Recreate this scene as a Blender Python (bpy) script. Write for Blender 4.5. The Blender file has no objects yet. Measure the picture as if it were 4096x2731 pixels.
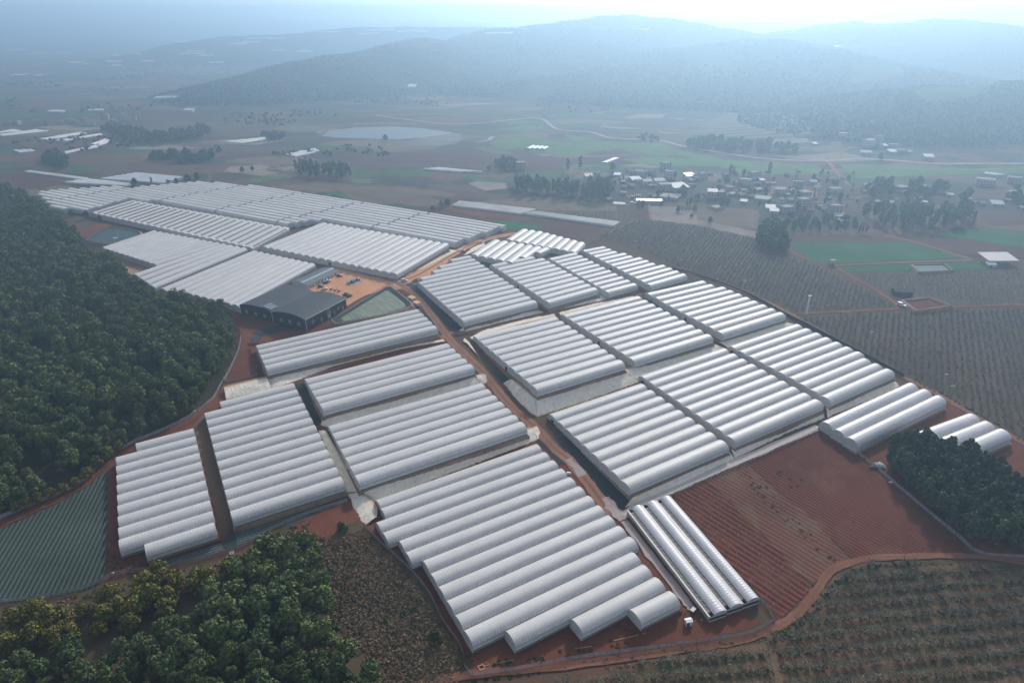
import bpy, bmesh, math, random
import numpy as np
from mathutils import Vector, Matrix
random.seed(7); rng = np.random.default_rng(11)
sc = bpy.context.scene
col = sc.collection
# ---------------------------------------------------------------- survey: camera and terrain
IW, IH, FPX = 4096.0, 2731.0, 2750.0
PITCH = math.atan((IH/2-70.0)/FPX)
CP, SP = math.cos(PITCH), math.sin(PITCH)
VALLEY = -187.0
def ray(px, py):
    rx, ru = (px-IW/2)/FPX, -(py-IH/2)/FPX
    return (rx, CP+ru*SP, -SP+ru*CP)
def base_z(x, y):
    p = -229.0-0.02*x+0.07*y
    k = 14.0
    d = (p-VALLEY)/k
    if d > 40: return VALLEY
    return p-k*math.log1p(math.exp(min(d, 40)))
def base_zn(x, y):
    p = -229.0-0.02*x+0.07*y
    return p-14.0*np.logaddexp(0, (p-VALLEY)/14.0)
# ridges: crest line seen at (px, py) at distance d, half width w
RIDGES = []
def _crest(pts, w):
    out = []
    for q in pts:
        px, py, d = q[:3]; r = ray(px, py); t = d/r[1]
        out.append((r[0]*t, d, r[2]*t, q[3] if len(q) > 3 else w))
    RIDGES.append(out)
_crest([(730,425,1640,70),(860,376,1740,150),(1012,322,1850,220),(1250,243,2050,260),(1400,211,2200,280),(1600,172,2320,280),(1707,157,2420,280),(1830,170,2550,260)], 260)
_crest([(1500,215,2600,300),(1826,170,2650,450),(2000,140,2700,500),(2130,112,2730),(2290,90,2750),(2392,73,2760),(2480,66,2770),(2620,72,2770),(2750,97,2730),(2848,116,2680),(2937,146,2600)], 560)
_crest([(2500,330,2000,300),(2760,230,2150),(2937,168,2200),(3010,158,2180),(3145,180,2120),(3300,235,2000),(3450,300,1850)], 470)
_crest([(3000,165,2650),(3234,124,2650),(3442,88,2650),(3620,85,2650),(3768,77,2650),(3887,92,2650),(3960,106,2600),(4096,106,2600),(4600,110,2600),(5200,140,2600)], 480)
_crest([(3500,430,1330),(3640,365,1400),(3798,334,1450),(4096,325,1450),(4500,320,1450),(5100,330,1450)], 230)
_crest([(1950,345,1950),(2150,315,1950),(2400,300,1950)], 200)
_crest([(2600,80,6200),(2720,78,6200),(2900,88,6200),(3200,96,6200)], 500)
_crest([(900,150,3600),(1300,118,3700),(1650,104,3800),(2000,112,3800)], 420)
def hills(x, y):
    x = np.asarray(x, float); y = np.asarray(y, float)
    acc = np.zeros_like(x)
    for pts in RIDGES:
        best = np.zeros_like(x)
        for (a, b) in zip(pts[:-1], pts[1:]):
            dx, dy = b[0]-a[0], b[1]-a[1]
            t = np.clip(((x-a[0])*dx+(y-a[1])*dy)/(dx*dx+dy*dy), 0, 1)
            d2 = (x-a[0]-t*dx)**2+(y-a[1]-t*dy)**2
            h = (a[2]+(b[2]-a[2])*t)-VALLEY
            best = np.maximum(best, h*np.exp(-d2/(a[3]+(b[3]-a[3])*t)**2))
        acc = np.maximum(acc, best)
    m = np.clip(acc/30.0-0.12, 0, 1)
    n = (np.sin(x*0.0113+1.3*np.sin(y*0.0091))*np.cos(y*0.0127+0.7*np.sin(x*0.016))*9 + np.sin(x*0.031+y*0.013)*np.cos(y*0.027-x*0.017)*4)
    acc = np.where(acc > 3.0, acc-3.0, 0)
    return acc+m*n*np.clip(acc/60.0, 0, 1)*0.8
def tz(x, y):
    z = base_z(x, y)
    if y > 900: z += float(hills(x, y))
    return z
def tzn(x, y):
    return base_zn(np.asarray(x, float), np.asarray(y, float))+np.where(np.asarray(y) > 900, hills(x, y), 0)
def hit(px, py, dz=0.0):
    """ground point (raised by dz) that stands at this bearing"""
    r = ray(px, py)
    lo, hi = 20.0, None
    t = 60.0; step = 1.03
    while t < 30000:
        if r[2]*t-(base_z(r[0]*t, r[1]*t)+(float(hills(r[0]*t, r[1]*t)) if r[1]*t > 900 else 0))-dz < 0:
            hi = t; break
        lo = t; t *= step
    if hi is None: return Vector((r[0]*t, r[1]*t, VALLEY+dz))
    for _ in range(26):
        m = 0.5*(lo+hi)
        if r[2]*m-tz(r[0]*m, r[1]*m)-dz < 0: hi = m
        else: lo = m
    return Vector((r[0]*hi, r[1]*hi, r[2]*hi))
# ---------------------------------------------------------------- object helpers
def link(o, parent=None):
    col.objects.link(o)
    if parent is not None: o.parent = parent
    return o
def tag(o, label=None, cat=None, group=None, kind=None):
    if label: o['label'] = label
    if cat: o['category'] = cat
    if group: o['group'] = group
    if kind: o['kind'] = kind
    return o
def empty(name, loc, rz=0.0, label=None, cat=None, group=None):
    o = bpy.data.objects.new(name, None)
    o.location = loc; o.rotation_euler = (0, 0, rz); o.empty_display_size = 1
    link(o); tag(o, label, cat, group)
    return o
class MB:
    def __init__(s): s.v = []; s.f = []; s.m = []; s.uv = {}
    def add(s, vs, fs, mi=0):
        b = len(s.v); s.v.extend([tuple(p) for p in vs])
        for f in fs: s.f.append([i+b for i in f]); s.m.append(mi)
    def quad(s, a, b, c, d, mi=0): s.add([a, b, c, d], [[0, 1, 2, 3]], mi)
    def box(s, c, size, rz=0.0, mi=0, taper=1.0):
        cx, cy, cz = c; hx, hy, hz = size[0]/2, size[1]/2, size[2]/2
        ca, sa = math.cos(rz), math.sin(rz); vs = []
        for z, k in ((-hz, 1), (hz, taper)):
            for x, y in ((-hx, -hy), (hx, -hy), (hx, hy), (-hx, hy)):
                x *= k; y *= k
                vs.append((cx+x*ca-y*sa, cy+x*sa+y*ca, cz+z))
        s.add(vs, [[3, 2, 1, 0], [4, 5, 6, 7], [0, 1, 5, 4], [1, 2, 6, 5], [2, 3, 7, 6], [3, 0, 4, 7]], mi)
    def beam(s, a, b, w, h=None, mi=0):
        a = Vector(a); b = Vector(b); h = h or w
        d = (b-a).normalized()
        u = d.cross(Vector((0, 0, 1)))
        if u.length < 1e-3: u = Vector((1, 0, 0))
        u.normalize(); n = u.cross(d)
        vs = []
        for p in (a, b):
            for i, j in ((-1, -1), (1, -1), (1, 1), (-1, 1)): vs.append(p+u*(i*w/2)+n*(j*h/2))
        s.add(vs, [[0, 1, 2, 3], [7, 6, 5, 4], [4, 5, 1, 0], [5, 6, 2, 1], [6, 7, 3, 2], [7, 4, 0, 3]], mi)
    def tube(s, a, b, r0, r1=None, n=6, mi=0):
        a = Vector(a); b = Vector(b); r1 = r0 if r1 is None else r1
        d = (b-a).normalized(); u = d.cross(Vector((0.13, 0.91, 0.38))).normalized(); w = d.cross(u)
        vs = []
        for p, r in ((a, r0), (b, r1)):
            for k in range(n):
                t = 2*math.pi*k/n; vs.append(p+u*(r*math.cos(t))+w*(r*math.sin(t)))
        fs = [[k, (k+1) % n, n+(k+1) % n, n+k] for k in range(n)]
        fs += [list(range(n))[::-1], list(range(n, 2*n))]
        s.add(vs, fs, mi)
    def build(s, name, mats, parent=None, origin=(0, 0, 0), smooth=False):
        me = bpy.data.meshes.new(name)
        ox, oy, oz = origin
        me.from_pydata([(x-ox, y-oy, z-oz) for x, y, z in s.v], [], s.f)
        if not isinstance(mats, (list, tuple)): mats = [mats]
        for m in mats: me.materials.append(m)
        if any(s.m): me.polygons.foreach_set('material_index', s.m)
        if smooth: me.polygons.foreach_set('use_smooth', [True]*len(me.polygons))
        me.update()
        o = bpy.data.objects.new(name, me)
        if parent is None: o.location = origin
        link(o, parent)
        return o
def np_mesh(name, V, F, mat, mi=None, smooth=False):
    me = bpy.data.meshes.new(name)
    V = np.asarray(V, np.float32); F = np.asarray(F, np.int32); k = F.shape[1]
    me.vertices.add(len(V)); me.vertices.foreach_set('co', V.ravel())
    me.loops.add(F.size); me.loops.foreach_set('vertex_index', F.ravel())
    me.polygons.add(len(F))
    me.polygons.foreach_set('loop_start', np.arange(0, F.size, k, dtype=np.int32))
    me.polygons.foreach_set('loop_total', np.full(len(F), k, np.int32))
    if not isinstance(mat, (list, tuple)): mat = [mat]
    for m in mat: me.materials.append(m)
    if mi is not None: me.polygons.foreach_set('material_index', np.asarray(mi, np.int32))
    if smooth: me.polygons.foreach_set('use_smooth', np.ones(len(F), bool))
    me.update(calc_edges=True); me.validate()
    return me
# ---------------------------------------------------------------- materials
class NT:
    def __init__(s, name):
        s.m = bpy.data.materials.new(name); s.m.use_nodes = True
        s.t = s.m.node_tree; s.b = s.t.nodes['Principled BSDF']
    def n(s, typ, **kw):
        nd = s.t.nodes.new(typ)
        for k, v in kw.items():
            if k.startswith('i_'):
                key = k[2:]; nd.inputs[int(key) if key.isdigit() else key.replace('_', ' ')].default_value = v
            else: setattr(nd, k, v)
        return nd
    def l(s, a, b): s.t.links.new(a, b)
    def coord(s, kind='Object', scale=(1, 1, 1), rot=0.0):
        tc = s.n('ShaderNodeTexCoord'); mp = s.n('ShaderNodeMapping')
        s.l(tc.outputs[kind], mp.inputs[0]); mp.inputs['Scale'].default_value = scale; mp.inputs['Rotation'].default_value = (0, 0, rot)
        return mp.outputs[0]
    def pos(s, scale=(1, 1, 1), rot=0.0):
        g = s.n('ShaderNodeNewGeometry'); mp = s.n('ShaderNodeMapping')
        s.l(g.outputs['Position'], mp.inputs[0]); mp.inputs['Scale'].default_value = scale; mp.inputs['Rotation'].default_value = (0, 0, rot)
        return mp.outputs[0]
    def noise(s, vec, scale, detail=4, rough=0.6):
        n = s.n('ShaderNodeTexNoise'); s.l(vec, n.inputs['Vector'])
        n.inputs['Scale'].default_value = scale; n.inputs['Detail'].default_value = detail; n.inputs['Roughness'].default_value = rough
        return n.outputs['Fac']
    def ramp(s, fac, stops, interp='LINEAR'):
        r = s.n('ShaderNodeValToRGB'); s.l(fac, r.inputs[0]); cr = r.color_ramp; cr.interpolation = interp
        while len(cr.elements) < len(stops): cr.elements.new(0.5)
        for e, (p, c) in zip(cr.elements, stops):
            e.position = p; e.color = (*c, 1) if len(c) == 3 else c
        return r.outputs[0]
    def mix(s, fac, a, b, mode='MIX'):
        m = s.n('ShaderNodeMix', data_type='RGBA', blend_type=mode)
        for sock, val in ((m.inputs[0], fac), (m.inputs[6], a), (m.inputs[7], b)):
            if hasattr(val, 'links') or hasattr(val, 'is_output'): s.l(val, sock)
            elif isinstance(val, (int, float)): sock.default_value = val
            else: sock.default_value = (*val, 1)
        return m.outputs[2]
    def math(s, op, a, b=None, c=None):
        m = s.n('ShaderNodeMath', operation=op)
        for sock, val in zip(m.inputs, (a, b, c)):
            if val is None: continue
            if hasattr(val, 'is_output'): s.l(val, sock)
            else: sock.default_value = val
        return m.outputs[0]
    def base(s, c):
        if hasattr(c, 'is_output'): s.l(c, s.b.inputs['Base Color'])
        else: s.b.inputs['Base Color'].default_value = (*c, 1)
    def set(s, rough=0.8, spec=0.3, metal=0.0):
        s.b.inputs['Roughness'].default_value = rough
        s.b.inputs['Specular IOR Level'].default_value = spec
        s.b.inputs['Metallic'].default_value = metal
        return s
    def bump(s, h, strength=0.5, dist=0.2):
        b = s.n('ShaderNodeBump'); s.l(h, b.inputs['Height']); b.inputs['Strength'].default_value = strength; b.inputs['Distance'].default_value = dist
        s.l(b.outputs[0], s.b.inputs['Normal'])
def mul(c, k): return tuple(min(1, x*k) for x in c)
def plain(name, c, rough=0.7, spec=0.3, metal=0.0, var=0.12, sc_=1.2):
    m = NT(name); f = m.noise(m.pos(), sc_, 4)
    m.base(m.ramp(f, [(0.3, mul(c, 1-var)), (0.7, mul(c, 1+var))])); m.set(rough, spec, metal)
    return m.m
def rand_plain(name, cols, rough=0.7, spec=0.3):
    m = NT(name); oi = m.n('ShaderNodeObjectInfo')
    c = m.ramp(oi.outputs['Random'], [(i/len(cols), k) for i, k in enumerate(cols)], 'CONSTANT')
    f = m.noise(m.pos(), 0.8, 3)
    m.base(m.mix(1.0, c, m.ramp(f, [(0.3, (0.82,)*3), (0.7, (1.1,)*3)]), 'MULTIPLY')); m.set(rough, spec)
    return m.m
def soil(name, stops, s1=0.02, s2=0.3, bumpd=0.25, stain=None):
    m = NT(name); p = m.pos()
    f = m.math('ADD', m.math('MULTIPLY', m.noise(p, s1, 5), 0.6), m.math('MULTIPLY', m.noise(p, s2, 6, 0.7), 0.4))
    c = m.ramp(f, stops)
    if stain:
        g = m.noise(p, stain[1], 4); c = m.mix(m.ramp(g, [(0.52, (0, 0, 0)), (0.62, (1, 1, 1))]), c, stain[0])
    m.base(c); m.set(0.95, 0.1); m.bump(m.noise(p, 1.1, 5), 0.5, bumpd)
    return m.m
def rows(name, c1, c2, period, angle, wob=0.6, c3=None, spots=None, soft=0.25):
    """field rows running along `angle` (world), `period` metres apart"""
    m = NT(name); p = m.pos(rot=-angle)
    sx = m.n('ShaderNodeSeparateXYZ'); m.l(p, sx.inputs[0])
    w = m.math('ADD', sx.outputs[1], m.math('MULTIPLY', m.noise(p, 0.05, 2), wob))
    v = m.math('SINE', m.math('MULTIPLY', w, 2*math.pi/period))
    v = m.math('ADD', m.math('MULTIPLY', v, 0.5), 0.5)
    n = m.noise(m.pos(), 0.9, 5, 0.7)
    v2 = m.math('ADD', v, m.math('MULTIPLY', m.math('SUBTRACT', n, 0.5), 0.9))
    c = m.ramp(v2, [(0.5-soft, c1), (0.5+soft, c2)])
    big = m.noise(m.pos(), 0.025, 4)
    c = m.mix(1.0, c, m.ramp(big, [(0.3, (0.75,)*3), (0.7, (1.2,)*3)]), 'MULTIPLY')
    if c3:
        g = m.noise(m.pos(), 0.06, 6, 0.7); c = m.mix(m.ramp(g, [(0.5, (0, 0, 0)), (0.62, (1, 1, 1))]), c, c3)
    m.base(c); m.set(0.95, 0.1); m.bump(v, 0.6, 0.25)
    return m.m
G30 = math.radians(30.4)                       # run of the near greenhouses
M = {}
M['red'] = soil('red_soil', [(0.3, (0.090, 0.033, 0.021)), (0.5, (0.135, 0.049, 0.031)), (0.7, (0.185, 0.078, 0.050))], 0.03, 0.4)
M['dry'] = soil('dry_soil', [(0.3, (0.085, 0.055, 0.038)), (0.5, (0.13, 0.085, 0.058)), (0.7, (0.17, 0.12, 0.085))], 0.03, 0.4)
M['road'] = soil('dirt_road', [(0.3, (0.17, 0.080, 0.053)), (0.5, (0.24, 0.120, 0.080)), (0.7, (0.31, 0.18, 0.125))], 0.05, 0.5, 0.1)
M['track'] = soil('red_track', [(0.3, (0.14, 0.056, 0.036)), (0.5, (0.20, 0.085, 0.054)), (0.7, (0.27, 0.13, 0.085))], 0.06, 0.5, 0.1)
M['yard'] = soil('yard_soil', [(0.3, (0.44, 0.20, 0.105)), (0.5, (0.54, 0.26, 0.14)), (0.7, (0.60, 0.34, 0.21))], 0.05, 0.5, 0.06)
M['gravel'] = soil('grey_gravel', [(0.35, (0.24, 0.17, 0.15)), (0.5, (0.36, 0.29, 0.27)), (0.7, (0.45, 0.38, 0.36))], 0.06, 0.9, 0.1)
M['scrub'] = soil('scrub_soil', [(0.3, (0.045, 0.048, 0.022)), (0.45, (0.078, 0.062, 0.034)), (0.6, (0.10, 0.070, 0.043)), (0.75, (0.12, 0.085, 0.05))], 0.04, 0.35, 0.6)
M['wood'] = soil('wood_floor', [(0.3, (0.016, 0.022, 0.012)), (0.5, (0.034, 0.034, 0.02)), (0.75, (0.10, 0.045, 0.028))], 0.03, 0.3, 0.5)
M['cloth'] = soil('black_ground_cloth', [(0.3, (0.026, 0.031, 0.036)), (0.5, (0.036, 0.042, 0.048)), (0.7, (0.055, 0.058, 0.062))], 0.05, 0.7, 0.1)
M['green'] = rows('green_crop', (0.018, 0.085, 0.034), (0.034, 0.120, 0.046), 2.2, math.radians(4))
M['lush'] = rows('lush_crop', (0.050, 0.115, 0.032), (0.080, 0.185, 0.045), 14.0, math.radians(10), 14, (0.085, 0.075, 0.05))
M['plum'] = rows('plum_soil', (0.065, 0.036, 0.030), (0.10, 0.052, 0.042), 1.8, math.radians(4))
M['orch'] = rows('orchard_soil', (0.080, 0.065, 0.052), (0.100, 0.077, 0.063), 4.2, math.radians(62), 1.2, (0.066, 0.068, 0.042))
M['orch2'] = rows('orchard_soil_low', (0.072, 0.062, 0.034), (0.140, 0.082, 0.050), 6.6, math.radians(9), 3.5, (0.082, 0.076, 0.040))
M['stripe'] = rows('mulched_soil', (0.13, 0.085, 0.07), (0.30, 0.25, 0.23), 3.2, math.radians(-12), 2.5)
M['redrow'] = rows('ridged_red_soil', (0.062, 0.019, 0.013), (0.150, 0.047, 0.030), 2.9, math.radians(-48), 1.5, (0.12, 0.045, 0.03))
M['redrow2'] = rows('drilled_red_soil', (0.085, 0.026, 0.018), (0.130, 0.042, 0.028), 2.1, math.radians(-48), 1.4, (0.125, 0.05, 0.033))
M['weedy'] = rows('weedy_soil', (0.105, 0.042, 0.028), (0.145, 0.064, 0.042), 2.6, math.radians(-48), 1.8, (0.135, 0.085, 0.054))
M['straw'] = rows('strawberry_rows', (0.022, 0.046, 0.024), (0.080, 0.092, 0.095), 2.05, math.radians(101), 0.4, None, None, 0.30)
M['straw2'] = rows('strawberry_rows_low', (0.022, 0.040, 0.024), (0.12, 0.13, 0.14), 1.5, G30, 0.3, None, None, 0.30)
M['terr'] = rows('terraced_soil', (0.05, 0.06, 0.04), (0.15, 0.12, 0.10), 26, math.radians(-4), 12)
M['fallow'] = soil('fallow_soil', [(0.3, (0.075, 0.055, 0.040)), (0.5, (0.12, 0.085, 0.06)), (0.7, (0.18, 0.13, 0.09))], 0.02, 0.2)
M['concrete'] = plain('concrete', (0.36, 0.35, 0.33), 0.85, 0.2)
M['pale'] = plain('pale_concrete', (0.46, 0.40, 0.37), 0.85, 0.2)
M['steel'] = plain('galvanised_steel', (0.34, 0.34, 0.34), 0.5, 0.5)
M['wire'] = plain('dark_wire', (0.05, 0.05, 0.055), 0.6, 0.3)
M['white'] = plain('white_paint', (0.74, 0.74, 0.73), 0.5, 0.4, var=0.06)
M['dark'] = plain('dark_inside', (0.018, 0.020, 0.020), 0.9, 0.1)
# white geotextile laid on the banks: folds, rust runs
def bankmat():
    m = NT('white_geotextile'); p = m.pos()
    uv = m.n('ShaderNodeUVMap'); sp = m.n('ShaderNodeSeparateXYZ'); m.l(uv.outputs[0], sp.inputs[0])
    cmb = m.n('ShaderNodeCombineXYZ'); m.l(m.math('MULTIPLY', sp.outputs[0], 0.9), cmb.inputs[0]); m.l(m.math('MULTIPLY', sp.outputs[1], 0.12), cmb.inputs[1])
    run = m.noise(cmb.outputs[0], 0.55, 5, 0.7)
    c = m.ramp(m.noise(p, 0.25, 6, 0.7), [(0.3, (0.62, 0.55, 0.45)), (0.55, (0.78, 0.71, 0.59)), (0.75, (0.86, 0.80, 0.69))])
    c = m.mix(m.ramp(run, [(0.60, (0, 0, 0)), (0.72, (0.75,)*3)]), c, (0.55, 0.36, 0.20))
    e = m.ramp(m.math('ADD', sp.outputs[1], m.math('MULTIPLY', m.noise(p, 0.6, 4), 0.10)), [(0.07, (0.9,)*3), (0.13, (0, 0, 0)), (0.985, (0, 0, 0)), (1.0, (0.7,)*3)])
    c = m.mix(e, c, (0.55, 0.32, 0.15))
    seam = m.math('LESS_THAN', m.math('FRACT', m.math('MULTIPLY', sp.outputs[0], 1/5.5)), 0.035)
    c = m.mix(m.math('MULTIPLY', seam, 0.5), c, (0.36, 0.33, 0.29))
    m.base(c); m.set(0.8, 0.25); m.bump(m.math('ADD', m.noise(cmb.outputs[0], 2.2, 5), m.noise(p, 0.7, 4)), 0.9, 0.5)
    return m.m
M['bank'] = bankmat()
# greenhouse film: hoops every 1.3 m and purlins seen through it, grime towards the ends
def film(name, c, rough, hoop=0.55, tint=0.10, spec=0.5):
    m = NT(name); uv = m.n('ShaderNodeUVMap'); sp = m.n('ShaderNodeSeparateXYZ'); m.l(uv.outputs[0], sp.inputs[0])
    oi = m.n('ShaderNodeObjectInfo')
    u = sp.outputs[0]; v = sp.outputs[1]
    fr = m.math('FRACT', m.math('DIVIDE', u, 1.35))
    tri = m.math('ABSOLUTE', m.math('SUBTRACT', fr, 0.5))       # 0 at mid-bay, .5 on the hoop
    hoopl = m.math('GREATER_THAN', tri, 0.40)
    cmb = m.n('ShaderNodeCombineXYZ'); m.l(u, cmb.inputs[0]); m.l(m.math('MULTIPLY', v, 12), cmb.inputs[1]); m.l(m.math('MULTIPLY', oi.outputs['Random'], 300), cmb.inputs[2])
    g1 = m.noise(cmb.outputs[0], 0.07, 5, 0.65); g2 = m.noise(cmb.outputs[0], 0.6, 4, 0.7)
    cc = m.ramp(g1, [(0.3, mul(c, 0.90)), (0.7, mul(c, 1.06))])
    cc = m.mix(m.ramp(g2, [(0.52, (0, 0, 0)), (0.8, (0.45,)*3)]), cc, (0.40, 0.37, 0.32))
    cc = m.mix(m.math('MULTIPLY', m.math('SUBTRACT', oi.outputs['Random'], 0.0), tint), cc, (0.44, 0.40, 0.39))
    cc = m.mix(m.math('MULTIPLY', hoopl, 0.14), cc, mul(c, 1.22))
    for vv in (0.28, 0.5, 0.72):
        ln = m.math('LESS_THAN', m.math('ABSOLUTE', m.math('SUBTRACT', v, vv)), 0.006)
        cc = m.mix(m.math('MULTIPLY', ln, 0.35), cc, mul(c, 0.55))
    ed = m.ramp(v, [(0.0, (0.45,)*3), (0.035, (0.1,)*3), (0.09, (0, 0, 0)), (0.91, (0, 0, 0)), (1.0, (0.45,)*3)])
    cc = m.mix(ed, cc, (0.30, 0.26, 0.20))
    e2 = m.ramp(m.math('ADD', sp.outputs[2], 0), [(0, (0, 0, 0)), (1, (0, 0, 0))]) if False else None
    m.base(cc); m.set(rough, spec)
    m.bump(m.math('ADD', m.math('MULTIPLY', tri, hoop), m.math('MULTIPLY', g2, 0.25)), 0.55, 0.35)
    tl = m.n('ShaderNodeBsdfTranslucent'); m.l(m.mix(1.0, cc, (1.9, 1.87, 1.8), 'MULTIPLY'), tl.inputs[0]); mx = m.n('ShaderNodeMixShader'); mx.inputs[0].default_value = 0.15
    m.l(m.b.outputs[0], mx.inputs[1]); m.l(tl.outputs[0], mx.inputs[2]); m.l(mx.outputs[0], m.t.nodes['Material Output'].inputs['Surface'])
    return m.m
M['film'] = film('greenhouse_film', (0.60, 0.585, 0.565), 0.48, hoop=0.30, tint=0.22, spec=0.36)
M['film_new'] = film('new_greenhouse_film', (0.66, 0.64, 0.65), 0.38, 0.6, 0.04, 0.4)
M['film_far'] = film('old_greenhouse_film', (0.72, 0.69, 0.645), 0.48, 0.3, 0.25, 0.34)
def ventmat(name, c):
    m = NT(name); uv = m.n('ShaderNodeUVMap'); sp = m.n('ShaderNodeSeparateXYZ'); m.l(uv.outputs[0], sp.inputs[0])
    fr = m.math('FRACT', m.math('DIVIDE', sp.outputs[0], 1.35)); bar = m.math('LESS_THAN', fr, 0.16)
    cc = m.mix(m.math('MULTIPLY', bar, 0.5), m.ramp(m.noise(m.pos(), 0.5, 4), [(0.3, mul(c, 0.8)), (0.7, mul(c, 1.15))]), mul(c, 2.2))
    m.base(cc); m.set(0.6, 0.3); return m.m
M['vent'] = ventmat('vent_netting', (0.50, 0.49, 0.48))
M['vent_open'] = ventmat('open_vent', (0.085, 0.072, 0.068))
def wallfilm(name, c, c2):
    m = NT(name); p = m.pos(); f = m.noise(p, 0.5, 5, 0.7)
    m.base(m.ramp(f, [(0.3, c), (0.7, c2)])); m.set(0.45, 0.4); return m.m
M['gable'] = wallfilm('gable_film', (0.42, 0.415, 0.41), (0.54, 0.525, 0.50))
M['curtain'] = wallfilm('side_curtain_film', (0.46, 0.46, 0.465), (0.58, 0.57, 0.56))
def netting():  # near-black colour stands for the shaded inside behind the open side
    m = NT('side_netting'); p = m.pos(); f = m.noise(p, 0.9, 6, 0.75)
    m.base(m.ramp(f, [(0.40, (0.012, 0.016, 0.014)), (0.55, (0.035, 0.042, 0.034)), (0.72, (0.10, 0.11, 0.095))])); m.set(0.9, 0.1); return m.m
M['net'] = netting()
def foliage(name, c1, c2, c3, rnd=0.35, flower=None):
    m = NT(name); p = m.pos(); oi = m.n('ShaderNodeObjectInfo')
    f = m.math('ADD', m.math('MULTIPLY', m.noise(p, 0.45, 3), 0.75), m.math('MULTIPLY', m.noise(p, 2.5, 2), 0.25))
    c = m.ramp(f, [(0.32, c1), (0.5, c2), (0.68, c3)])
    k = m.math('ADD', m.math('MULTIPLY', oi.outputs['Random'], rnd*2), 1-rnd)
    v = m.n('ShaderNodeCombineXYZ')
    for i in range(3): m.l(k, v.inputs[i])
    c = m.mix(1.0, c, v.outputs[0], 'MULTIPLY')
    big = m.noise(p, 0.03, 2); c = m.mix(1.0, c, m.ramp(big, [(0.35, (0.85, 0.9, 0.9)), (0.65, (1.18, 1.08, 0.95))]), 'MULTIPLY')
    if flower:
        g = m.noise(p, 1.6, 2); c = m.mix(m.ramp(g, [(0.54, (0, 0, 0)), (0.60, (1, 1, 1))]), c, flower)
    m.base(c); m.set(0.75, 0.18)
    return m.m
M['pine'] = foliage('pine_needles', (0.038, 0.062, 0.024), (0.080, 0.110, 0.040), (0.140, 0.168, 0.060))
M['pine_far'] = foliage('hill_needles', (0.022, 0.036, 0.025), (0.030, 0.046, 0.030), (0.040, 0.056, 0.036), 0.2)
M['wattle'] = foliage('wattle_leaves', (0.04, 0.06, 0.02), (0.085, 0.095, 0.028), (0.13, 0.13, 0.035), 0.2, (0.36, 0.27, 0.03))
M['gum'] = foliage('gum_leaves', (0.034, 0.064, 0.040), (0.070, 0.110, 0.062), (0.120, 0.160, 0.080))
M['bush'] = foliage('bush_leaves', (0.025, 0.045, 0.018), (0.05, 0.075, 0.028), (0.085, 0.105, 0.04))
M['fern'] = foliage('dry_fern', (0.095, 0.066, 0.040), (0.15, 0.105, 0.068), (0.22, 0.16, 0.105), 0.1)
M['twig_near'] = foliage('grey_twigs', (0.105, 0.095, 0.068), (0.175, 0.158, 0.120), (0.28, 0.255, 0.21), 0.3)
M['twig'] = foliage('bare_twigs', (0.14, 0.125, 0.108), (0.22, 0.20, 0.175), (0.32, 0.295, 0.26), 0.25)
M['bark'] = plain('bark', (0.07, 0.05, 0.038), 0.9, 0.1)
M['crop'] = foliage('crop_leaves', (0.02, 0.045, 0.02), (0.03, 0.065, 0.028), (0.045, 0.08, 0.035), 0.1)
# ---------------------------------------------------------------- ground sheet
def groundmat():
    m = NT('valley_ground'); p = m.pos()
    near = m.ramp(m.math('ADD', m.math('MULTIPLY', m.noise(p, 0.018, 5), 0.6), m.math('MULTIPLY', m.noise(p, 0.25, 5, 0.7), 0.4)),
                  [(0.32, (0.045, 0.048, 0.024)), (0.45, (0.085, 0.060, 0.040)), (0.58, (0.12, 0.068, 0.046)), (0.7, (0.155, 0.068, 0.046))])
    vo = m.n('ShaderNodeTexVoronoi'); mp = m.n('ShaderNodeMapping'); mp.inputs['Rotation'].default_value = (0, 0, 0.25); mp.inputs['Scale'].default_value = (0.0095, 0.022, 0.0)
    wob = m.n('ShaderNodeVectorMath', operation='ADD'); nz = m.n('ShaderNodeTexNoise'); nz.inputs['Scale'].default_value = 0.004
    sc1 = m.n('ShaderNodeVectorMath', operation='SCALE'); sc1.inputs['Scale'].default_value = 120.0
    m.l(p, nz.inputs['Vector']); m.l(nz.outputs['Color'], sc1.inputs[0]); m.l(p, wob.inputs[0]); m.l(sc1.outputs[0], wob.inputs[1])
    m.l(wob.outputs[0], mp.inputs[0]); m.l(mp.outputs[0], vo.inputs['Vector']); vo.inputs['Scale'].default_value = 1.0
    sx = m.n('ShaderNodeSeparateColor'); m.l(vo.outputs['Color'], sx.inputs[0])
    cell = m.ramp(sx.outputs[0], [(0.0, (0.055, 0.042, 0.034)), (0.18, (0.095, 0.064, 0.050)), (0.33, (0.040, 0.056, 0.032)), (0.46, (0.14, 0.105, 0.075)), (0.58, (0.075, 0.042, 0.033)), (0.70, (0.045, 0.085, 0.032)), (0.82, (0.11, 0.066, 0.048)), (0.93, (0.22, 0.18, 0.135))], 'CONSTANT')
    tex = m.noise(p, 0.12, 5, 0.7)
    cell = m.mix(1.0, cell, m.ramp(tex, [(0.3, (0.7,)*3), (0.7, (1.25,)*3)]), 'MULTIPLY')
    tr = m.noise(p, 0.010, 5, 0.65)
    cell = m.mix(m.ramp(tr, [(0.56, (0, 0, 0)), (0.62, (1, 1, 1))]), cell, (0.032, 0.042, 0.028))
    sy = m.n('ShaderNodeSeparateXYZ'); m.l(p, sy.inputs[0])
    m.base(m.mix(m.ramp(m.math('DIVIDE', m.math('SUBTRACT', sy.outputs[1], 640), 80), [(0, (0, 0, 0)), (1, (1, 1, 1))]), near, cell)); m.set(0.95, 0.08)
    m.bump(m.noise(p, 0.7, 5), 0.4, 0.4)
    return m.m
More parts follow.
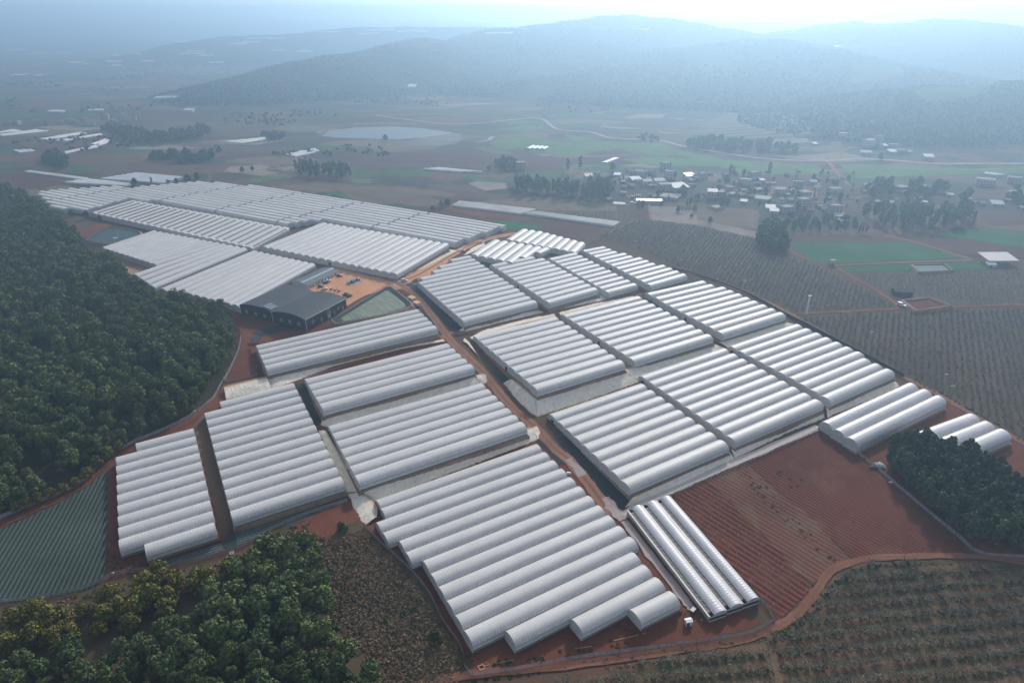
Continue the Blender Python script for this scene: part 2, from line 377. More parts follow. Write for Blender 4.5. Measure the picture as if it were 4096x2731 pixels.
def hillmat():
    m = NT('hill_ground'); p = m.pos()
    f = m.math('ADD', m.math('MULTIPLY', m.noise(p, 0.006, 5), 0.65), m.math('MULTIPLY', m.noise(p, 0.08, 5, 0.7), 0.35))
    c = m.ramp(f, [(0.3, (0.022, 0.034, 0.022)), (0.5, (0.036, 0.048, 0.030)), (0.62, (0.055, 0.055, 0.038)), (0.72, (0.13, 0.10, 0.075))])
    m.base(c); m.set(0.95, 0.05); m.bump(m.noise(p, 0.09, 4), 1.0, 6.0)
    return m.m
def build_ground():
    nr, nc = 372, 330
    r = 555*np.exp(np.linspace(0, math.log(31000/555), nr)); a = np.radians(np.linspace(-52, 52, nc))
    R, A = np.meshgrid(r, a, indexing='ij')
    X = R*np.sin(A); Y = R*np.cos(A)-500
    H = np.where(Y > 900, hills(X, Y), 0); Z = base_zn(X, Y)+H
    V = np.stack([X, Y, Z], -1).reshape(-1, 3)
    i, j = np.meshgrid(np.arange(nr-1), np.arange(nc-1), indexing='ij')
    k = (i*nc+j).ravel(); F = np.stack([k, k+1, k+nc+1, k+nc], -1)[:, ::-1]
    hm = (H[:-1, :-1].ravel() > 7).astype(np.int32)
    me = np_mesh('ground', V, F, [groundmat(), hillmat()], hm, True)
    o = bpy.data.objects.new('ground', me); link(o); tag(o, kind='structure')
build_ground()
LVL = 0.10
def drape(name, pts, mat, lvl=1, rough=0.5, maxlen=14.0, kind='structure', seg=7.0):
    P = []
    n = len(pts)
    for i in range(n):
        a, b = pts[i], pts[(i+1) % n]
        d = (b-a).to_2d().length; k = max(1, int(d/seg))
        for j in range(k):
            q = a.lerp(b, j/k)
            if rough: q = q+Vector((random.gauss(0, rough), random.gauss(0, rough), 0))
            P.append(q)
    bm = bmesh.new()
    try: f = bm.faces.new([bm.verts.new(q) for q in P])
    except Exception: bm.free(); return None
    bmesh.ops.triangulate(bm, faces=bm.faces[:])
    for _ in range(7):
        es = [e for e in bm.edges if e.calc_length() > maxlen]
        if not es: break
        bmesh.ops.subdivide_edges(bm, edges=es, cuts=1)
        bmesh.ops.triangulate(bm, faces=[f for f in bm.faces if len(f.verts) > 3])
    for v in bm.verts: v.co.z = tz(v.co.x, v.co.y)+lvl*LVL
    bmesh.ops.recalc_face_normals(bm, faces=bm.faces[:])
    for f in bm.faces:
        if f.normal.z < 0: f.normal_flip()
    me = bpy.data.meshes.new(name); bm.to_mesh(me); bm.free(); me.materials.append(mat)
    o = bpy.data.objects.new(name, me); link(o); tag(o, kind=kind); return o
def field(name, px, mat, lvl=1, rough=0.5, maxlen=14.0, **k):
    return drape(name, [hit(*p) for p in px], M[mat] if isinstance(mat, str) else mat, lvl, rough, maxlen, **k)
def smooth(P, n=6):
    out = []
    for i in range(len(P)-1):
        p0 = P[max(i-1, 0)]; p1 = P[i]; p2 = P[i+1]; p3 = P[min(i+2, len(P)-1)]
        for j in range(n):
            t = j/n
            out.append(0.5*((2*p1)+(p2-p0)*t+(2*p0-5*p1+4*p2-p3)*t*t+(3*p1-p0-3*p2+p3)*t**3))
    out.append(P[-1]); return out
M['rut'] = soil('track_middle', [(0.3, (0.11, 0.060, 0.040)), (0.5, (0.17, 0.090, 0.060)), (0.7, (0.24, 0.14, 0.095))], 0.08, 0.6, 0.2)
def road(name, px, width, mat='road', lvl=4, jit=0.25):
    P = smooth([hit(*p) for p in px]); mb = MB(); w = width if isinstance(width, (list, tuple)) else [width]*2
    rows_ = []
    for i, p in enumerate(P):
        a = P[max(i-1, 0)]; b = P[min(i+1, len(P)-1)]; d = (b-a).to_2d().normalized(); nx = Vector((-d.y, d.x, 0))
        ww = (w[0]+(w[1]-w[0])*i/(len(P)-1))/2
        row = []
        for s in (-1, -0.22, 0.22, 1):
            q = p.xy.to_3d()+nx*(s*ww+random.gauss(0, jit) if abs(s) == 1 else s*ww); row.append(Vector((q.x, q.y, tz(q.x, q.y)+lvl*LVL+(0.03 if abs(s) < 1 else 0))))
        rows_.append(row)
    for a, b in zip(rows_[:-1], rows_[1:]):
        for k in range(3): mb.quad(a[k], a[k+1], b[k+1], b[k], 1 if k == 1 else 0)
    mm = M[mat] if isinstance(mat, str) else mat
    o = mb.build(name, [mm, M['rut'] if mat in ('road', 'track', 'yard') else mm]); tag(o, kind='structure'); return o
# --- near ground
field('soil_plot', [(420,1840),(640,1735),(780,1665),(890,1540),(960,1400),(930,1250),(1050,1230),(1340,1220),(1660,1150),(1790,1330),(2460,2060),(2560,2210),(2720,2400),(3060,2480),(2820,2560),(1900,2700),(1850,2600),(1650,2280),(1460,2110),(1240,2080),(900,2240),(600,2290),(440,2320),(420,2050)], 'red', 1, 1.0)
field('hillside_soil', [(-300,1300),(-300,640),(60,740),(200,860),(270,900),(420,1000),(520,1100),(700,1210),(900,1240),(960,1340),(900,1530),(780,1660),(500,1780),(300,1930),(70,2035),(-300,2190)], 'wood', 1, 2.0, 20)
field('scrub_slope', [(-300,2520),(0,2420),(240,2390),(420,2330),(600,2290),(750,2262),(960,2205),(1100,2120),(1240,2075),(1390,2015),(1460,2110),(1560,2210),(1650,2290),(1730,2390),(1775,2490),(1840,2590),(1850,2690),(1800,2900),(-300,2900)], 'scrub', 2, 0.6)
field('bare_bank', [(1150,2105),(1250,2050),(1400,1996),(1440,2070),(1390,2110),(1290,2160),(1190,2175)], 'red', 3, 1.2)
field('soil_plot', [(1040,2540),(1180,2500),(1330,2560),(1350,2620),(1220,2610)], 'red', 3, 2.0)
field('access_strip', [(770,1700),(818,1652),(930,2060),(935,2110),(880,2150),(862,2080),(790,1770)], 'dry', 2, 0.4)
field('bare_bank', [(890,1530),(960,1400),(975,1330),(1030,1400),(1060,1530),(870,1600)], 'red', 2, 0.6)
field('yard', [(1160,1230),(1330,1060),(1480,1105),(1590,1130),(1660,1080),(1760,1020),(1800,1040),(1720,1110),(1640,1150),(1540,1165),(1470,1180),(1390,1225),(1340,1200)], 'yard', 3, 0.5)
field('chalky_patch', [(1390,1120),(1430,1112),(1450,1128),(1420,1144),(1380,1140)], 'gravel', 4, 0.8)
# black ground cloth beside the roads
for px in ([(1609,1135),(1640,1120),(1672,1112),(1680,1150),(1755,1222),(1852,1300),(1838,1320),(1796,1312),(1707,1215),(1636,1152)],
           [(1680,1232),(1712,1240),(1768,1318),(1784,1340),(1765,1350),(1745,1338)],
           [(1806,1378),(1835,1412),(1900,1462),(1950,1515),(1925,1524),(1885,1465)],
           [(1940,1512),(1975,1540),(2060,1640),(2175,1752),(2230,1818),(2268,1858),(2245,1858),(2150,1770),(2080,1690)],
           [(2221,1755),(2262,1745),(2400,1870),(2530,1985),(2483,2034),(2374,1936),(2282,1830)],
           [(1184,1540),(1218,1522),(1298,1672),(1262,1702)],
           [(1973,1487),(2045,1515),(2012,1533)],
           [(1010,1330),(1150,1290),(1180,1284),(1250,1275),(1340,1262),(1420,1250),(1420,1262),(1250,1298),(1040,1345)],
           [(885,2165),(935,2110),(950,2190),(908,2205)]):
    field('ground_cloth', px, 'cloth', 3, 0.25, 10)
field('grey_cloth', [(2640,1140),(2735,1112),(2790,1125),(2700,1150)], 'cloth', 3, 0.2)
# roads
road('dirt_road', [(1585,1128),(1660,1181),(1707,1234),(1755,1300),(1815,1375),(1915,1473),(1993,1568),(2064,1645),(2142,1711),(2218,1794),(2272,1838),(2357,1940),(2408,2008),(2452,2060)], (5.5,6.5))
road('dirt_road', [(1790,1335),(1860,1332),(1945,1316),(2090,1284),(2183,1262),(2362,1215),(2500,1190),(2600,1172)], 4.6, 'road')
road('dirt_road', [(1785,1345),(1758,1353),(1640,1385),(1510,1418),(1306,1482),(1186,1519),(1110,1545)], 4.8)
road('dirt_road', [(1560,1125),(1640,1115),(1723,1073),(1827,1010),(1921,966),(2025,942),(2080,935)], (9,7), 'yard')
road('dirt_road', [(2700,1078),(2810,1110),(2960,1165),(3080,1212),(3163,1257),(3293,1330),(3400,1392),(3590,1498),(3720,1562),(3828,1622),(3960,1698),(4070,1758),(4250,1860)], (2.6,4.4))
road('field_track', [(3163,1257),(3300,1250),(3450,1243),(3590,1236),(3800,1228),(4120,1218)], 3.2, 'track')
road('field_track', [(3140,975),(3170,1008),(3240,1042),(3330,1066),(3430,1120),(3510,1165),(3580,1215),(3590,1238)], 3.2, 'track')
road('field_track', [(3320,1064),(3440,1058),(3640,1050),(3890,1042)], 3.0)
road('field_track', [(3540,943),(3640,965),(3760,1000),(3880,1038)], 4.0)
road('dirt_road', [(1500,2800),(1800,2712),(2200,2668),(2500,2632),(2700,2600),(2897,2574),(3062,2528),(3193,2452),(3259,2371),(3331,2279),(3456,2239),(3620,2226),(3883,2226),(4096,2250),(4300,2290)], 3.6, 'track')
road('field_track', [(3072,2525),(3085,2590),(3110,2700),(3130,2800)], 2.6, 'dry')
road('dirt_road', [(-60,2135),(95,2060),(232,1998),(345,1932),(424,1848),(500,1802),(640,1740),(776,1672),(860,1602)], (4,5), 'red')
road('gravel_strip', [(2270,1838),(2330,1905)], 4.5, 'gravel', 5, 0.7)
road('gravel_strip', [(2425,1990),(2462,2050),(2490,2082)], 5, 'gravel', 5, 0.7)
road('gravel_strip', [(2495,2085),(2600,2220),(2740,2400),(2770,2440)], 3.6, 'gravel', 5, 0.3)
# red fields by the three-span tunnels
field('ploughed_field', [(2690,1990),(2812,1925),(2900,1985),(3060,2150),(3235,2330),(3240,2372),(3110,2478),(3040,2390),(2860,2180)], 'redrow', 2, 0.5)
field('weedy_strip', [(2812,1925),(2990,1850),(3100,1955),(3250,2080),(3400,2240),(3320,2280),(3240,2340),(3060,2150),(2900,1985)], 'weedy', 2, 0.8)
field('ploughed_field', [(2990,1850),(3272,1722),(3480,1860),(3650,2010),(3850,2172),(3880,2215),(3620,2218),(3450,2232),(3400,2236),(3250,2080),(3100,1955)], 'redrow2', 2, 0.5)
field('soil_plot', [(3290,1715),(3420,1800),(3640,1690),(3790,1600),(4200,1800),(4200,2230),(3900,2215),(3860,2165),(3710,2045),(3480,1855)], 'red', 1, 0.8)
field('orchard_soil', [(2300,2900),(2500,2650),(2900,2592),(3080,2545),(3215,2460),(3280,2372),(3345,2300),(3460,2256),(3620,2244),(3883,2244),(4096,2268),(4300,2310),(4600,2900)], 'orch2', 2, 0.6, 18)
# strawberry field and the little plots beside the fence
field('strawberry_field', [(-200,2225),(0,2119),(95,2077),(232,2018),(357,1940),(411,1893),(429,1911),(428,2100),(424,2312),(357,2357),(238,2380),(0,2410),(-200,2440)], 'straw', 3, 0.25)
field('strawberry_plot', [(640,2275),(604,2258),(880,2165),(905,2205),(760,2246)], 'straw2', 3, 0.2)
field('strawberry_plot', [(950,2190),(938,2120),(1150,2048),(1385,1970),(1390,2000),(1200,2090),(1090,2118)], 'straw2', 3, 0.2)
# orchards and fields right of the greenhouses
field('orchard_soil', [(2330,965),(2400,944),(2527,885),(2604,880),(2780,900),(3025,953),(3059,1025),(3150,1030),(3229,1044),(3400,1127),(3500,1175),(3575,1230),(3400,1240),(3165,1250),(3080,1205),(2960,1158),(2700,1072),(2520,985),(2430,955)], 'orch', 2, 0.8)
field('orchard_soil', [(3190,1268),(3400,1252),(3590,1245),(4120,1228),(4300,1300),(4300,1860),(4060,1738),(3830,1612),(3590,1488),(3400,1382)], 'orch', 2, 0.8)
field('orchard_soil', [(3412,1095),(3680,1086),(4120,1082),(4140,1208),(3820,1222),(3600,1230),(3590,1200),(3520,1160)], 'orch', 2, 0.8)
field('mulched_field', [(2608,825),(2727,830),(2750,874),(2850,890),(3025,927),(3025,953),(2780,900),(2604,880)], 'stripe', 2, 0.8)
field('ploughed_field', [(2464,851),(2464,825),(2596,821),(2604,866),(2530,862)], 'plum', 3, 0.5)
field('bare_field', [(2775,835),(2900,832),(3038,842),(3030,890),(3025,920),(2900,905),(2800,880)], 'fallow', 3, 1.0)
field('green_field', [(3150,972),(3620,968),(3863,1031),(3330,1058),(3234,1036)], 'green', 3, 0.5)
field('ploughed_field', [(3145,940),(3540,944),(3620,968),(3150,972)], 'plum', 3, 0.5)
field('green_field', [(3360,1078),(3375,1069),(3650,1056),(3911,1049),(3958,1079),(3412,1088)], 'green', 3, 0.5)
field('green_field', [(3738,940),(3946,913),(4130,940),(4130,1000),(3830,955)], 'green', 3, 0.5)
field('ploughed_field', [(3580,948),(3733,940),(3830,958),(4130,1005),(4130,1036),(3900,1032)], 'plum', 3, 0.8)
field('green_field', [(3880,1036),(4130,1040),(4130,1078),(3960,1078)], 'orch', 3, 0.8)
field('ploughed_field', [(3900,840),(4130,850),(4130,900),(3960,900)], 'plum', 3, 0.8)
field('fallow_field', [(3920,905),(4130,900),(4130,935),(3950,910)], 'fallow', 2, 0.8)
# beyond the long greenhouses: fields, dry plots
field('green_field', [(980,722),(1120,700),(1150,712),(1010,735)], 'lush', 3, 0.8)
field('green_field', [(1300,768),(1352,766),(1420,800),(1415,800),(1330,782)], 'green', 3, 0.8)
field('green_field', [(1400,720),(1490,718),(1480,735),(1410,738)], 'lush', 3, 0.6)
field('fallow_field', [(1150,735),(1330,760),(1520,805),(1700,830),(1800,815),(1720,790),(1500,748),(1300,728)], 'fallow', 2, 1.5, 20)
field('fallow_field', [(1480,738),(1700,755),(1850,775),(1900,790),(1760,790),(1560,762)], 'dry', 3, 1.5, 20)
field('ploughed_field', [(1670,748),(1880,770),(1900,775),(1840,805),(1780,800),(1830,778)], 'plum', 4, 0.8)
field('ploughed_field', [(1550,715),(1600,712),(1690,735),(1680,740)], 'plum', 4, 0.8)
field('fallow_field', [(1870,735),(1930,722),(2025,735),(2025,755),(1940,765)], 'stripe', 3, 0.8)
field('green_field', [(1840,712),(1860,705),(2025,722),(2020,735),(1900,725)], 'green', 4, 0.5)
field('ploughed_field', [(1770,838),(1820,815),(2070,850),(2060,880),(1900,865)], 'red', 2, 0.8)
field('green_field', [(1985,900),(2000,882),(2170,905),(2150,935),(2060,925)], 'green', 3, 0.6)
field('ploughed_field', [(2080,880),(2180,900),(2160,935),(2330,960),(2430,915),(2380,895),(2200,870)], 'plum', 2, 0.8)
field('fallow_field', [(2150,842),(2480,845),(2530,865),(2490,895),(2300,868)], 'orch', 2, 0.8)
field('ploughed_field', [(1290,660),(1500,620),(1780,590),(2100,615),(2380,645),(2250,665),(2050,690),(1920,678),(1700,668),(1500,680)], 'plum', 2, 2, 25)
for px in ([(1960,575),(2060,545),(2200,560),(2140,590),(2000,600)], [(2000,520),(2100,500),(2180,512),(2120,530)], [(2060,560),(2300,570),(2420,600),(2300,625),(2120,612)],
           [(2250,535),(2380,560),(2520,585),(2440,605),(2300,570)], [(2400,565),(2640,580),(2780,618),(2620,625),(2450,595)], [(2480,640),(2600,625),(2800,640),(2900,665),(2640,668)],
           [(1900,590),(1990,600),(2060,612),(1960,615)], [(2700,600),(2900,640),(3250,660),(3330,700),(3000,700),(2760,640)], [(3350,655),(3600,665),(3900,675),(4130,668),(4130,690),(3800,700),(3430,715)], [(1960,470),(2080,480),(2160,492),(2040,500)]):
    field('green_field', px, 'lush', 3, 1.5, 25)
field('ploughed_field', [(2900,700),(3330,705),(3390,740),(3200,745),(2950,720)], 'plum', 2, 1.5, 25)
field('terraced_field', [(2840,490),(2900,450),(3100,455),(3240,500),(3270,545),(3000,560),(2750,540)], 'terr', 10, 2, 25)
field('mulched_field', [(0,655),(200,620),(420,655),(560,665),(430,690),(330,705),(100,680)], 'stripe', 2, 2, 25) if False else None
field('ploughed_field', [(-60,700),(90,690),(250,730),(160,760),(-60,740)], 'plum', 2, 1.5, 25)
field('ploughed_field', [(180,560),(420,520),(470,560),(430,610),(250,640),(150,600)], 'plum', 2, 2, 25)
field('mulched_field', [(120,672),(330,655),(550,662),(500,690),(360,706)], M['cloth'], 2, 2, 25) if False else None
road('field_track', [(417,534),(455,565),(494,595),(550,600)], 5, 'fallow', 5)
road('field_track', [(589,607),(577,643),(655,661),(760,680),(833,696),(838,716),(825,732)], 5, 'fallow', 5)
road('valley_road', [(1500,462),(1624,479),(1790,497),(1945,491),(2094,476),(2171,479),(2231,518),(2362,530),(2451,554),(2630,562),(2750,590),(2997,629),(3150,642),(3305,644),(3450,637),(3600,645),(3768,656),(4130,656)], 7, 'gravel', 6, 0.4)
road('valley_road', [(3311,647),(3341,682),(3394,742)], 5.5, 'road', 6, 0.4)
road('valley_road', [(3360,640),(3372,606),(3410,590)], 5, 'road', 6, 0.4)
road('village_road', [(3275,735),(3255,780),(3248,800),(3268,822)], 5.5, 'road', 6, 0.5)
road('village_road', [(3260,785),(3350,795),(3480,785)], 3.5, 'road', 6, 0.5)
road('village_road', [(3085,740),(3095,765),(3070,785)], 4.5, 'road', 6, 0.5)
road('village_road', [(3365,845),(3372,855),(3358,862)], 4, 'road', 6, 0.5)
road('field_track', [(2598,820),(2604,880)], 3, 'road', 6, 0.3)
road('field_track', [(2470,760),(2535,800),(2555,815)], 2.5, 'road', 6, 0.3)
road('field_track', [(2330,985),(2420,945),(2540,880)], 3, 'dry', 6, 0.3)
road('field_track', [(3600,940),(3780,920),(3900,880),(3920,872)], 3.5, 'dry', 6, 0.3)
# water
def watermat(name, c, rough=0.06):
    m = NT(name); m.base(c); m.set(rough, 0.5); m.bump(m.noise(m.pos(), 0.35, 3), 0.06, 0.1); return m.m
M['lake'] = watermat('lake_water', (0.075, 0.08, 0.085), 0.35); M['lake'].node_tree.nodes['Principled BSDF'].inputs['Specular IOR Level'].default_value = 0.12
M['pondw'] = watermat('pond_water', (0.020, 0.050, 0.048), 0.35); M['pondw'].node_tree.nodes['Principled BSDF'].inputs['Specular IOR Level'].default_value = 0.05
def algae():
    m = NT('algae_water'); p = m.pos(rot=0.9); mp = m.n('ShaderNodeMapping'); m.l(p, mp.inputs[0]); mp.inputs['Scale'].default_value = (0.5, 2.2, 1)
    f = m.noise(mp.outputs[0], 0.16, 6, 0.7)
    m.base(m.ramp(f, [(0.36, (0.045, 0.055, 0.05)), (0.48, (0.085, 0.10, 0.055)), (0.6, (0.14, 0.16, 0.055)), (0.72, (0.22, 0.23, 0.07))])); m.set(0.45, 0.4); return m.m
M['algae'] = algae()
def mudflat():
    m = NT('lake_margin'); f = m.noise(m.pos(scale=(0.6, 1.4, 1)), 0.03, 6, 0.7)
    m.base(m.ramp(f, [(0.48, (0.06, 0.05, 0.042)), (0.60, (0.075, 0.065, 0.055)), (0.66, (0.13, 0.13, 0.13))])); m.set(0.6, 0.15); return m.m
field('lake_margin', [(1600,570),(1640,584),(1740,588),(1830,575),(1850,552),(1840,535),(1790,530)], mudflat(), 3, 2, 25)
field('lake', [(1285,545),(1310,530),(1420,511),(1560,507),(1680,514),(1760,524),(1815,533),(1780,540),(1700,550),(1600,560),(1450,555),(1335,552)], 'lake', 4, 1.0, 40)
field('dam', [(1262,548),(1300,522),(1322,514),(1318,520),(1285,545),(1272,550)], 'fallow', 5, 0.3)
field('lake_margin', [(1980,548),(1960,546),(1950,560),(1900,572),(1925,570),(1965,562)], 'lake', 5, 0.3)
# ---------------------------------------------------------------- greenhouses
def uvmesh(name, V, F, UV, mats, parent, origin, mi=None, smooth=True):
    me = bpy.data.meshes.new(name)
    V = np.asarray(V, float)-np.asarray(origin); me.from_pydata(V.tolist(), [], F)
    for m in (mats if isinstance(mats, (list, tuple)) else [mats]): me.materials.append(m)
    ul = me.uv_layers.new(name='UVMap'); idx = np.empty(len(me.loops), np.int32); me.loops.foreach_get('vertex_index', idx)
    ul.data.foreach_set('uv', np.asarray(UV, np.float32)[idx].ravel())
    if mi: me.polygons.foreach_set('material_index', mi)
    if smooth: me.polygons.foreach_set('use_smooth', [True]*len(me.polygons))
    me.update(); o = bpy.data.objects.new(name, me); link(o, parent); return o
M['gutter'] = plain('gutter_steel', (0.40, 0.385, 0.36), 0.55, 0.4)
M['pad'] = soil('terrace_soil', [(0.3, (0.17, 0.095, 0.06)), (0.5, (0.27, 0.165, 0.10)), (0.7, (0.38, 0.27, 0.18))], 0.05, 0.4)
M['gutter_new'] = plain('white_gutter', (0.50, 0.46, 0.45), 0.5, 0.4)
M['gable_new'] = wallfilm('pinkish_film', (0.36, 0.33, 0.335), (0.46, 0.42, 0.42))
M['redwall'] = plain('mud_stained_skirt', (0.24, 0.13, 0.10), 0.8, 0.2)
EAVE, RISE = 2.8, 2.6
def knots(kn, n, dzf):
    """ridge ends for bays 1..n from surveyed knots {bay: (px,py)}"""
    ks = sorted(kn); pts = {k: hit(kn[k][0], kn[k][1], dzf(k)) for k in ks}; out = []
    for i in range(1, n+1):
        lo = max([k for k in ks if k <= i], default=ks[0]); hi = min([k for k in ks if k >= i], default=ks[-1])
        out.append(pts[lo].copy() if lo == hi else pts[lo].lerp(pts[hi], (i-lo)/(hi-lo)))
    return out
def arc(mid_c, half, h, rise, t):
    return mid_c+half*(-math.cos(t))+Vector((0, 0, h+rise*math.sin(t)**0.92))
ALL_BLOCKS = {}
def greenhouse(label, n, L, R, dz=(0.0, 0.0), mat='film', rise=RISE, eave=EAVE, vent='vent', ventspan=(0.05, 0.20), width=None, terrace=True, name='greenhouse', doors=(), openside=True, pad='pad', group='plastic greenhouses of the farm'):
    dzf = lambda k: dz[0]+(dz[1]-dz[0])*((k-1)/max(1, n-1))
    LP = knots(L, n, lambda k: dzf(k)+eave+rise); RP = knots(R, n, lambda k: dzf(k)+eave+rise)
    # the arch top one sees from above stands a little behind and over the ridge
    mid = (LP[0]+RP[-1])/2; ud = (RP[0]-LP[0]).to_2d().normalized(); vw = mid.to_2d().normalized(); cc_ = abs(ud.x*vw.y-ud.y*vw.x); ph = math.atan2(-mid.z, mid.to_2d().length)
    ex = (math.hypot(4.1*math.sin(ph)*cc_, rise*math.cos(ph))-rise*math.cos(ph))/math.cos(ph)
    LP = knots(L, n, lambda k: dzf(k)+eave+rise+ex); RP = knots(R, n, lambda k: dzf(k)+eave+rise+ex)
    down = Vector((0, 0, eave+rise+ex))
    LP = [p-down for p in LP]; RP = [p-down for p in RP]        # ground line under each ridge
    cen = sum(LP+RP, Vector())/(2*n); org = Vector((cen.x, cen.y, tz(cen.x, cen.y)))
    root = empty(name, org, 0, label, 'greenhouse', group)
    u = sum(((r-l).to_2d().normalized() for l, r in zip(LP, RP)), Vector((0, 0))).normalized()
    # width of one span
    if width is None:
        d = []
        for i in range(n-1):
            q = (LP[i+1]-LP[i]).to_2d(); d.append(abs(u.x*q.y-u.y*q.x))
            q = (RP[i+1]-RP[i]).to_2d(); d.append(abs(u.x*q.y-u.y*q.x))
        width = float(np.median(d))
    fr = Vector((u.y, -u.x))                                   # towards the last bay
    q = (LP[-1]-LP[0]).to_2d() if n > 1 else Vector((0, -1))
    if n > 1 and q.dot(fr) < 0: fr = -fr
    if n == 1 and fr.y > 0: fr = -fr
    half = fr.to_3d()*(width/2)
    NA = 14; film_m = M[mat]; ven_m = M[vent]
    info = []
    for i in range(n):
        l, r = LP[i], RP[i]; ln = (r-l).length
        hv = half
        # roof film
        V = []; UV = []; F = []
        NS = max(2, int(ln/20))
        for s in range(NS+1):
            c = l.lerp(r, s/NS)
            for k in range(NA+1):
                V.append(arc(c, hv, eave, rise, math.pi*k/NA)); UV.append((ln*s/NS, k/NA))
        for s in range(NS):
            for k in range(NA):
                a = s*(NA+1)+k; F.append([a, a+1, a+NA+2, a+NA+1])
        o = uvmesh('roof_film', V, F, UV, film_m, root, org)
        # ventilation netting low on the near side
        t0, t1 = math.pi*(1-ventspan[1]), math.pi*(1-ventspan[0]); V = []; UV = []; F = []
        a0, a1 = min(0.06, 3/ln), 1-min(0.06, 3/ln)
        for s in range(NS+1):
            c = l.lerp(r, a0+(a1-a0)*s/NS)
            for k in range(4):
                t = t0+(t1-t0)*k/3; p = arc(c, hv*1.012, eave, rise*1.012, t); V.append(p+Vector((0, 0, 0.02))); UV.append((ln*s/NS, k/3))
        for s in range(NS):
            for k in range(3):
                a = s*4+k; F.append([a, a+1, a+5, a+4])
        uvmesh('roof_vent', V, F, UV, ven_m, o, org)
        # end walls
        for e, p in ((0, l), (1, r)):
            mb = MB(); out = (-u if e == 0 else u).to_3d()*0.04
            top = [arc(p, hv*0.995, eave, rise*0.99, math.pi*k/NA)+out for k in range(NA+1)]
            mb.add(top, [list(range(NA+1))], 0)
            z0 = Vector((0, 0, 0.55)); a = p-hv+out; b = p+hv+out
            if (i+1, e) in doors:
                m0 = p-hv*0.25+out; m1 = p+hv*0.35+out
                mb.quad(a+z0*0, m0+z0*0, m0+Vector((0, 0, eave)), a+Vector((0, 0, eave)), 0); mb.quad(m1, b, b+Vector((0, 0, eave)), m1+Vector((0, 0, eave)), 0)
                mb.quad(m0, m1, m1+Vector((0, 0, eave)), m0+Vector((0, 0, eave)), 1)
            else:
                mb.quad(a+z0, b+z0, b+Vector((0, 0, eave)), a+Vector((0, 0, eave)), 0)
                mb.quad(a-Vector((0, 0, 0.5)), b-Vector((0, 0, 0.5)), b+z0, a+z0, 2)
            o2 = out*2
            mb.beam(a+Vector((0, 0, eave))+o2, b+Vector((0, 0, eave))+o2, 0.10, 0.12, 3)
            mb.beam(p-hv+o2-Vector((0, 0, 0.5)), p-hv+o2+Vector((0, 0, eave)), 0.14, 0.14, 3)
            ew = mb.build('end_wall', [M['gable'], M['dark'], M['curtain'], M['steel']], root, org)
        info.append((l, r))
        # gutter along the near valley
        mb = MB(); mb.beam(l+hv+Vector((0, 0, eave-0.02)), r+hv+Vector((0, 0, eave-0.02)), 0.42, 0.22)
        mb.build('gutter', M['gutter'], root, org)
    # side walls wherever a bay stands free of its neighbour
    def side(p, q, sgn):
        hv = half*sgn*1.004; a = p+hv; b = q+hv; up = lambda z: Vector((0, 0, z)); outv = fr.to_3d()*sgn
        L_ = (b-a).length
        if L_ < 1.2: return
        mb = MB()
        zt = 0.85 if openside else 0.15
        mb.quad(a+up(zt), b+up(zt), b+up(eave), a+up(eave), 0)
        mb.build('side_curtain', [M['curtain']], root, org)
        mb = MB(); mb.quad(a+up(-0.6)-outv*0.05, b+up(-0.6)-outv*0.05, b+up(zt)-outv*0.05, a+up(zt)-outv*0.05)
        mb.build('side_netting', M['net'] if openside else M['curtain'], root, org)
        mb = MB()
        mb.beam(a+up(eave)+outv*0.08, b+up(eave)+outv*0.08, 0.16, 0.16); mb.beam(a+up(zt)+outv*0.05, b+up(zt)+outv*0.05, 0.07, 0.07); mb.beam(a+up(0.1)+outv*0.03, b+up(0.1)+outv*0.03, 0.12, 0.3, 1)
        k = max(1, int(L_/4))
        for j in range(k+1):
            c = a.lerp(b, j/k); mb.beam(c+up(-0.5)+outv*0.06, c+up(eave)+outv*0.06, 0.10, 0.10)
        mb.build('side_frame', [M['steel'], M['concrete']], root, org)
    uu = u.to_3d()
    for i in range(n):
        l, r = info[i]
        if i == n-1: side(l, r, 1)
        else:
            l2, r2 = info[i+1]; dl = (l2-l).dot(uu); dr = (r-r2).dot(uu)
            if dl > 1.5: side(l, l+(r-l)*(dl/(r-l).length), 1)
            if dr > 1.5: side(r-(r-l)*(dr/(r-l).length), r, 1)
        if i == 0: side(l, r, -1)
        else:
            l2, r2 = info[i-1]; dl = (l2-l).dot(uu); dr = (r-r2).dot(uu)
            if dl > 1.5: side(l, l+(r-l)*(dl/(r-l).length), -1)
            if dr > 1.5: side(r-(r-l)*(dr/(r-l).length), r, -1)
    # floor and levelled terrace the block stands on
    if terrace:
        m = 0.7
        h3 = fr.to_3d()
        A = LP[0]-half-h3*m; B = RP[0]-half-h3*m; C = RP[-1]+half+h3*m; D = LP[-1]+half+h3*m
        lmin = min((p-LP[0]).dot(uu) for p in LP); rmax = max((p-RP[0]).dot(uu) for p in RP)
        mb = MB(); loop = []
        for a, b in ((A-uu*m, B+uu*m), (B+uu*m, C+uu*m), (C+uu*m, D-uu*m), (D-uu*m, A-uu*m)):
            for j in range(6): loop.append(a.lerp(b, j/6))
        c = sum(loop, Vector())/len(loop); N = len(loop)
        tops = [p+Vector((random.gauss(0, 0.15), random.gauss(0, 0.15), -0.06)) for p in loop]
        bots = []
        for p in tops:
            g = tz(p.x, p.y); dr = (p-c).to_2d().normalized().to_3d(); h = max(0.2, p.z-g)
            bots.append(Vector((p.x, p.y, g-0.6))+dr*(h*0.35))
        vs = [c-Vector((0, 0, 0.06))]+tops+bots
        fs = [[0, 1+i, 1+(i+1) % N] for i in range(N)]+[[1+(i+1) % N, 1+i, 1+N+i, 1+N+(i+1) % N] for i in range(N)]
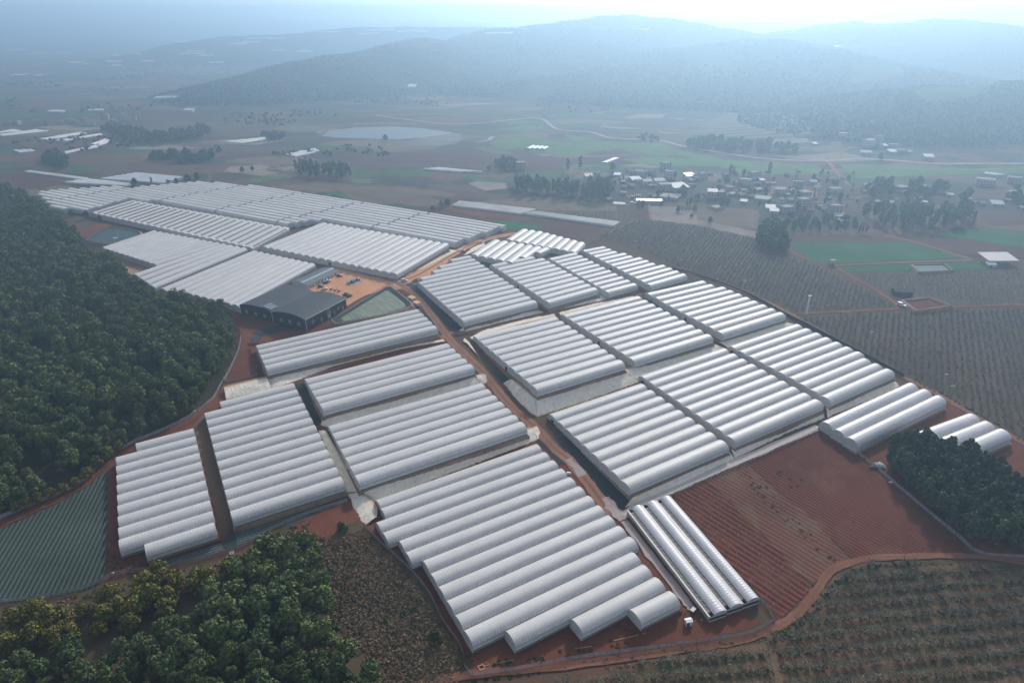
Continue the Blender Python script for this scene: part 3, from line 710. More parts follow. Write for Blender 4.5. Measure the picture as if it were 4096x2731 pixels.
        mb.add(vs, fs); t = mb.build('terrace', M[pad], None, org); tag(t, kind='structure')
    ALL_BLOCKS[label] = dict(L=LP, R=RP, u=u, fr=fr, w=width, org=org)
    print('GH %-28s n=%d w=%.2f ang=%.1f len=%.1f' % (label[:28], n, width, math.degrees(math.atan2(u.y, u.x)), (RP[0]-LP[0]).length))
    return root
G = greenhouse
def seq(*a):
    d = {}
    for k, p in a: d[k] = p
    return d
G('small grey greenhouse beside the strawberry field, nearest the pine wood', 11, seq((1,(541,1772)),(2,(461,1828)),(10,(472,2161)),(11,(576,2180))), seq((1,(773,1711)),(2,(781,1743)),(10,(849,2044)),(11,(857,2090))), (0, 1.0), pad='red')
G('thirteen span grey greenhouse right of the bare soil lane by the wood', 13, seq((1,(879,1606)),(2,(818,1651)),(13,(922,2047))), seq((1,(1175,1530)),(2,(1188,1556)),(13,(1367,1906))), (-0.5, 1.5))
G('five span greenhouse directly below the dark warehouse', 5, seq((1,(1025,1382)),(5,(1061,1464))), seq((1,(1673,1236)),(5,(1741,1301))), (0.5, 2.5))
G('five span greenhouse between two cream banks, left of the road junction', 5, seq((1,(1222,1517)),(5,(1282,1617))), seq((1,(1794,1373)),(5,(1886,1455))), (-0.5, 3.0))
G('seven span greenhouse with red drain trench along its left end', 7, seq((1,(1317,1705)),(7,(1424,1904))), seq((1,(1932,1531)),(7,(2093,1686))), (-1.0, 3.0))
G('largest front greenhouse with stepped left ends above the scrub slope', 15, seq((1,(1511,1998)),(2,(1529,2032)),(3,(1512,2088)),(4,(1538,2130)),(5,(1604,2163)),(6,(1631,2209)),(7,(1701,2243)),(12,(1870,2526)),(13,(2040,2528)),(14,(2306,2480)),(15,(2541,2441))),
  seq((1,(2155,1772)),(11,(2534,2144)),(12,(2545,2207)),(13,(2590,2257)),(14,(2640,2308)),(15,(2698,2364))), (-1.0, 1.0), pad='red')
G('nine span greenhouse beside the black ditch, above the post field', 9, seq((1,(2209,1658)),(9,(2500,1925))), seq((1,(2575,1534)),(9,(2895,1760))), (-1.0, 2.0), doors=((1, 0),))
G('ten span greenhouse above the long white fence of the red field', 10, seq((1,(2571,1505)),(10,(2922,1746))), seq((1,(2903,1394)),(10,(3274,1598))), (-1.0, 2.0), doors=((1, 0),))
G('ten span glossy greenhouse with two shorter lower spans along the black boundary wall', 10, seq((1,(2930,1386)),(7,(3169,1512)),(8,(3211,1536)),(10,(3302,1587))), seq((1,(3196,1297)),(7,(3440,1407)),(8,(3467,1434)),(10,(3559,1476))), (-1.0, 2.0), doors=((1, 0),))
G('shiny new three span greenhouse with closed pink sides beside the ploughed field', 3, seq((1,(3307,1690)),(3,(3407,1753))), seq((1,(3653,1533)),(3,(3763,1583))), (0, 0.5), 'film_new', openside=False, rise=3.6, eave=3.0, vent='film_new')
G('shiny short three span greenhouse partly hidden by the gum trees', 3, seq((1,(3690,1733)),(3,(3800,1812))), seq((1,(3897,1657)),(3,(4020,1718))), (0, 0.5), 'film_new', openside=False, rise=3.4, eave=3.0, vent='film_new')
G('ten span greenhouse on the highest white bank at the road corner', 10, seq((1,(1903,1346)),(10,(2136,1543))), seq((1,(2225,1266)),(10,(2485,1439))), (-1.0, 5.0), doors=((6, 0),))
G('ten span greenhouse in the middle of the slope behind the long cream bank', 10, seq((1,(2256,1259)),(10,(2523,1431))), seq((1,(2557,1184)),(10,(2837,1336))), (-0.5, 3.5), doors=((6, 0),))
G('ten span greenhouse bordering the bare orchard with two shorter upper spans', 10, seq((1,(2593,1173)),(2,(2626,1190)),(3,(2652,1207)),(10,(2878,1326))), seq((1,(2816,1123)),(2,(2848,1137)),(3,(2896,1147)),(10,(3128,1249))), (-0.5, 2.5), doors=((6, 0),))
G('fourteen span greenhouse with four staggered top spans beside the yellow roofed cabins', 14, seq((1,(1802,1038)),(2,(1758,1064)),(3,(1732,1084)),(4,(1683,1111)),(5,(1677,1129)),(14,(1844,1274))), seq((1,(1880,1022)),(14,(2139,1200))), (-0.5, 2.0))
G('eleven span greenhouse right of the green seedling bed', 11, seq((1,(1969,1059)),(2,(1990,1073)),(11,(2186,1202))), seq((1,(2133,1025)),(2,(2174,1032)),(11,(2380,1149))), (-0.5, 2.0), doors=((6, 0),))
G('eleven span narrow greenhouse left of the topmost orchard edge block', 11, seq((1,(2201,1034)),(11,(2423,1162))), seq((1,(2304,1010)),(11,(2539,1132))), (0, 1.0))
G('twelve span greenhouse with stepped right ends on the orchard edge', 12, seq((1,(2334,1001)),(12,(2593,1135))), seq((1,(2417,985)),(3,(2462,1004)),(4,(2500,1011)),(5,(2524,1022)),(6,(2563,1029)),(8,(2614,1051)),(9,(2655,1059)),(12,(2736,1094))), (0, 1.5), doors=((6, 0),))
G('seven span cream greenhouse turned towards the farm road, front row', 7, seq((1,(1895,1017)),(5,(2034,1044)),(6,(2088,1026)),(7,(2148,1007))), seq((1,(1987,957)),(7,(2186,989))), (0.5, 0.5), 'film_far')
G('nine span cream greenhouse turned towards the farm road, rear row', 9, seq((1,(2035,957)),(9,(2288,1005))), seq((1,(2100,915)),(3,(2160,924)),(9,(2326,967))), (0.3, 0.3), 'film_far')
G('eighteen span greenhouse facing the orange yard with its row of arches', 18, seq((1,(1057,985)),(18,(1571,1090))), seq((1,(1297,889)),(18,(1781,970))), (0.3, 1.2), doors=((10, 0),), ventspan=(0.03, 0.06))
G('ten span greenhouse behind the dark warehouse and office', 10, seq((1,(650,1153)),(3,(706,1172)),(4,(757,1171)),(10,(940,1217))), seq((1,(1020,1001)),(10,(1247,1050))), (0.3, 0.8), ventspan=(0.03, 0.06))
G('fifteen span greenhouse stepping down into the pine wood', 15, seq((1,(411,989)),(11,(612,1052)),(12,(539,1096)),(15,(604,1140))), seq((1,(619,921)),(15,(976,989))), (0.3, 0.5), ventspan=(0.03, 0.06))
G('twenty four span greenhouse with dark open roof vents above the teal pond', 24, seq((1,(370,850)),(24,(990,985))), seq((1,(533,801)),(24,(1140,907))), (0.3, 0.6), vent='vent_open', ventspan=(0.15, 0.30))
# the three-span tunnel house across the slope: flat arches with wide open strips between
def tunnelhouse():
    Ls = [hit(2541,2020,4.6), hit(2599,2002,4.6), hit(2656,1983,4.6)]; Rs = [hit(2875,2443,4.6), hit(2939,2416,4.6), hit(3007,2391,4.6)]
    org = sum(Ls+Rs, Vector())/6; org.z = tz(org.x, org.y)
    root = empty('tunnel_house', org, 0, 'three span tunnel house with wide open strips between glossy roofs, beside the post field', 'greenhouse', 'plastic greenhouses of the farm')
    u = (Rs[1]-Ls[1]).to_2d().normalized(); fr = Vector((-u.y, u.x)).to_3d()
    if fr.x < 0: fr = -fr
    w = abs((Rs[2]-Rs[0]).dot(fr))/2; ev, rs = 3.1, 1.25; up = lambda z: Vector((0, 0, z))
    for l, r in zip(Ls, Rs):
        l = l-up(4.6); r = r-up(4.6); V = []; UV = []; F = []; ln = (r-l).length; NA = 10; NS = 8
        c0 = fr*(-0.08*w); hv = fr*(w*0.345)
        for s in range(NS+1):
            c = l.lerp(r, s/NS)+c0*0
            for k in range(NA+1):
                t = math.pi*(0.12+0.76*k/NA); V.append(c+fr*(w*0.14)+hv*(-math.cos(t)/math.cos(0.12*math.pi))+up(ev+rs*(math.sin(t)-math.sin(0.12*math.pi))/(1-math.sin(0.12*math.pi)))); UV.append((ln*s/NS, 0.1+0.8*k/NA))
        for s in range(NS):
            for k in range(NA): a = s*(NA+1)+k; F.append([a, a+1, a+NA+2, a+NA+1])
        o = uvmesh('roof_film', V, F, UV, M['film_new'], root, org)
        # open strip with purlins, gutter and inner bed
        V = []; UV = []; F = []
        for s in range(2):
            c = l.lerp(r, 0.03+0.94*s)
            for k, q in enumerate((-0.44, -0.21)): V.append(c+fr*(w*q)+up(ev-0.25)); UV.append((ln*s, k))
        uvmesh('roof_vent', V, [[0, 1, 3, 2]], UV, M['vent_open'], o, org)
        mb = MB(); mb.beam(l-fr*(w*0.5)+up(ev), r-fr*(w*0.5)+up(ev), 0.7, 0.14); mb.beam(l-fr*(w*0.21)+up(ev), r-fr*(w*0.21)+up(ev), 0.12, 0.12)
        for j in range(int(ln/2.7)):
            c = l.lerp(r, j/int(ln/2.7)); mb.beam(c-fr*(w*0.5)+up(ev-0.1), c-fr*(w*0.21)+up(ev-0.1), 0.08)
        mb.build('gutter', M['gutter_new'], root, org)
        for p, e in ((l, -1), (r, 1)):
            mb = MB(); ou = u.to_3d()*(0.05*e); pts = []
            for k in range(NA+1):
                t = math.pi*(0.12+0.76*k/NA); pts.append(p+fr*(w*0.14)+hv*(-math.cos(t)/math.cos(0.12*math.pi))+up(ev-0.02+rs*(math.sin(t)-math.sin(0.12*math.pi))/(1-math.sin(0.12*math.pi)))+ou)
            mb.add(pts, [list(range(len(pts)))], 0)
            a = p-fr*(w/2)+ou; b = p+fr*(w/2)+ou
            mb.quad(a+up(2.2), b+up(2.2), b+up(ev), a+up(ev), 0); mb.quad(a-up(.4), b-up(.4), b+up(.9), a+up(.9), 0)
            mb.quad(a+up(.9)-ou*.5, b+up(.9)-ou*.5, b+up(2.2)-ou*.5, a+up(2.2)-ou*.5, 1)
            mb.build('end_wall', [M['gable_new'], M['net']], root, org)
    for P0, P1, s in ((Ls[0], Rs[0], -1), (Ls[2], Rs[2], 1)):
        a = P0-up(4.6)+fr*(s*w/2); b = P1-up(4.6)+fr*(s*w/2); mb = MB()
        mb.quad(a+up(1.0), b+up(1.0), b+up(ev), a+up(ev), 0); mb.quad(a-up(.4), b-up(.4), b+up(1.0), a+up(1.0), 1)
        k = 24
        for j in range(k+1): c = a.lerp(b, j/k)+fr*(s*0.06); mb.beam(c-up(.4), c+up(ev), 0.09, 0.09, 2)
        mb.build('side_curtain', [M['gable_new'], M['redwall'], M['steel']], root, org)
tunnelhouse()
# the long far greenhouse: spans run down to the road, broken by dark cross gaps, edges stepped
def far_house():
    e = EAVE+RISE+0.3
    out = [hit(px, py, e) for px, py in [(216,828),(149,765),(256,753),(330,750),(430,742),(560,742),(639,737),(740,728),(808,722),(999,738),(1080,750),(1297,778),(1425,802),(1529,817),(1606,831),(1817,867),(2030,898),(1811,974),(1775,962),(1294,876),(1138,893),(533,788),(355,838)]]
    a = hit(1811,974,e); b = hit(2030,898,e)
    r0 = hit(1529,817,e); r1 = hit(2030,898,e); d = (r1-r0).to_2d().normalized(); v = Vector((-d.y, d.x))
    if v.dot((b-a).to_2d()) < 0: v = -v
    pts = [((p-a).to_2d().dot(d), (p-a).to_2d().dot(v)) for p in out]
    vmax = max(q[1] for q in pts); vmin = min(q[1] for q in pts); jmin = int(math.ceil(vmin/8.1)); nrow = int(vmax/8.1)+1
    print('far house rows', nrow, 'vmax', vmax, 'd', math.degrees(math.atan2(d.y, d.x)), 'umin', min(q[0] for q in pts))
    def span(vv):
        xs = []
        for i in range(len(pts)):
            (u0, v0), (u1, v1) = pts[i], pts[(i+1) % len(pts)]
            if (v0-vv)*(v1-vv) <= 0 and v0 != v1: xs.append(u0+(u1-u0)*(vv-v0)/(v1-v0))
        xs.sort(); return [(xs[i], xs[i+1]) for i in range(0, len(xs)-1, 2) if xs[i+1]-xs[i] > 12]
    # four column houses, each a row of spans; gaps step with the rows
    rowsd = []
    for j in range(jmin, nrow):
        s = span(max(vmin+.3, min(0.2+8.1*j, vmax-0.3)))
        for q in s: rowsd.append((j, q))
    NC = 6; umin = min(s[0] for _, s in rowsd); cl = (0-umin)/NC
    names = ['leftmost house of the long far greenhouse row, ending in the pine wood', 'second house from the wood in the long far greenhouse row', 'third house from the wood in the long far greenhouse row', 'fourth house from the wood in the long far greenhouse row',
             'fifth house from the wood in the long far greenhouse row', 'rightmost house of the long far greenhouse row, beside the orange road']
    for c in range(NC):
        bays = []
        for j, (s0, s1) in rowsd:
            sh = (j//3)*7.5-10
            u0 = umin+cl*c+(sh if c else -1e3); u1 = umin+cl*(c+1)+(sh if c < NC-1 else 1e3)
            u0 = max(u0+1.2, s0); u1 = min(u1-1.2, s1-(j % 3)*1.5)
            if u1-u0 > 14: bays.append((j, u0, u1))
        if not bays: continue
        j0 = bays[len(bays)//2]; o2 = a.to_2d()+d*((j0[1]+j0[2])/2)+v*(8.1*j0[0]); org = Vector((o2.x, o2.y, tz(o2.x, o2.y)))
        root = empty('greenhouse', org, 0, names[c], 'greenhouse', 'plastic greenhouses of the farm')
        vv = v.to_3d(); hv = vv*(-4.0); up = lambda z: Vector((0, 0, z)); NA = 10
        for n_, (j, u0, u1) in enumerate(bays):
            def P(uu):
                q = a.to_2d()+d*uu+v*(8.1*j); return Vector((q.x, q.y, tz(q.x, q.y)+0.25))
            V = []; UV = []; F = []; NS = max(2, int((u1-u0)/15)); ln = u1-u0; Lp, Rp = P(u0), P(u1)
            for s in range(NS+1):
                cc = Lp.lerp(Rp, s/NS)
                for k in range(NA+1): V.append(arc(cc, hv, EAVE, RISE, math.pi*k/NA)); UV.append((ln*s/NS, k/NA))
            for s in range(NS):
                for k in range(NA): q = s*(NA+1)+k; F.append([q, q+1, q+NA+2, q+NA+1])
            uvmesh('roof_film', V, F, UV, M['film_far'], root, org)
            for p, ss in ((Lp, -1), (Rp, 1)):
                mb = MB(); ou = d.to_3d()*(0.05*ss); top = [arc(p, hv*0.99, EAVE, RISE*.99, math.pi*k/NA)+ou for k in range(NA+1)]
                mb.add([p-hv+ou-up(0.8)]+top+[p+hv+ou-up(0.8)], [list(range(NA+3))]); mb.build('end_wall', M['gable'], root, org)
            if n_ == 0 or True:
                mb = MB(); A_ = Lp+hv*1.002; B_ = Rp+hv*1.002; mb.quad(A_-up(1), B_-up(1), B_+up(EAVE), A_+up(EAVE)); mb.build('side_curtain', M['curtain'], root, org)
    far = None
far_house()
# ---------------------------------------------------------------- white banks: cloth laid from a terrace edge (top) to the ground (foot)
def bank(top, foot, h, label, inner=9.0, n=26, mat='bank', hf=0.15, col_=None):
    T = [hit(px, py, h if not isinstance(h, tuple) else h[0]+(h[1]-h[0])*i/(len(top)-1)) for i, (px, py) in enumerate(top)]
    B = [hit(px, py, hf) for px, py in foot]
    def resample(P, n):
        d = [0]
        for a, b in zip(P[:-1], P[1:]): d.append(d[-1]+(b-a).length)
        out = []
        for k in range(n+1):
            s = d[-1]*k/n; i = max(j for j in range(len(d)) if d[j] <= s+1e-6); i = min(i, len(P)-2)
            out.append(P[i].lerp(P[i+1], (s-d[i])/max(1e-6, d[i+1]-d[i])))
        return out, d[-1]
    n = max(6, int(sum((b-a).length for a, b in zip(T[:-1], T[1:]))/1.6))
    Tn, ln = resample(T, n); Bn, _ = resample(B, n); V = []; UV = []; F = []; NK = 7
    for i in range(n+1):
        for k in range(NK):
            t = k/(NK-1); p = Bn[i].lerp(Tn[i], t); w = math.sin(math.pi*t)
            V.append(p+Vector((random.gauss(0, 0.10), random.gauss(0, 0.10), random.gauss(0, 0.12)*w+0.25*w+(random.gauss(0, 0.10) if k == 0 else 0)))+((Bn[i]-Tn[i]).to_2d().to_3d().normalized()*(random.gauss(0, 0.25) if k == 0 else 0)))
            UV.append((ln*i/n, t))
    for i in range(n):
        for k in range(NK-1): a = i*NK+k; F.append([a, a+NK, a+NK+1, a+1])
    # lip laid back over the edge
    b0 = len(V); back = []
    for i in range(n+1):
        dr = (Tn[i]-Bn[i]).to_2d().to_3d().normalized(); V.append(Tn[i]+dr*0.9+Vector((0, 0, -0.05))); UV.append((ln*i/n, 0.99))
    for i in range(n): a = i*NK+NK-1; F.append([a, a+NK, b0+i+1, b0+i])
    o = uvmesh('bank_cover', V, F, UV, M[mat], None, (0, 0, 0)); tag(o, label, 'bank cover', 'white cloth covers on the terrace banks')
    # soil core under the cloth
    mb = MB()
    for i in range(n):
        dr = (Tn[i]-Bn[i]).to_2d().to_3d().normalized()*inner; e = Vector((0, 0, 0.12))
        a, b = Tn[i]-e, Tn[i+1]-e
        mb.quad(a, b, b+dr, a+dr)
        mb.quad(Bn[i]-Vector((0, 0, .4)), Bn[i+1]-Vector((0, 0, .4)), b, a)
    t = mb.build('terrace', M['pad']); tag(t, kind='structure')
# M: the big corner bank (two faces)
bank([(2044,1516),(2140,1591)], [(2013,1532),(2060,1592),(2118,1648),(2148,1668)], 5.0, 'short white bank face beside the road at the highest terrace corner', 4)
bank([(2140,1591),(2300,1540),(2497,1483)], [(2148,1668),(2200,1652),(2420,1578),(2560,1528)], 5.0, 'broad white bank below the ten span greenhouse at the road corner', 4)
bank([(2497,1483),(2530,1468),(2700,1415),(2843,1372)], [(2560,1528),(2575,1520),(2720,1470),(2925,1402)], (5.0, 3.2), 'white bank continuing right with rust streaks, below the middle greenhouse', 4)
bank([(2880,1370),(3000,1330),(3135,1285)], [(2925,1402),(3010,1370),(3100,1335),(3190,1303)], 2.6, 'white bank at the upper right end, below the orchard edge greenhouse', 4)
bank([(2528,1990),(2700,1915),(2915,1805)], [(2500,2030),(2555,2010),(2720,1940),(2940,1835)], 2.2, 'narrow cream bank below the greenhouse by the black ditch', 3)
bank([(2925,1800),(2950,1795),(3130,1700),(3285,1630)], [(2940,1835),(2965,1822),(3140,1735),(3300,1672)], 2.0, 'narrow cream bank below the greenhouse above the ploughed field', 3)
bank([(3305,1630),(3450,1570),(3575,1520)], [(3310,1672),(3330,1660),(3480,1600),(3600,1545)], 2.0, 'grey cream bank above the shiny three span greenhouse', 3)
bank([(1852,1310),(2000,1268),(2152,1242)], [(1835,1325),(1870,1327),(2000,1292),(2175,1250)], 2.2, 'white bank below the fourteen span greenhouse, above the cross road', 3)
bank([(1895,1362),(1960,1330),(2100,1290),(2222,1262)], [(1880,1350),(1930,1322),(2090,1280),(2215,1255)], 1.0, 'low white sheet along the lower side of the cross road', 1, hf=0.5)
bank([(2222,1238),(2400,1180)], [(2225,1240),(2330,1222),(2440,1200)], 0.9, 'white wedge sheet below the eleven span greenhouse', 3)
bank([(2240,1258),(2400,1218),(2540,1190)], [(2235,1250),(2390,1212),(2530,1184)], 0.9, 'thin white sheet between cross road and the middle greenhouse', 1, hf=0.5)
bank([(1070,1508),(1300,1442),(1560,1378),(1755,1340)], [(1052,1528),(1090,1560),(1160,1535),(1310,1478),(1500,1415),(1750,1352)], 2.4, 'long cream bank below the five span greenhouse by the warehouse', 3)
bank([(895,1552),(980,1530),(1068,1510)], [(905,1600),(985,1580),(1090,1562)], 3.2, 'tan cloth covered bank end beside the pine wood fence', 3)
bank([(1280,1478),(1420,1440),(1600,1395),(1780,1362)], [(1265,1484),(1420,1434),(1600,1389),(1772,1357)], 0.9, 'ragged cream sheet along the upper edge of the road junction greenhouse', 1, hf=0.5)
bank([(1298,1668),(1500,1605),(1700,1550),(1898,1505)], [(1280,1700),(1320,1712),(1520,1652),(1720,1592),(1920,1535)], 3.0, 'silvery wrinkled bank between the five and seven span greenhouses', 3)
bank([(1900,1505),(1920,1498),(1942,1498)], [(1920,1535),(1938,1536),(1950,1526)], 2.6, 'flared pale end flap of the silvery bank by the black ditch', 1)
bank([(1452,1970),(1650,1890),(1900,1795),(2130,1712)], [(1460,1985),(1500,2010),(1520,2005),(1690,1935),(1940,1840),(2160,1755)], 3.0, 'grey white bank between the seven span and the largest front greenhouse', 3)
bank([(2132,1712),(2150,1705)], [(2152,1760),(2162,1735)], 2.6, 'rusty end flap of the grey white bank beside the road', 1)
bank([(1300,1722),(1345,1800),(1400,1900),(1440,1968)], [(1272,1722),(1310,1800),(1345,1880),(1385,1970)], 1.6, 'pale tied cloth along the left side of the red drain trench', 1)
bank([(1440,1968),(1480,2000),(1504,2030),(1500,2070)], [(1388,1975),(1410,2020),(1430,2060),(1462,2100)], 1.6, 'bulging white cloth apron at the foot of the red drain trench', 1)
bank([(1578,1120),(1650,1090),(1805,1005),(1790,998)], [(1590,1112),(1690,1075),(1820,1008),(1828,1002)], 0.8, 'dusty white bank along the farm road below the eighteen span greenhouse', 1, hf=0.3)
bank([(1860,1020),(1905,1000),(1940,980)], [(1850,1025),(1890,990),(1935,970)], 1.2, 'dusty white heap of cloth beside the cream greenhouse', 1)
bank([(1853,1362),(1870,1372),(1915,1425)], [(1858,1352),(1880,1372),(1912,1424)], 0.9, 'thin curled white strip beside the main road', 0.5, hf=0.3)
# ---------------------------------------------------------------- farm buildings
M['redpit'] = soil('pit_floor', [(0.3, (0.075, 0.024, 0.018)), (0.5, (0.10, 0.033, 0.024)), (0.7, (0.13, 0.045, 0.033))])
M['redbank'] = M['red']
M['bluepost'] = plain('blue_posts', (0.05, 0.06, 0.11), 0.6, 0.3)
M['blackwall'] = plain('black_sheet', (0.016, 0.020, 0.024), 0.6, 0.3)
M['rust'] = plain('rusty_posts', (0.12, 0.06, 0.04), 0.8, 0.2)
M['sky_strip'] = plain('pale_roof_light', (0.30, 0.36, 0.36), 0.4, 0.4)
M['cloth_old'] = plain('dusty_liner', (0.14, 0.13, 0.125), 0.7, 0.3)
M['ochre'] = plain('ochre_pipe', (0.45, 0.30, 0.16), 0.6, 0.3)
M['roof_dark_plain'] = plain('dark_grey_metal', (0.05, 0.055, 0.06), 0.6, 0.3)
def corrug(name, c, period=1.0, rough=0.5, spec=0.4, uvdir=0):
    m = NT(name); uv = m.n('ShaderNodeUVMap'); sp = m.n('ShaderNodeSeparateXYZ'); m.l(uv.outputs[0], sp.inputs[0])
    s = m.math('SINE', m.math('MULTIPLY', sp.outputs[uvdir], 2*math.pi/period)); n = m.noise(m.pos(), 0.25, 5, 0.7)
    cc = m.ramp(n, [(0.3, mul(c, 0.82)), (0.7, mul(c, 1.18))])
    cc = m.mix(m.math('MULTIPLY', m.math('GREATER_THAN', s, 0.75), 0.35), cc, mul(c, 0.5))
    m.base(cc); m.set(rough, spec); m.bump(s, 0.4, 0.08); return m.m
M['roof_dark'] = corrug('slate_metal_roof', (0.040, 0.046, 0.055), 0.8, 0.6, 0.2)
M['wall_dark'] = corrug('dark_metal_cladding', (0.030, 0.040, 0.050), 0.7, 0.5)
M['roof_blue'] = corrug('blue_grey_roof', (0.085, 0.105, 0.125), 0.9, 0.6, 0.25)
M['frame_w'] = plain('window_frame', (0.55, 0.53, 0.50), 0.5, 0.3)
M['glass'] = plain('window_glass', (0.05, 0.06, 0.07), 0.1, 0.6)
M['yellow'] = plain('yellow_roof', (0.62, 0.36, 0.13), 0.6, 0.3)
M['solar'] = plain('solar_cells', (0.02, 0.03, 0.06), 0.15, 0.7)
M['brickred'] = plain('dark_red_trim', (0.16, 0.05, 0.035), 0.7, 0.2)
up = lambda z: Vector((0, 0, z))
def wallquad(mb_uv, a, b, zt, zb):
    pass
def uvquad(V, UV, F, a, b, c, d):
    k = len(V); l = (b-a).length; h = (d-a).length
    V += [a, b, c, d]; UV += [(0, 0), (l, 0), (l, h), (0, h)]; F.append([k, k+1, k+2, k+3])
def windowpart(root, org, c, ax, nrm, w=1.5, h=1.6, bars=True):
    fr = MB(); ax = ax.normalized(); nrm = nrm.normalized()*0.06
    for s in (-1, 1):
        fr.beam(c+ax*(s*w/2)-up(h/2)+nrm, c+ax*(s*w/2)+up(h/2)+nrm, 0.2, 0.14); fr.beam(c-ax*(w/2)+up(s*h/2)+nrm, c+ax*(w/2)+up(s*h/2)+nrm, 0.14, 0.2)
    if bars: fr.beam(c-up(h/2)+nrm, c+up(h/2)+nrm, 0.12, 0.14); fr.beam(c-ax*(w/2)+nrm, c+ax*(w/2)+nrm, 0.14, 0.12)
    o = fr.build('window', M['frame_w'], root, org)
    g = MB(); k = nrm*0.6; g.quad(c-ax*(w/2)-up(h/2)+k, c+ax*(w/2)-up(h/2)+k, c+ax*(w/2)+up(h/2)+k, c-ax*(w/2)+up(h/2)+k); g.build('pane', M['glass'], o, org)
def warehouse():
    H = 8.0
    FR = hit(1223, 1283, H); BR = hit(1383, 1192, H); FL = hit(954, 1215, H)
    z = (FR.z+FL.z)/2; FR.z = BR.z = FL.z = z; L = BR-FR; Wd = FL-FR
    Ld = L.normalized(); Wd = Wd-Ld*Wd.dot(Ld)
    g = z-H-0.6; org = Vector((FR.x, FR.y, g)); root = empty('warehouse', org, 0, 'dark metal packing warehouse with two curved slate grey roofs', 'warehouse')
    n = Wd.normalized()
    down = lambda p: Vector((p.x, p.y, min(g, tz(p.x, p.y)-0.8)))
    for k in range(2):                        # two barrel roofs
        V = []; UV = []; F = []; a = FR+Wd*(k/2); hw = Wd/2
        rises = 2.3; NA = 16
        for s in range(2):
            o = a+L*s+Ld*(-0.5 if s == 0 else 0.5)
            for i in range(NA+1):
                t = i/NA; V.append(o+hw*t+up(rises*4*t*(1-t))); UV.append((L.length*s, hw.length*t))
        for i in range(NA): F.append([i, i+1, NA+2+i, NA+1+i])
        uvmesh('roof', V, F, UV, M['roof_dark'], root, org)
        for s, o in ((0, FR), (1, BR)):       # curved end walls
            o = o+Wd*(k/2)+Ld*(0.02 if s == 0 else -0.02); pts = [o+hw*(i/NA)+up(rises*4*(i/NA)*(1-i/NA)-0.03) for i in range(NA+1)]
            V = [down(o), ]+pts+[down(o+hw)]; UV = [((p-o).to_2d().length, p.z) for p in V]
            uvmesh('wall', V, [list(range(len(V)))], UV, M['wall_dark'], root, org, None, False)
    for o in (FR, FR+Wd):
        V = []; UV = []; F = []; uvquad(V, UV, F, down(o), down(o+L), o+L, o); uvmesh('wall', V, F, UV, M['wall_dark'], root, org, None, False)
    mb = MB()
    for o in (FR, FR+Wd*0.5, FR+Wd): mb.beam(down(o)-Ld*0.15, o-Ld*0.15, 0.28)
    mb.beam(FR-n*0.2, FR+L-n*0.2, 0.25); 
    mb.build('downpipe', M['frame_w'], root, org)
    for t in (0.11, 0.24, 0.37, 0.62, 0.76, 0.90): windowpart(root, org, FR+Wd*t-up(4.6)-Ld*0.05, n, -Ld, 1.9, 2.2)
    for t in (0.16, 0.56, 0.78): windowpart(root, org, FR+L*t-up(4.4)-n*0.05, Ld, -n, 1.9, 2.2)
    for t in (0.36, 0.68, 0.90):
        d = MB(); c = FR+L*t-n*0.08; d.quad(c-Ld*0.7-up(H-0.2), c+Ld*0.7-up(H-0.2), c+Ld*0.7-up(H-3.6), c-Ld*0.7-up(H-3.6)); d.build('door', M['concrete'], root, org)
    # solar panels on the roof beside the valley
    for i in range(3):
        for j in range(2):
            t = 0.50+0.055*(j+0.4)-0.01; s = 0.03+0.055*i
            c = FR+Wd*0.5+L*(s)+Wd*(0.06+0.05*j)
            tt = (0.06+0.05*j)/0.5; c = c+up(2.6*4*tt*(1-tt)+0.25)
            p = MB(); ax = n; sl = Vector((n.x, n.y, 2.6*4*(1-2*tt)/(Wd.length*0.5))).normalized()
            a = c-Ld*1.15-sl*2.2; b = c+Ld*1.15-sl*2.2; cc = c+Ld*1.15+sl*2.2; d = c-Ld*1.15+sl*2.2
            up2 = up(0.12); p.add([a, b, cc, d, a+up2, b+up2, cc+up2, d+up2], [[4, 5, 6, 7], [0, 1, 5, 4], [1, 2, 6, 5], [2, 3, 7, 6], [3, 0, 4, 7], [3, 2, 1, 0]])
            o = p.build('solar_panel', M['solar'], None, tuple(c)); tag(o, 'dark solar panel lying flat on the warehouse roof beside the valley', 'solar panel', 'solar panels on the warehouse roof')
            q = MB(); q.beam(b-Vector((0,0,0))+up2*1.3, cc+up2*1.3, 0.28, 0.08); fr = q.build('frame', M['white'], o, tuple(c))
    return FR, L, Wd
WH = warehouse()
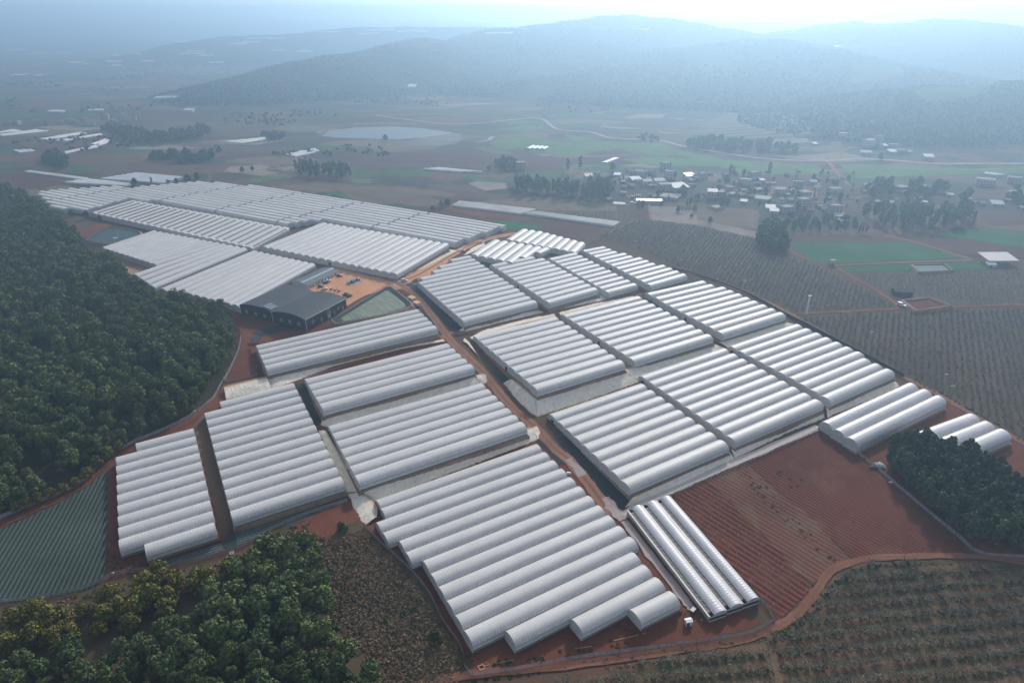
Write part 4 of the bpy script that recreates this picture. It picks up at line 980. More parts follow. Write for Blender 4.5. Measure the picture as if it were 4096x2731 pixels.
def office():
    H = 3.6; D = hit(1232, 1140, H); C = hit(1352, 1079, H); A = hit(1152, 1124, H)
    D.z = C.z = A.z = D.z; Lg = C-D; Ld = Lg.normalized(); Wd = A-D; Wd = Wd-Ld*Wd.dot(Ld); Wd = Wd.normalized()*min(Wd.length, 17); n = Wd.normalized()
    org = Vector((D.x, D.y, D.z-H)); root = empty('office', org, 0, 'long low office with blue grey roof and white walls beside the orange yard', 'office building')
    V = []; UV = []; F = []; e = 0.9
    d, c = D-n*e-Ld*e, D+Lg-n*e+Ld*e; r0, r1 = D+Wd*0.5-Ld*e+up(1.9), D+Wd*0.5+Lg+Ld*e+up(1.9); a, b = D+Wd-Ld*e+n*e, D+Wd+Lg+Ld*e+n*e
    uvquad(V, UV, F, d, c, r1, r0); uvquad(V, UV, F, b, a, r0, r1); uvmesh('roof', V, F, UV, M['roof_blue'], root, org, None, False)
    mb = MB(); k = 0.22; mb.add([d+(r0-d)*0.62+up(.08), c+(r1-c)*0.62+up(.08), c+(r1-c)*0.80+up(.08), d+(r0-d)*0.80+up(.08)], [[0, 1, 2, 3]]); mb.build('roof_light', M['sky_strip'], root, org)
    mb = MB(); g = -H-1.0
    P = [D, D+Lg, D+Lg+Wd, D+Wd]
    for i in range(4): p, q = P[i], P[(i+1) % 4]; mb.quad(p+up(g), q+up(g), q, p)
    for s in (0, 1): o = D+Lg*s; mb.add([o, o+Wd, o+Wd*0.5+up(1.85)], [[0, 1, 2]])
    mb.build('wall', M['white'], root, org)
    mb = MB(); mb.beam(D-n*0.1-up(0.25), D+Lg-n*0.1-up(0.25), 0.12, 0.5); mb.build('fascia', M['brickred'], root, org)
    for i, t in enumerate((0.06, 0.15, 0.26, 0.34, 0.45, 0.55, 0.66, 0.76, 0.90)):
        c = D+Lg*t-n*0.06
        if i in (1, 3, 5, 7):
            mb = MB(); mb.quad(c-Ld*0.65-up(H), c+Ld*0.65-up(H), c+Ld*0.65-up(H-2.5), c-Ld*0.65-up(H-2.5)); mb.build('door', M['brickred'], root, org)
        else: windowpart(root, org, c-up(H-1.9), Ld, -n, 2.2, 1.6)
    mb = MB(); mb.add([D-n*0.1-up(H-0.12), D+Lg-n*0.1-up(H-0.12), D+Lg-n*2.2-up(H-0.12), D-n*2.2-up(H-0.12)], [[0, 1, 2, 3]]); mb.quad(D-n*2.2-up(H+0.3), D+Lg-n*2.2-up(H+0.3), D+Lg-n*2.2-up(H-0.12), D-n*2.2-up(H-0.12)); mb.build('porch', M['concrete'], root, org)
office()
def shed(name, px, py, w, d, h, rz, label, cat, wall, roof, rtype='mono', over=0.3, door=True, rise=0.8, group=None, legs=False, win=0):
    p = hit(px, py); root = empty(name, p, rz, label, cat, group)
    def loc(mb, nm, mat, par=root): return mb.build(nm, mat, par)
    z0 = -0.5
    if legs:
        for x in (-1, 1):
            for y in (-1, 1): mb = MB(); mb.beam((x*w/2*.95, y*d/2*.95, z0), (x*w/2*.95, y*d/2*.95, h), 0.18); loc(mb, 'leg', M['steel'])
    else:
        mb = MB(); mb.box((0, 0, (h+z0)/2), (w, d, h-z0)); loc(mb, 'wall', M[wall] if isinstance(wall, str) else wall)
    mb = MB(); W, D = w/2+over, d/2+over
    if rtype == 'flat':
        mb.box((0, 0, h+0.15), (w+over*2, d+over*2, 0.3))
    elif rtype == 'parapet':
        mb.box((0, 0, h+0.06), (w-0.4, d-0.4, 0.1))
        for s in (-1, 1): mb.box((s*(w/2-0.1), 0, h+0.35), (0.24, d+0.06, 0.8)); mb.box((0, s*(d/2-0.1), h+0.36), (w-0.3, 0.24, 0.78))
    elif rtype == 'mono':
        mb.add([(-W, -D, h), (W, -D, h), (W, D, h+rise), (-W, D, h+rise), (-W, -D, h+.15), (W, -D, h+.15), (W, D, h+rise+.15), (-W, D, h+rise+.15)], [[4, 5, 6, 7], [3, 2, 1, 0], [0, 1, 5, 4], [1, 2, 6, 5], [2, 3, 7, 6], [3, 0, 4, 7]])
        if not legs: mb.add([(-w/2, -d/2, h), (-w/2, d/2, h), (-w/2, d/2, h+rise*.9)], [[0, 1, 2]]); mb.add([(w/2, -d/2, h), (w/2, d/2, h), (w/2, d/2, h+rise*.9)], [[2, 1, 0]]); mb.quad((-w/2, d/2-.01, h), (w/2, d/2-.01, h), (w/2, d/2-.01, h+rise*.9), (-w/2, d/2-.01, h+rise*.9))
    else:
        for s in (-1, 1):
            mb.add([(-W, s*D, h-.1), (W, s*D, h-.1), (W, 0, h+rise), (-W, 0, h+rise), (-W, s*D, h+.06), (W, s*D, h+.06), (W, 0, h+rise+.16), (-W, 0, h+rise+.16)], [[4, 5, 6, 7], [3, 2, 1, 0], [0, 1, 5, 4], [1, 2, 6, 5], [3, 0, 4, 7]])
        if not legs:
            for s in (-1, 1): mb.add([(s*w/2, -d/2, h-.05), (s*w/2, d/2, h-.05), (s*w/2, 0, h+rise)], [[0, 1, 2]])
    loc(mb, 'roof', M[roof] if isinstance(roof, str) else roof)
    if door and not legs:
        mb = MB(); mb.box((-w*0.2, -d/2-0.03, 1.0), (1.0, 0.08, 2.0)); loc(mb, 'door', M['dark'])
    for st in range(win):
        for k in range(max(2, int(w/3.4))):
            x = -w/2+(k+0.5)*w/max(2, int(w/3.4)); mb = MB(); mb.box((x, -d/2-0.03, 1.7+3.0*st), (1.5, 0.10, 1.3)); o = loc(mb, 'window', M['glass'])
        for k in range(max(1, int(d/4))):
            y = -d/2+(k+0.5)*d/max(1, int(d/4))
            for s in (-1, 1): mb = MB(); mb.box((s*(w/2+0.03), y, 1.7+3.0*st), (0.10, 1.3, 1.3)); loc(mb, 'window', M['glass'])
    return root
M['cream'] = plain('cream_panel', (0.52, 0.49, 0.45), 0.6, 0.3)
shed('cabin', 1648, 1203, 6.2, 3.4, 2.8, -0.85, 'white site cabin with orange yellow roof, the upper one by the algae pond', 'cabin', 'cream', 'yellow', 'mono', 0.25, rise=0.4, group='yellow roofed cabins')
shed('cabin', 1668, 1223, 5.4, 3.4, 2.8, -0.85, 'white site cabin with orange yellow roof, the lower one nearest the road', 'cabin', 'cream', 'yellow', 'mono', 0.25, rise=0.4, group='yellow roofed cabins')
shed('shelter', 1026, 1368, 6.4, 4.2, 2.3, 0.05, 'small open shelter with dark grey roof on the bare soil below the warehouse', 'shelter', 'white', 'roof_dark', 'mono', 0.4, legs=True)
shed('pump_hut', 2752, 2496, 2.6, 2.0, 2.3, 0.25, 'tiny white hut with pale roof on red soil by the front greenhouse corner', 'hut', 'cream', 'white', 'gable', 0.15, rise=0.3)
shed('farm_shed', 3985, 1050, 26, 16, 4.5, 0.02, 'large open farm shed with pale beige roof at the edge of the green fields', 'shed', 'cream', 'cream', 'mono', 0.8, legs=True, rise=2.5)
shed('store_hut', 3962, 1066, 7, 5, 2.6, 0.02, 'low hut with pale blue roof below the big beige farm shed', 'hut', 'concrete', 'white', 'mono', 0.3)
shed('old_shed', 3606, 1178, 14, 7, 3.5, -0.15, 'dark tumbledown shed beside the red soil pit', 'shed', 'wire', 'roof_dark', 'gable', 0.4, rise=1.4)
shed('long_shed', 2596, 812, 29, 8, 3.2, -0.05, 'long shed with pale blue white roof above the dark red field', 'shed', 'concrete', 'white', 'mono', 0.5, rise=0.8)
shed('pump_house', 3328, 1060, 4.5, 3.0, 4.5, 0.2, 'small tall concrete pump house at the corner of the green field', 'hut', 'concrete', 'concrete', 'flat', 0.1)
shed('dark_trailer', 1664, 1232, 4.5, 2.4, 1.6, -0.85, 'low black covered trailer parked beside the yellow roofed cabins', 'trailer', 'wire', 'wire', 'gable', 0.1, rise=0.5)
# ---------------------------------------------------------------- lined ponds with raised rims
def pond(label, px, rim, depth, water, liner='cloth', rimw=1.0, k_in=0.86):
    lev = max(tz(q.x, q.y) for q in [hit(x, y) for x, y in px])+0.15; P = []
    for x, y in px:
        r = ray(x, y); t = (lev+depth)/r[2]; P.append(Vector((r[0]*t, r[1]*t, lev+depth)))
    n = len(P); c = sum(P, Vector())/n
    # straight edges subdivided
    Q = []
    for i in range(n):
        for k in range(5): Q.append(P[i].lerp(P[(i+1) % n], k/5))
    P = Q; n = len(P); root = empty('pond', c, 0, label, 'pond', None)
    ins = 0
    def off(p, d):
        v = (p-c).to_2d(); return Vector((c.x+v.x*(1+d/v.length), c.y+v.y*(1+d/v.length), p.z))
    mb = MB(); A = [off(p, 0) for p in P]; B = [c+(p-c)*k_in-up(depth) for p in P]; O = [off(p, rimw) for p in P]; Gd = [off(p, rimw+max(0.3, (p.z-tz(p.x, p.y)))*1.1) for p in P]
    for g in Gd: g.z = tz(g.x, g.y)-0.3
    zb = sum(b.z for b in B)/n
    for b in B: b.z = zb
    for i in range(n):
        j = (i+1) % n; mb.quad(A[i], A[j], B[j], B[i], 0); mb.quad(O[i], O[j], A[j], A[i], 1); mb.quad(Gd[i], Gd[j], O[j], O[i], 2)
    mb.build('liner', [M[liner], M['cloth_old'], M['pad']], root, c)
    mb = MB(); mb.add([b+(b-c)*0.04+up(0.25) for b in B], [list(range(n))]); w = mb.build('water', M[water], root, c)
pond('triangular lined pond with yellow green algae beside the orange yard', [(1330,1278),(1345,1292),(1420,1280),(1560,1252),(1645,1222),(1640,1208),(1590,1168),(1562,1146),(1545,1148),(1440,1210)], 1.3, 1.2, 'algae', k_in=.80)
pond('teal lined reservoir behind the pine wood with a metal frame', [(345,958),(440,975),(560,938),(556,925),(480,912),(440,908),(390,930)], 1.2, 0.9, 'pondw', k_in=.86)
pond('small white edged lined pond in the green field', [(3650,1057),(3775,1055),(3808,1078),(3678,1085)], 1.2, 1.0, 'pondw', k_in=.86)
pond('empty red soil pit beside the dark shed', [(3612,1200),(3720,1190),(3800,1220),(3665,1240)], 1.6, 1.5, 'redpit', 'redbank', k_in=.72)
field('bare_bank', [(288,940),(400,898),(446,896),(440,905),(386,930),(340,956)], 'red', 4, 0.6) 
# ---------------------------------------------------------------- vehicles
M['tyre'] = plain('tyre_rubber', (0.02, 0.02, 0.02), 0.8, 0.2)
def paint(name, c): m = NT(name); m.base(c); m.set(0.25, 0.5); m.b.inputs['Coat Weight'].default_value = 0.5; return m.m
PAINT = {'white': paint('white_car_paint', (0.75, 0.75, 0.75)), 'black': paint('black_car_paint', (0.02, 0.022, 0.026)), 'grey': paint('grey_car_paint', (0.09, 0.10, 0.11)), 'maroon': paint('maroon_car_paint', (0.07, 0.025, 0.025)), 'teal': paint('green_tractor_paint', (0.02, 0.07, 0.06))}
def prof(mb, pts, hw, mi=0, inset=0.0):
    """side profile (x,z) extruded across +-hw, roof narrowed by inset"""
    zs = [z for _, z in pts]; z0, z1 = min(zs), max(zs); n = len(pts); vs = []
    for s in (-1, 1):
        for x, z in pts: vs.append((x, s*(hw-inset*(z-z0)/max(1e-6, z1-z0)), z))
    mb.add(vs, [list(range(n))[::-1], list(range(n, 2*n))]+[[i, (i+1) % n, n+(i+1) % n, n+i] for i in range(n)], mi)
def car(px, py, rz, color, label, kind='suv', s=1.0, group=None):
    p = hit(px, py, 0.45); root = empty('parked_car' if kind != 'pickup' else 'pickup_truck', p, rz, label, 'car' if kind != 'pickup' else 'pickup', group)
    mb = MB(); k = s
    prof(mb, [(x*k, z*k) for x, z in [(-2.3, .35), (-2.35, .8), (-2.2, 1.0), (1.1, 1.02), (2.1, .85), (2.35, .65), (2.35, .35)]], .92*k); mb.build('body', PAINT[color], root)
    mb = MB()
    if kind == 'suv': q = [(-2.2, .98), (-1.95, 1.62), (0.25, 1.68), (1.15, 1.0)]
    elif kind == 'pickup': q = [(-0.7, .98), (-0.6, 1.62), (0.35, 1.68), (1.15, 1.0)]
    else: q = [(-1.7, .98), (-1.0, 1.46), (0.2, 1.48), (1.1, 1.0)]
    prof(mb, [(x*k, z*k) for x, z in q], .86*k, 0, .16*k); cab = mb.build('window', M['glass'], root)
    mb = MB(); q2 = q[1:3]; mb.box(((q2[0][0]+q2[1][0])/2*k, 0, (q2[0][1]+.05)*k), ((q2[1][0]-q2[0][0])*k, 1.36*k, .12*k)); mb.build('roof', PAINT[color], root)
    if kind == 'pickup':
        mb = MB(); mb.box((-1.5*k, 0, 1.04*k), (1.4*k, 1.5*k, .06)); mb.build('cargo_bed', M['dark'], root)
    for x in (-1.45, 1.45):
        for y in (-1, 1): mb = MB(); mb.tube((x*k, y*.72*k, .36*k), (x*k, y*.96*k, .36*k), .36*k, None, 12); mb.build('wheel', M['tyre'], root)
    for y in (-1, 1): mb = MB(); mb.box((2.33*k, y*.62*k, .72*k), (.1, .36*k, .16*k)); mb.build('headlight', M['white'], root)
    return root
CS = 1.12
car(1359, 1104, -0.1, 'black', 'black car parked alone at the far end of the office', 's', CS)
car(1312, 1126, 0.6, 'white', 'white car parked beside a black one in front of the office', 's', CS)
car(1303, 1133, 0.6, 'black', 'black car parked between a white and a maroon car by the office', 's', CS)
car(1284, 1147, 0.15, 'maroon', 'dark maroon car parked nearest the warehouse corner', 'suv', CS)
car(1298, 1158, 0.6, 'white', 'white car half hidden behind the warehouse roof', 's', CS)
car(1384, 1180, 0.9, 'black', 'black pickup truck at the warehouse corner, nearer the wall', 'pickup', CS*1.1)
car(1396, 1186, 0.9, 'grey', 'dark grey pickup truck at the warehouse corner, nearer the pond', 'pickup', CS*1.1)
car(1618, 1124, 0.15, 'white', 'white car driving where the yard meets the farm road', 'suv', CS)
car(1850, 1004, 0.25, 'white', 'white car halfway up the orange farm road', 's', CS)
car(1926, 972, 0.1, 'white', 'white car at the upper end of the orange farm road', 'suv', CS)
car(3605, 1223, -0.9, 'white', 'white van parked at the field track junction by the red pit', 'suv', 1.5)
car(2531, 816, 0.2, 'white', 'white truck parked beside the long pale shed', 'suv', 1.5)
def tractor(px, py, rz, label):
    p = hit(px, py, 0.45); root = empty('tractor', p, rz, label, 'tractor', 'small tractors in the yard')
    mb = MB(); prof(mb, [(-.2, .7), (-.2, 1.3), (1.7, 1.2), (1.8, .7)], .42); mb.box((-.9, 0, .85), (1.3, 1.1, .5)); mb.build('body', PAINT['teal'], root)
    mb = MB(); prof(mb, [(-1.5, 1.1), (-1.4, 2.3), (-.3, 2.3), (-.1, 1.1)], .62, 0, .1); mb.build('cab', M['glass'], root)
    mb = MB(); mb.box((-.85, 0, 2.36), (1.35, 1.3, .12)); mb.build('roof', PAINT['black'], root)
    for x, r in ((-.95, .72), (1.3, .45)):
        for y in (-1, 1): mb = MB(); mb.tube((x, y*.65, r), (x, y*1.0, r), r, None, 14); mb.build('wheel', M['tyre'], root)
    mb = MB(); mb.box((-3.2, 0, .85), (2.6, 1.5, .5)); mb.tube((-3.4, -.9, .4), (-3.4, .9, .4), .4, None, 10); mb.beam((-1.9, 0, .6), (-1, 0, .6), .12); mb.build('trailer', PAINT['black'], root)
tractor(1410, 1131, 0.5, 'dark green tractor on the chalky patch, nearer the camera'); tractor(1432, 1122, 0.35, 'dark green tractor on the chalky patch, beside the power pole')
def trike(px, py, label):
    p = hit(px, py, 0.4); root = empty('cargo_trike', p, 0.55, label, 'trike', 'cargo trikes in the yard')
    mb = MB(); mb.box((-.7, 0, .8), (1.9, 1.25, .12)); 
    for y in (-1, 1): mb.box((-.7, y*.62, 1.0), (1.9, .06, .4))
    mb.build('cargo_bed', PAINT['black'], root)
    mb = MB(); mb.box((.6, 0, .85), (.9, .4, .25)); mb.beam((1.1, 0, .5), (.9, 0, 1.3), .1); mb.beam((.9, -.45, 1.3), (.9, .45, 1.3), .07); mb.build('frame', PAINT['grey'], root)
    for x, y in ((1.3, 0), (-1, -.6), (-1, .6)): mb = MB(); mb.tube((x, y-.07, .33), (x, y+.07, .33), .33, None, 12); mb.build('wheel', M['tyre'], root)
trike(1327, 1160, 'black cargo trike leftmost of the three beside the warehouse'); trike(1344, 1164, 'black cargo trike between two others beside the warehouse'); trike(1358, 1167, 'black cargo trike rightmost of the three, nearest the pickups')
# ---------------------------------------------------------------- poles
def pole(px, py, h, label, kind='pole', group='power poles', r=0.20):
    p = hit(px, py); root = empty('utility_pole' if kind != 'lattice' else 'lattice_mast', p, 0, label, 'pole', group)
    if kind == 'lattice':
        mb = MB(); w = 0.6; n = int(h/2.2)
        cs = [(-w, -w), (w, -w), (w, w), (-w, w)]
        for x, y in cs: mb.beam((x, y, -.5), (x*.6, y*.6, h), .10)
        for i in range(n):
            z = h*i/n; z2 = h*(i+1)/n; k = 1-.4*i/n; k2 = 1-.4*(i+1)/n
            for a in range(4):
                A, B = cs[a], cs[(a+1) % 4]; mb.beam((A[0]*k, A[1]*k, z), (B[0]*k2, B[1]*k2, z2), .05); mb.beam((A[0]*k2, A[1]*k2, z2), (B[0]*k2, B[1]*k2, z2), .05)
        mb.build('tower', M['white'], root)
        mb = MB(); mb.box((0, 0, h+.3), (2.4, 1.0, .5)); mb.build('lamp_head', M['white'], root)
        return root
    xs = (-1.1, 1.1) if kind == 'h' else (0,)
    for x in xs: mb = MB(); mb.tube((x, 0, -.6), (x, 0, h), r, r*.7, 8); mb.build('pole', M['concrete'], root)
    if kind == 'lamp':
        mb = MB(); mb.beam((-.9, 0, h), (.9, 0, h), .18); mb.box((-.8, 0, h-.12), (.7, .5, .14)); mb.box((.8, 0, h-.12), (.7, .5, .14)); mb.build('lamp_head', M['white'], root); return root
    for z, l in ((h-.3, 2.6), (h-1.5, 2.2)):
        mb = MB(); mb.beam((-l/2, 0, z), (l/2, 0, z), .14); mb.build('crossarm', M['steel'], root)
    for z, l in ((h-.3, 2.6),):
        for x in (-l/2, 0, l/2): mb = MB(); mb.tube((x, 0, z), (x, 0, z+.4), .09, None, 6); mb.build('insulator', M['white'], root)
    if kind == 'h':
        for z in (h*.35, h*.6): mb = MB(); mb.beam((-1.1, 0, z), (1.1, 0, z), .16); mb.build('crossarm', M['steel'], root)
        mb = MB(); mb.box((0, 0, h*.45), (1.3, .9, 1.2)); mb.build('transformer', M['steel'], root)
    return root
pole(1441, 1112, 12.5, 'power pole at the edge of the chalky patch in the yard')
pole(1556, 1147, 13, 'power pole at the apex of the algae pond')
pole(1320, 1290, 11, 'twin pole transformer stand beside the warehouse corner', 'h')
pole(1796, 1016, 9, 'plain pole at the lower right corner of the eighteen span greenhouse')
pole(1930, 960, 8.5, 'twin pole transformer stand by the upper farm road', 'h')
pole(2056, 933, 12.5, 'power pole behind the cream greenhouses at the top of the road')
pole(1917, 876, 11, 'power pole in the dark field behind the far greenhouse row')
pole(1763, 855, 9, 'power pole by the bushes behind the far greenhouse row')
pole(1140, 754, 9, 'power pole standing alone in the fields beyond the long far greenhouse')
pole(1262, 775, 8, 'power pole between the brown plots beyond the far greenhouse')
pole(595, 917, 9.5, 'slanting looking thin pole in front of the dark vent greenhouse')
pole(3225, 1258, 15, 'white lattice lamp mast at the field track corner', 'lattice', None)
for i, (x, y, h, l) in enumerate([(2973, 1163, 9, 'thin white lamp post in the orchard, beside the black wall corner'), (2721, 1069, 7, 'thin white lamp post at the upper orchard edge'), (3768, 1558, 11, 'thin white lamp post beside the boundary road, left of a leaning post'), (2541, 996, 8, 'thin white lamp post at the top corner of the orchard'), (3482, 1352, 5, 'short white lamp post in the middle of the lower orchard')]):
    pole(x, y, h, l, 'lamp', 'lamp posts in the orchard', .12)
pole(3797, 1588, 8, 'bare leaning looking post beside the boundary road', 'lamp', 'lamp posts in the orchard', .12)
# metal pump frame standing in the reservoir
def pondframe():
    p = hit(478, 955); root = empty('pump_frame', p, 0.3, 'slender metal pump frame standing in the teal reservoir', 'pump frame'); 
    for x in (-1.4, 1.4): mb = MB(); mb.beam((x, 0, 0), (x*.7, 0, 10), .25); mb.build('rail', M['steel'], root)
    for z in range(2, 10, 2): mb = MB(); mb.beam((-1.3, 0, z), (1.3, 0, z), .16); mb.build('rung', M['steel'], root)
    mb = MB(); mb.box((-3, -1, 1.3), (4, 2, .5)); mb.build('float', M['white'], root)
pondframe()
# ---------------------------------------------------------------- fences and walls
def meshmat(name, c, a):
    m = NT(name); m.base(c); m.set(0.6, 0.3); n = m.noise(m.pos(), 0.6, 4); m.l(m.ramp(n, [(0.3, (a-.12,)*3), (0.7, (a+.12,)*3)]), m.b.inputs['Alpha']); return m.m
M['mesh'] = meshmat('fence_mesh', (0.36, 0.37, 0.39), 0.55)
M['mesh_light'] = meshmat('pale_fence_mesh', (0.42, 0.36, 0.34), 0.45)
def fence(px, label, h=2.0, mat='mesh', sp=7.0, name='fence', cat='fence', post='wire', pw=0.12, solid=0, group=None, over=0.15):
    P = smooth([hit(*p) for p in px], 5); root = empty(name, P[0], 0, label, cat, group); org = P[0]
    d = [0]
    for a, b in zip(P[:-1], P[1:]): d.append(d[-1]+(b-a).length)
    n = min(99, max(2, int(d[-1]/sp))); mb = MB(); prev = None; pts = []
    for k in range(n+1):
        s = d[-1]*k/n; i = min(max(j for j in range(len(d)) if d[j] <= s+1e-6), len(P)-2); q = P[i].lerp(P[i+1], (s-d[i])/max(1e-6, d[i+1]-d[i])); q.z = tz(q.x, q.y)+.2; pts.append(q)
    for a, b in zip(pts[:-1], pts[1:]):
        if solid:
            mb.beam(a+up(h/2-.2), b+up(h/2-.2), .25, h+.4)
        else: mb.quad(a-up(.3), b-up(.3), b+up(h+random.gauss(0, .04)), a+up(h))
    mb.build('wall_sheet' if solid else 'mesh_panel', M[mat], root, org)
    for q in pts:
        mb = MB(); t = random.gauss(0, .06); mb.beam(q-up(.5), q+Vector((t, t, h+over)), pw); mb.build('post', M[post], root, org)
fence([(910,1500),(886,1537),(856,1595),(818,1629),(774,1660),(716,1694),(638,1731),(570,1758),(499,1792),(424,1837),(345,1922),(238,1976),(77,2042),(-40,2095)], 'long grey mesh fence along the edge of the pine wood')
fence([(893,1242),(929,1257),(950,1300),(964,1340),(960,1380),(952,1412),(925,1470),(899,1525)], 'grey mesh fence curving down from the warehouse corner', sp=5)
fence([(1000,1394),(1012,1440),(1033,1501),(980,1515),(900,1531)], 'low grey mesh fence round the bare plot below the warehouse', h=1.6, sp=5)
fence([(-60,2425),(0,2411),(120,2398),(238,2381),(340,2355),(417,2321),(452,2300),(595,2280),(744,2253),(952,2196),(1101,2113),(1240,2055),(1393,2006)], 'grey mesh fence along the lower side of the strawberry plots', h=2.0, sp=6, post='bluepost')
fence([(1458,2105),(1519,2171),(1561,2206),(1645,2285),(1720,2379),(1772,2486),(1837,2575),(1856,2631),(1861,2687),(1889,2704)], 'grey mesh fence between the scrub slope and the front greenhouse', h=2.0, sp=5, post='bluepost')
fence([(1889,2704),(2000,2690),(2150,2664),(2300,2636),(2518,2606),(2680,2585),(2810,2567),(2980,2540),(3060,2508),(3098,2482)], 'grey mesh fence with blue posts beside the front dirt road', h=2.0, sp=5, post='bluepost')
fence([(3098,2482),(3075,2440),(3038,2392)], 'short grey mesh fence behind the three span tunnel house', h=1.8, sp=4, post='bluepost')
fence([(3278,1715),(3380,1780),(3489,1860),(3600,1955),(3712,2050),(3857,2168),(3880,2190),(3903,2215),(3960,2224),(4110,2232)], 'grey mesh fence between the ploughed field and the gum wood', h=1.8, sp=6)
road('pale_path', [(2490,2062),(2555,2024),(2620,1992),(2714,1952),(2800,1912),(3000,1824),(3276,1710)], (4.2,4.6), 'pale', 5, 0.2)
fence([(2560,2045),(2640,2005),(2720,1968),(2812,1926),(3000,1846),(3150,1780),(3276,1722)], 'pale mesh fence on dark posts along the upper edge of the red fields', h=1.7, sp=4.5, mat='mesh_light')
fence([(2690,1075),(2760,1092),(2880,1132),(3000,1180),(3139,1256)], 'black sheet wall along the upper orchard edge', 1.5, 'blackwall', 9, 'boundary_wall', 'wall', 'blackwall', .3, 1, None, .05)
fence([(3139,1259),(3293,1338),(3450,1420),(3614,1508)], 'black sheet wall along the lower orchard road', 2.2, 'blackwall', 9, 'boundary_wall', 'wall', 'blackwall', .3, 1, None, .05)
fence([(1420,1222),(1470,1190),(1520,1162),(1556,1144),(1600,1160),(1650,1200)], 'rusty post and wire fence round the upper side of the algae pond', 1.3, 'mesh_light', 4, post='rust')
fence([(1345,1292),(1440,1285),(1560,1258),(1640,1232)], 'dark mesh fence along the lower side of the algae pond', 1.8, 'mesh', 4)
# ---------------------------------------------------------------- concrete posts standing in the ridged red field
def inside(p, poly):
    x, y = p; c = False; n = len(poly)
    for i in range(n):
        (x0, y0), (x1, y1) = poly[i], poly[(i+1) % n]
        if (y0 > y) != (y1 > y) and x < (x1-x0)*(y-y0)/(y1-y0)+x0: c = not c
    return c
def fieldposts():
    poly = [tuple(hit(*p).to_2d()) for p in [(2700,1992),(2812,1930),(2900,1990),(3060,2155),(3232,2332),(3236,2368),(3110,2470),(3045,2388),(2865,2180)]]
    a = hit(2812, 1930); b = hit(3232, 2332); d = (b-a).to_2d().normalized(); n = Vector((d.y, -d.x))
    if n.x > 0: n = -n
    mb = MB(); mb.beam((0, 0, -.4), (0, 0, 2.3), .19); proto = mb.build('concrete_post', M['concrete']); first = True; k = 0
    for j in range(12):
        for i in range(24):
            q = a.to_2d()+d*(i*4.6+(j % 2)*.4)+n*(j*4.4+.5)
            if not inside(q, poly) or random.random() < .10: continue
            o = proto if first else proto.copy()
            if not first: link(o)
            first = False; o.location = (q.x+random.gauss(0, .15), q.y+random.gauss(0, .15), tz(q.x, q.y)); edge = j == 0 or i == 0
            o.rotation_euler = (random.gauss(0, .05)+(0.5 if edge and j == 0 else 0), random.gauss(0, .05)-(0.35 if edge and j == 0 else 0), 0)
            tag(o, 'slanting concrete end post along the outer row of the ridged red field' if j == 0 else 'slim concrete post standing in the ridged red field', 'post', 'slanting end posts of the red field' if j == 0 else 'concrete posts in the red field'); k += 1
    print('posts', k)
fieldposts()
# ---------------------------------------------------------------- small things on the ground
def pipe(px, label):
    P = [hit(*p, .25) for p in px]; mb = MB()
    for a, b in zip(P[:-1], P[1:]): mb.tube(a, b, .13, None, 8)
    o = mb.build('pipe', M['ochre'], None, tuple(P[0])); tag(o, label, 'pipe', 'yellow pipes near the front fence')
pipe([(2300,2593),(2368,2583)], 'short yellow pipe below the lowest front greenhouse corner'); pipe([(2453,2562),(2520,2546),(2586,2529)], 'long yellow pipe running to the last short greenhouse bay'); pipe([(1932,2664),(1957,2657)], 'yellow pipe leading from the square basin'); pipe([(1988,2650),(2056,2637)], 'yellow pipe on the weedy ground right of the basin')
def basin():
    p = hit(1926, 2671); root = empty('basin', p, .5, 'square concrete basin by the corner of the front fence', 'basin')
    mb = MB()
    for x, y, w, d in ((0, .95, 2.2, .25), (0, -.95, 2.2, .25), (.97, 0, .25, 1.7), (-.97, 0, .25, 1.7)): mb.box((x, y, .25), (w, d, .7))
    mb.build('rim', M['ochre'], root); mb = MB(); mb.quad((-.85, -.85, .1), (.85, -.85, .1), (.85, .85, .1), (-.85, .85, .1)); mb.build('water', M['dark'], root)
basin()
def tyre(px, py, label, c='white'):
    p = hit(px, py, .2); mb = MB(); n = 14
    for k in range(n):
        a, b = 2*math.pi*k/n, 2*math.pi*(k+1)/n; mb.tube((.8*math.cos(a), .8*math.sin(a), .1), (.8*math.cos(b), .8*math.sin(b), .1), .2, None, 6)
    o = mb.build('ring', M[c]); o.location = p; tag(o, label, 'ring')
tyre(927, 2211, 'white ring lying at the lower fence of the strawberry plots')
def sack(px, py, label, mat, r=(1.2, .9, .8), group='rubbish and sacks'):
    p = hit(px, py); bm = bmesh.new(); bmesh.ops.create_icosphere(bm, subdivisions=2, radius=1)
    for v in bm.verts:
        k = 1+random.uniform(-.2, .2); v.co = Vector((v.co.x*r[0]*k, v.co.y*r[1]*k, max(-.2, v.co.z)*r[2]*k))
    me = bpy.data.meshes.new('sack'); bm.to_mesh(me); bm.free(); me.materials.append(M[mat]); o = bpy.data.objects.new('sack', me); link(o); o.location = p; tag(o, label, 'sack', group)
M['bluesack'] = plain('pale_blue_bags', (0.45, 0.60, 0.62), 0.5, 0.4)
sack(2274, 1893, 'pale blue bag pile at the end of a front greenhouse span', 'bluesack', (1.6, 1.2, 1.0))
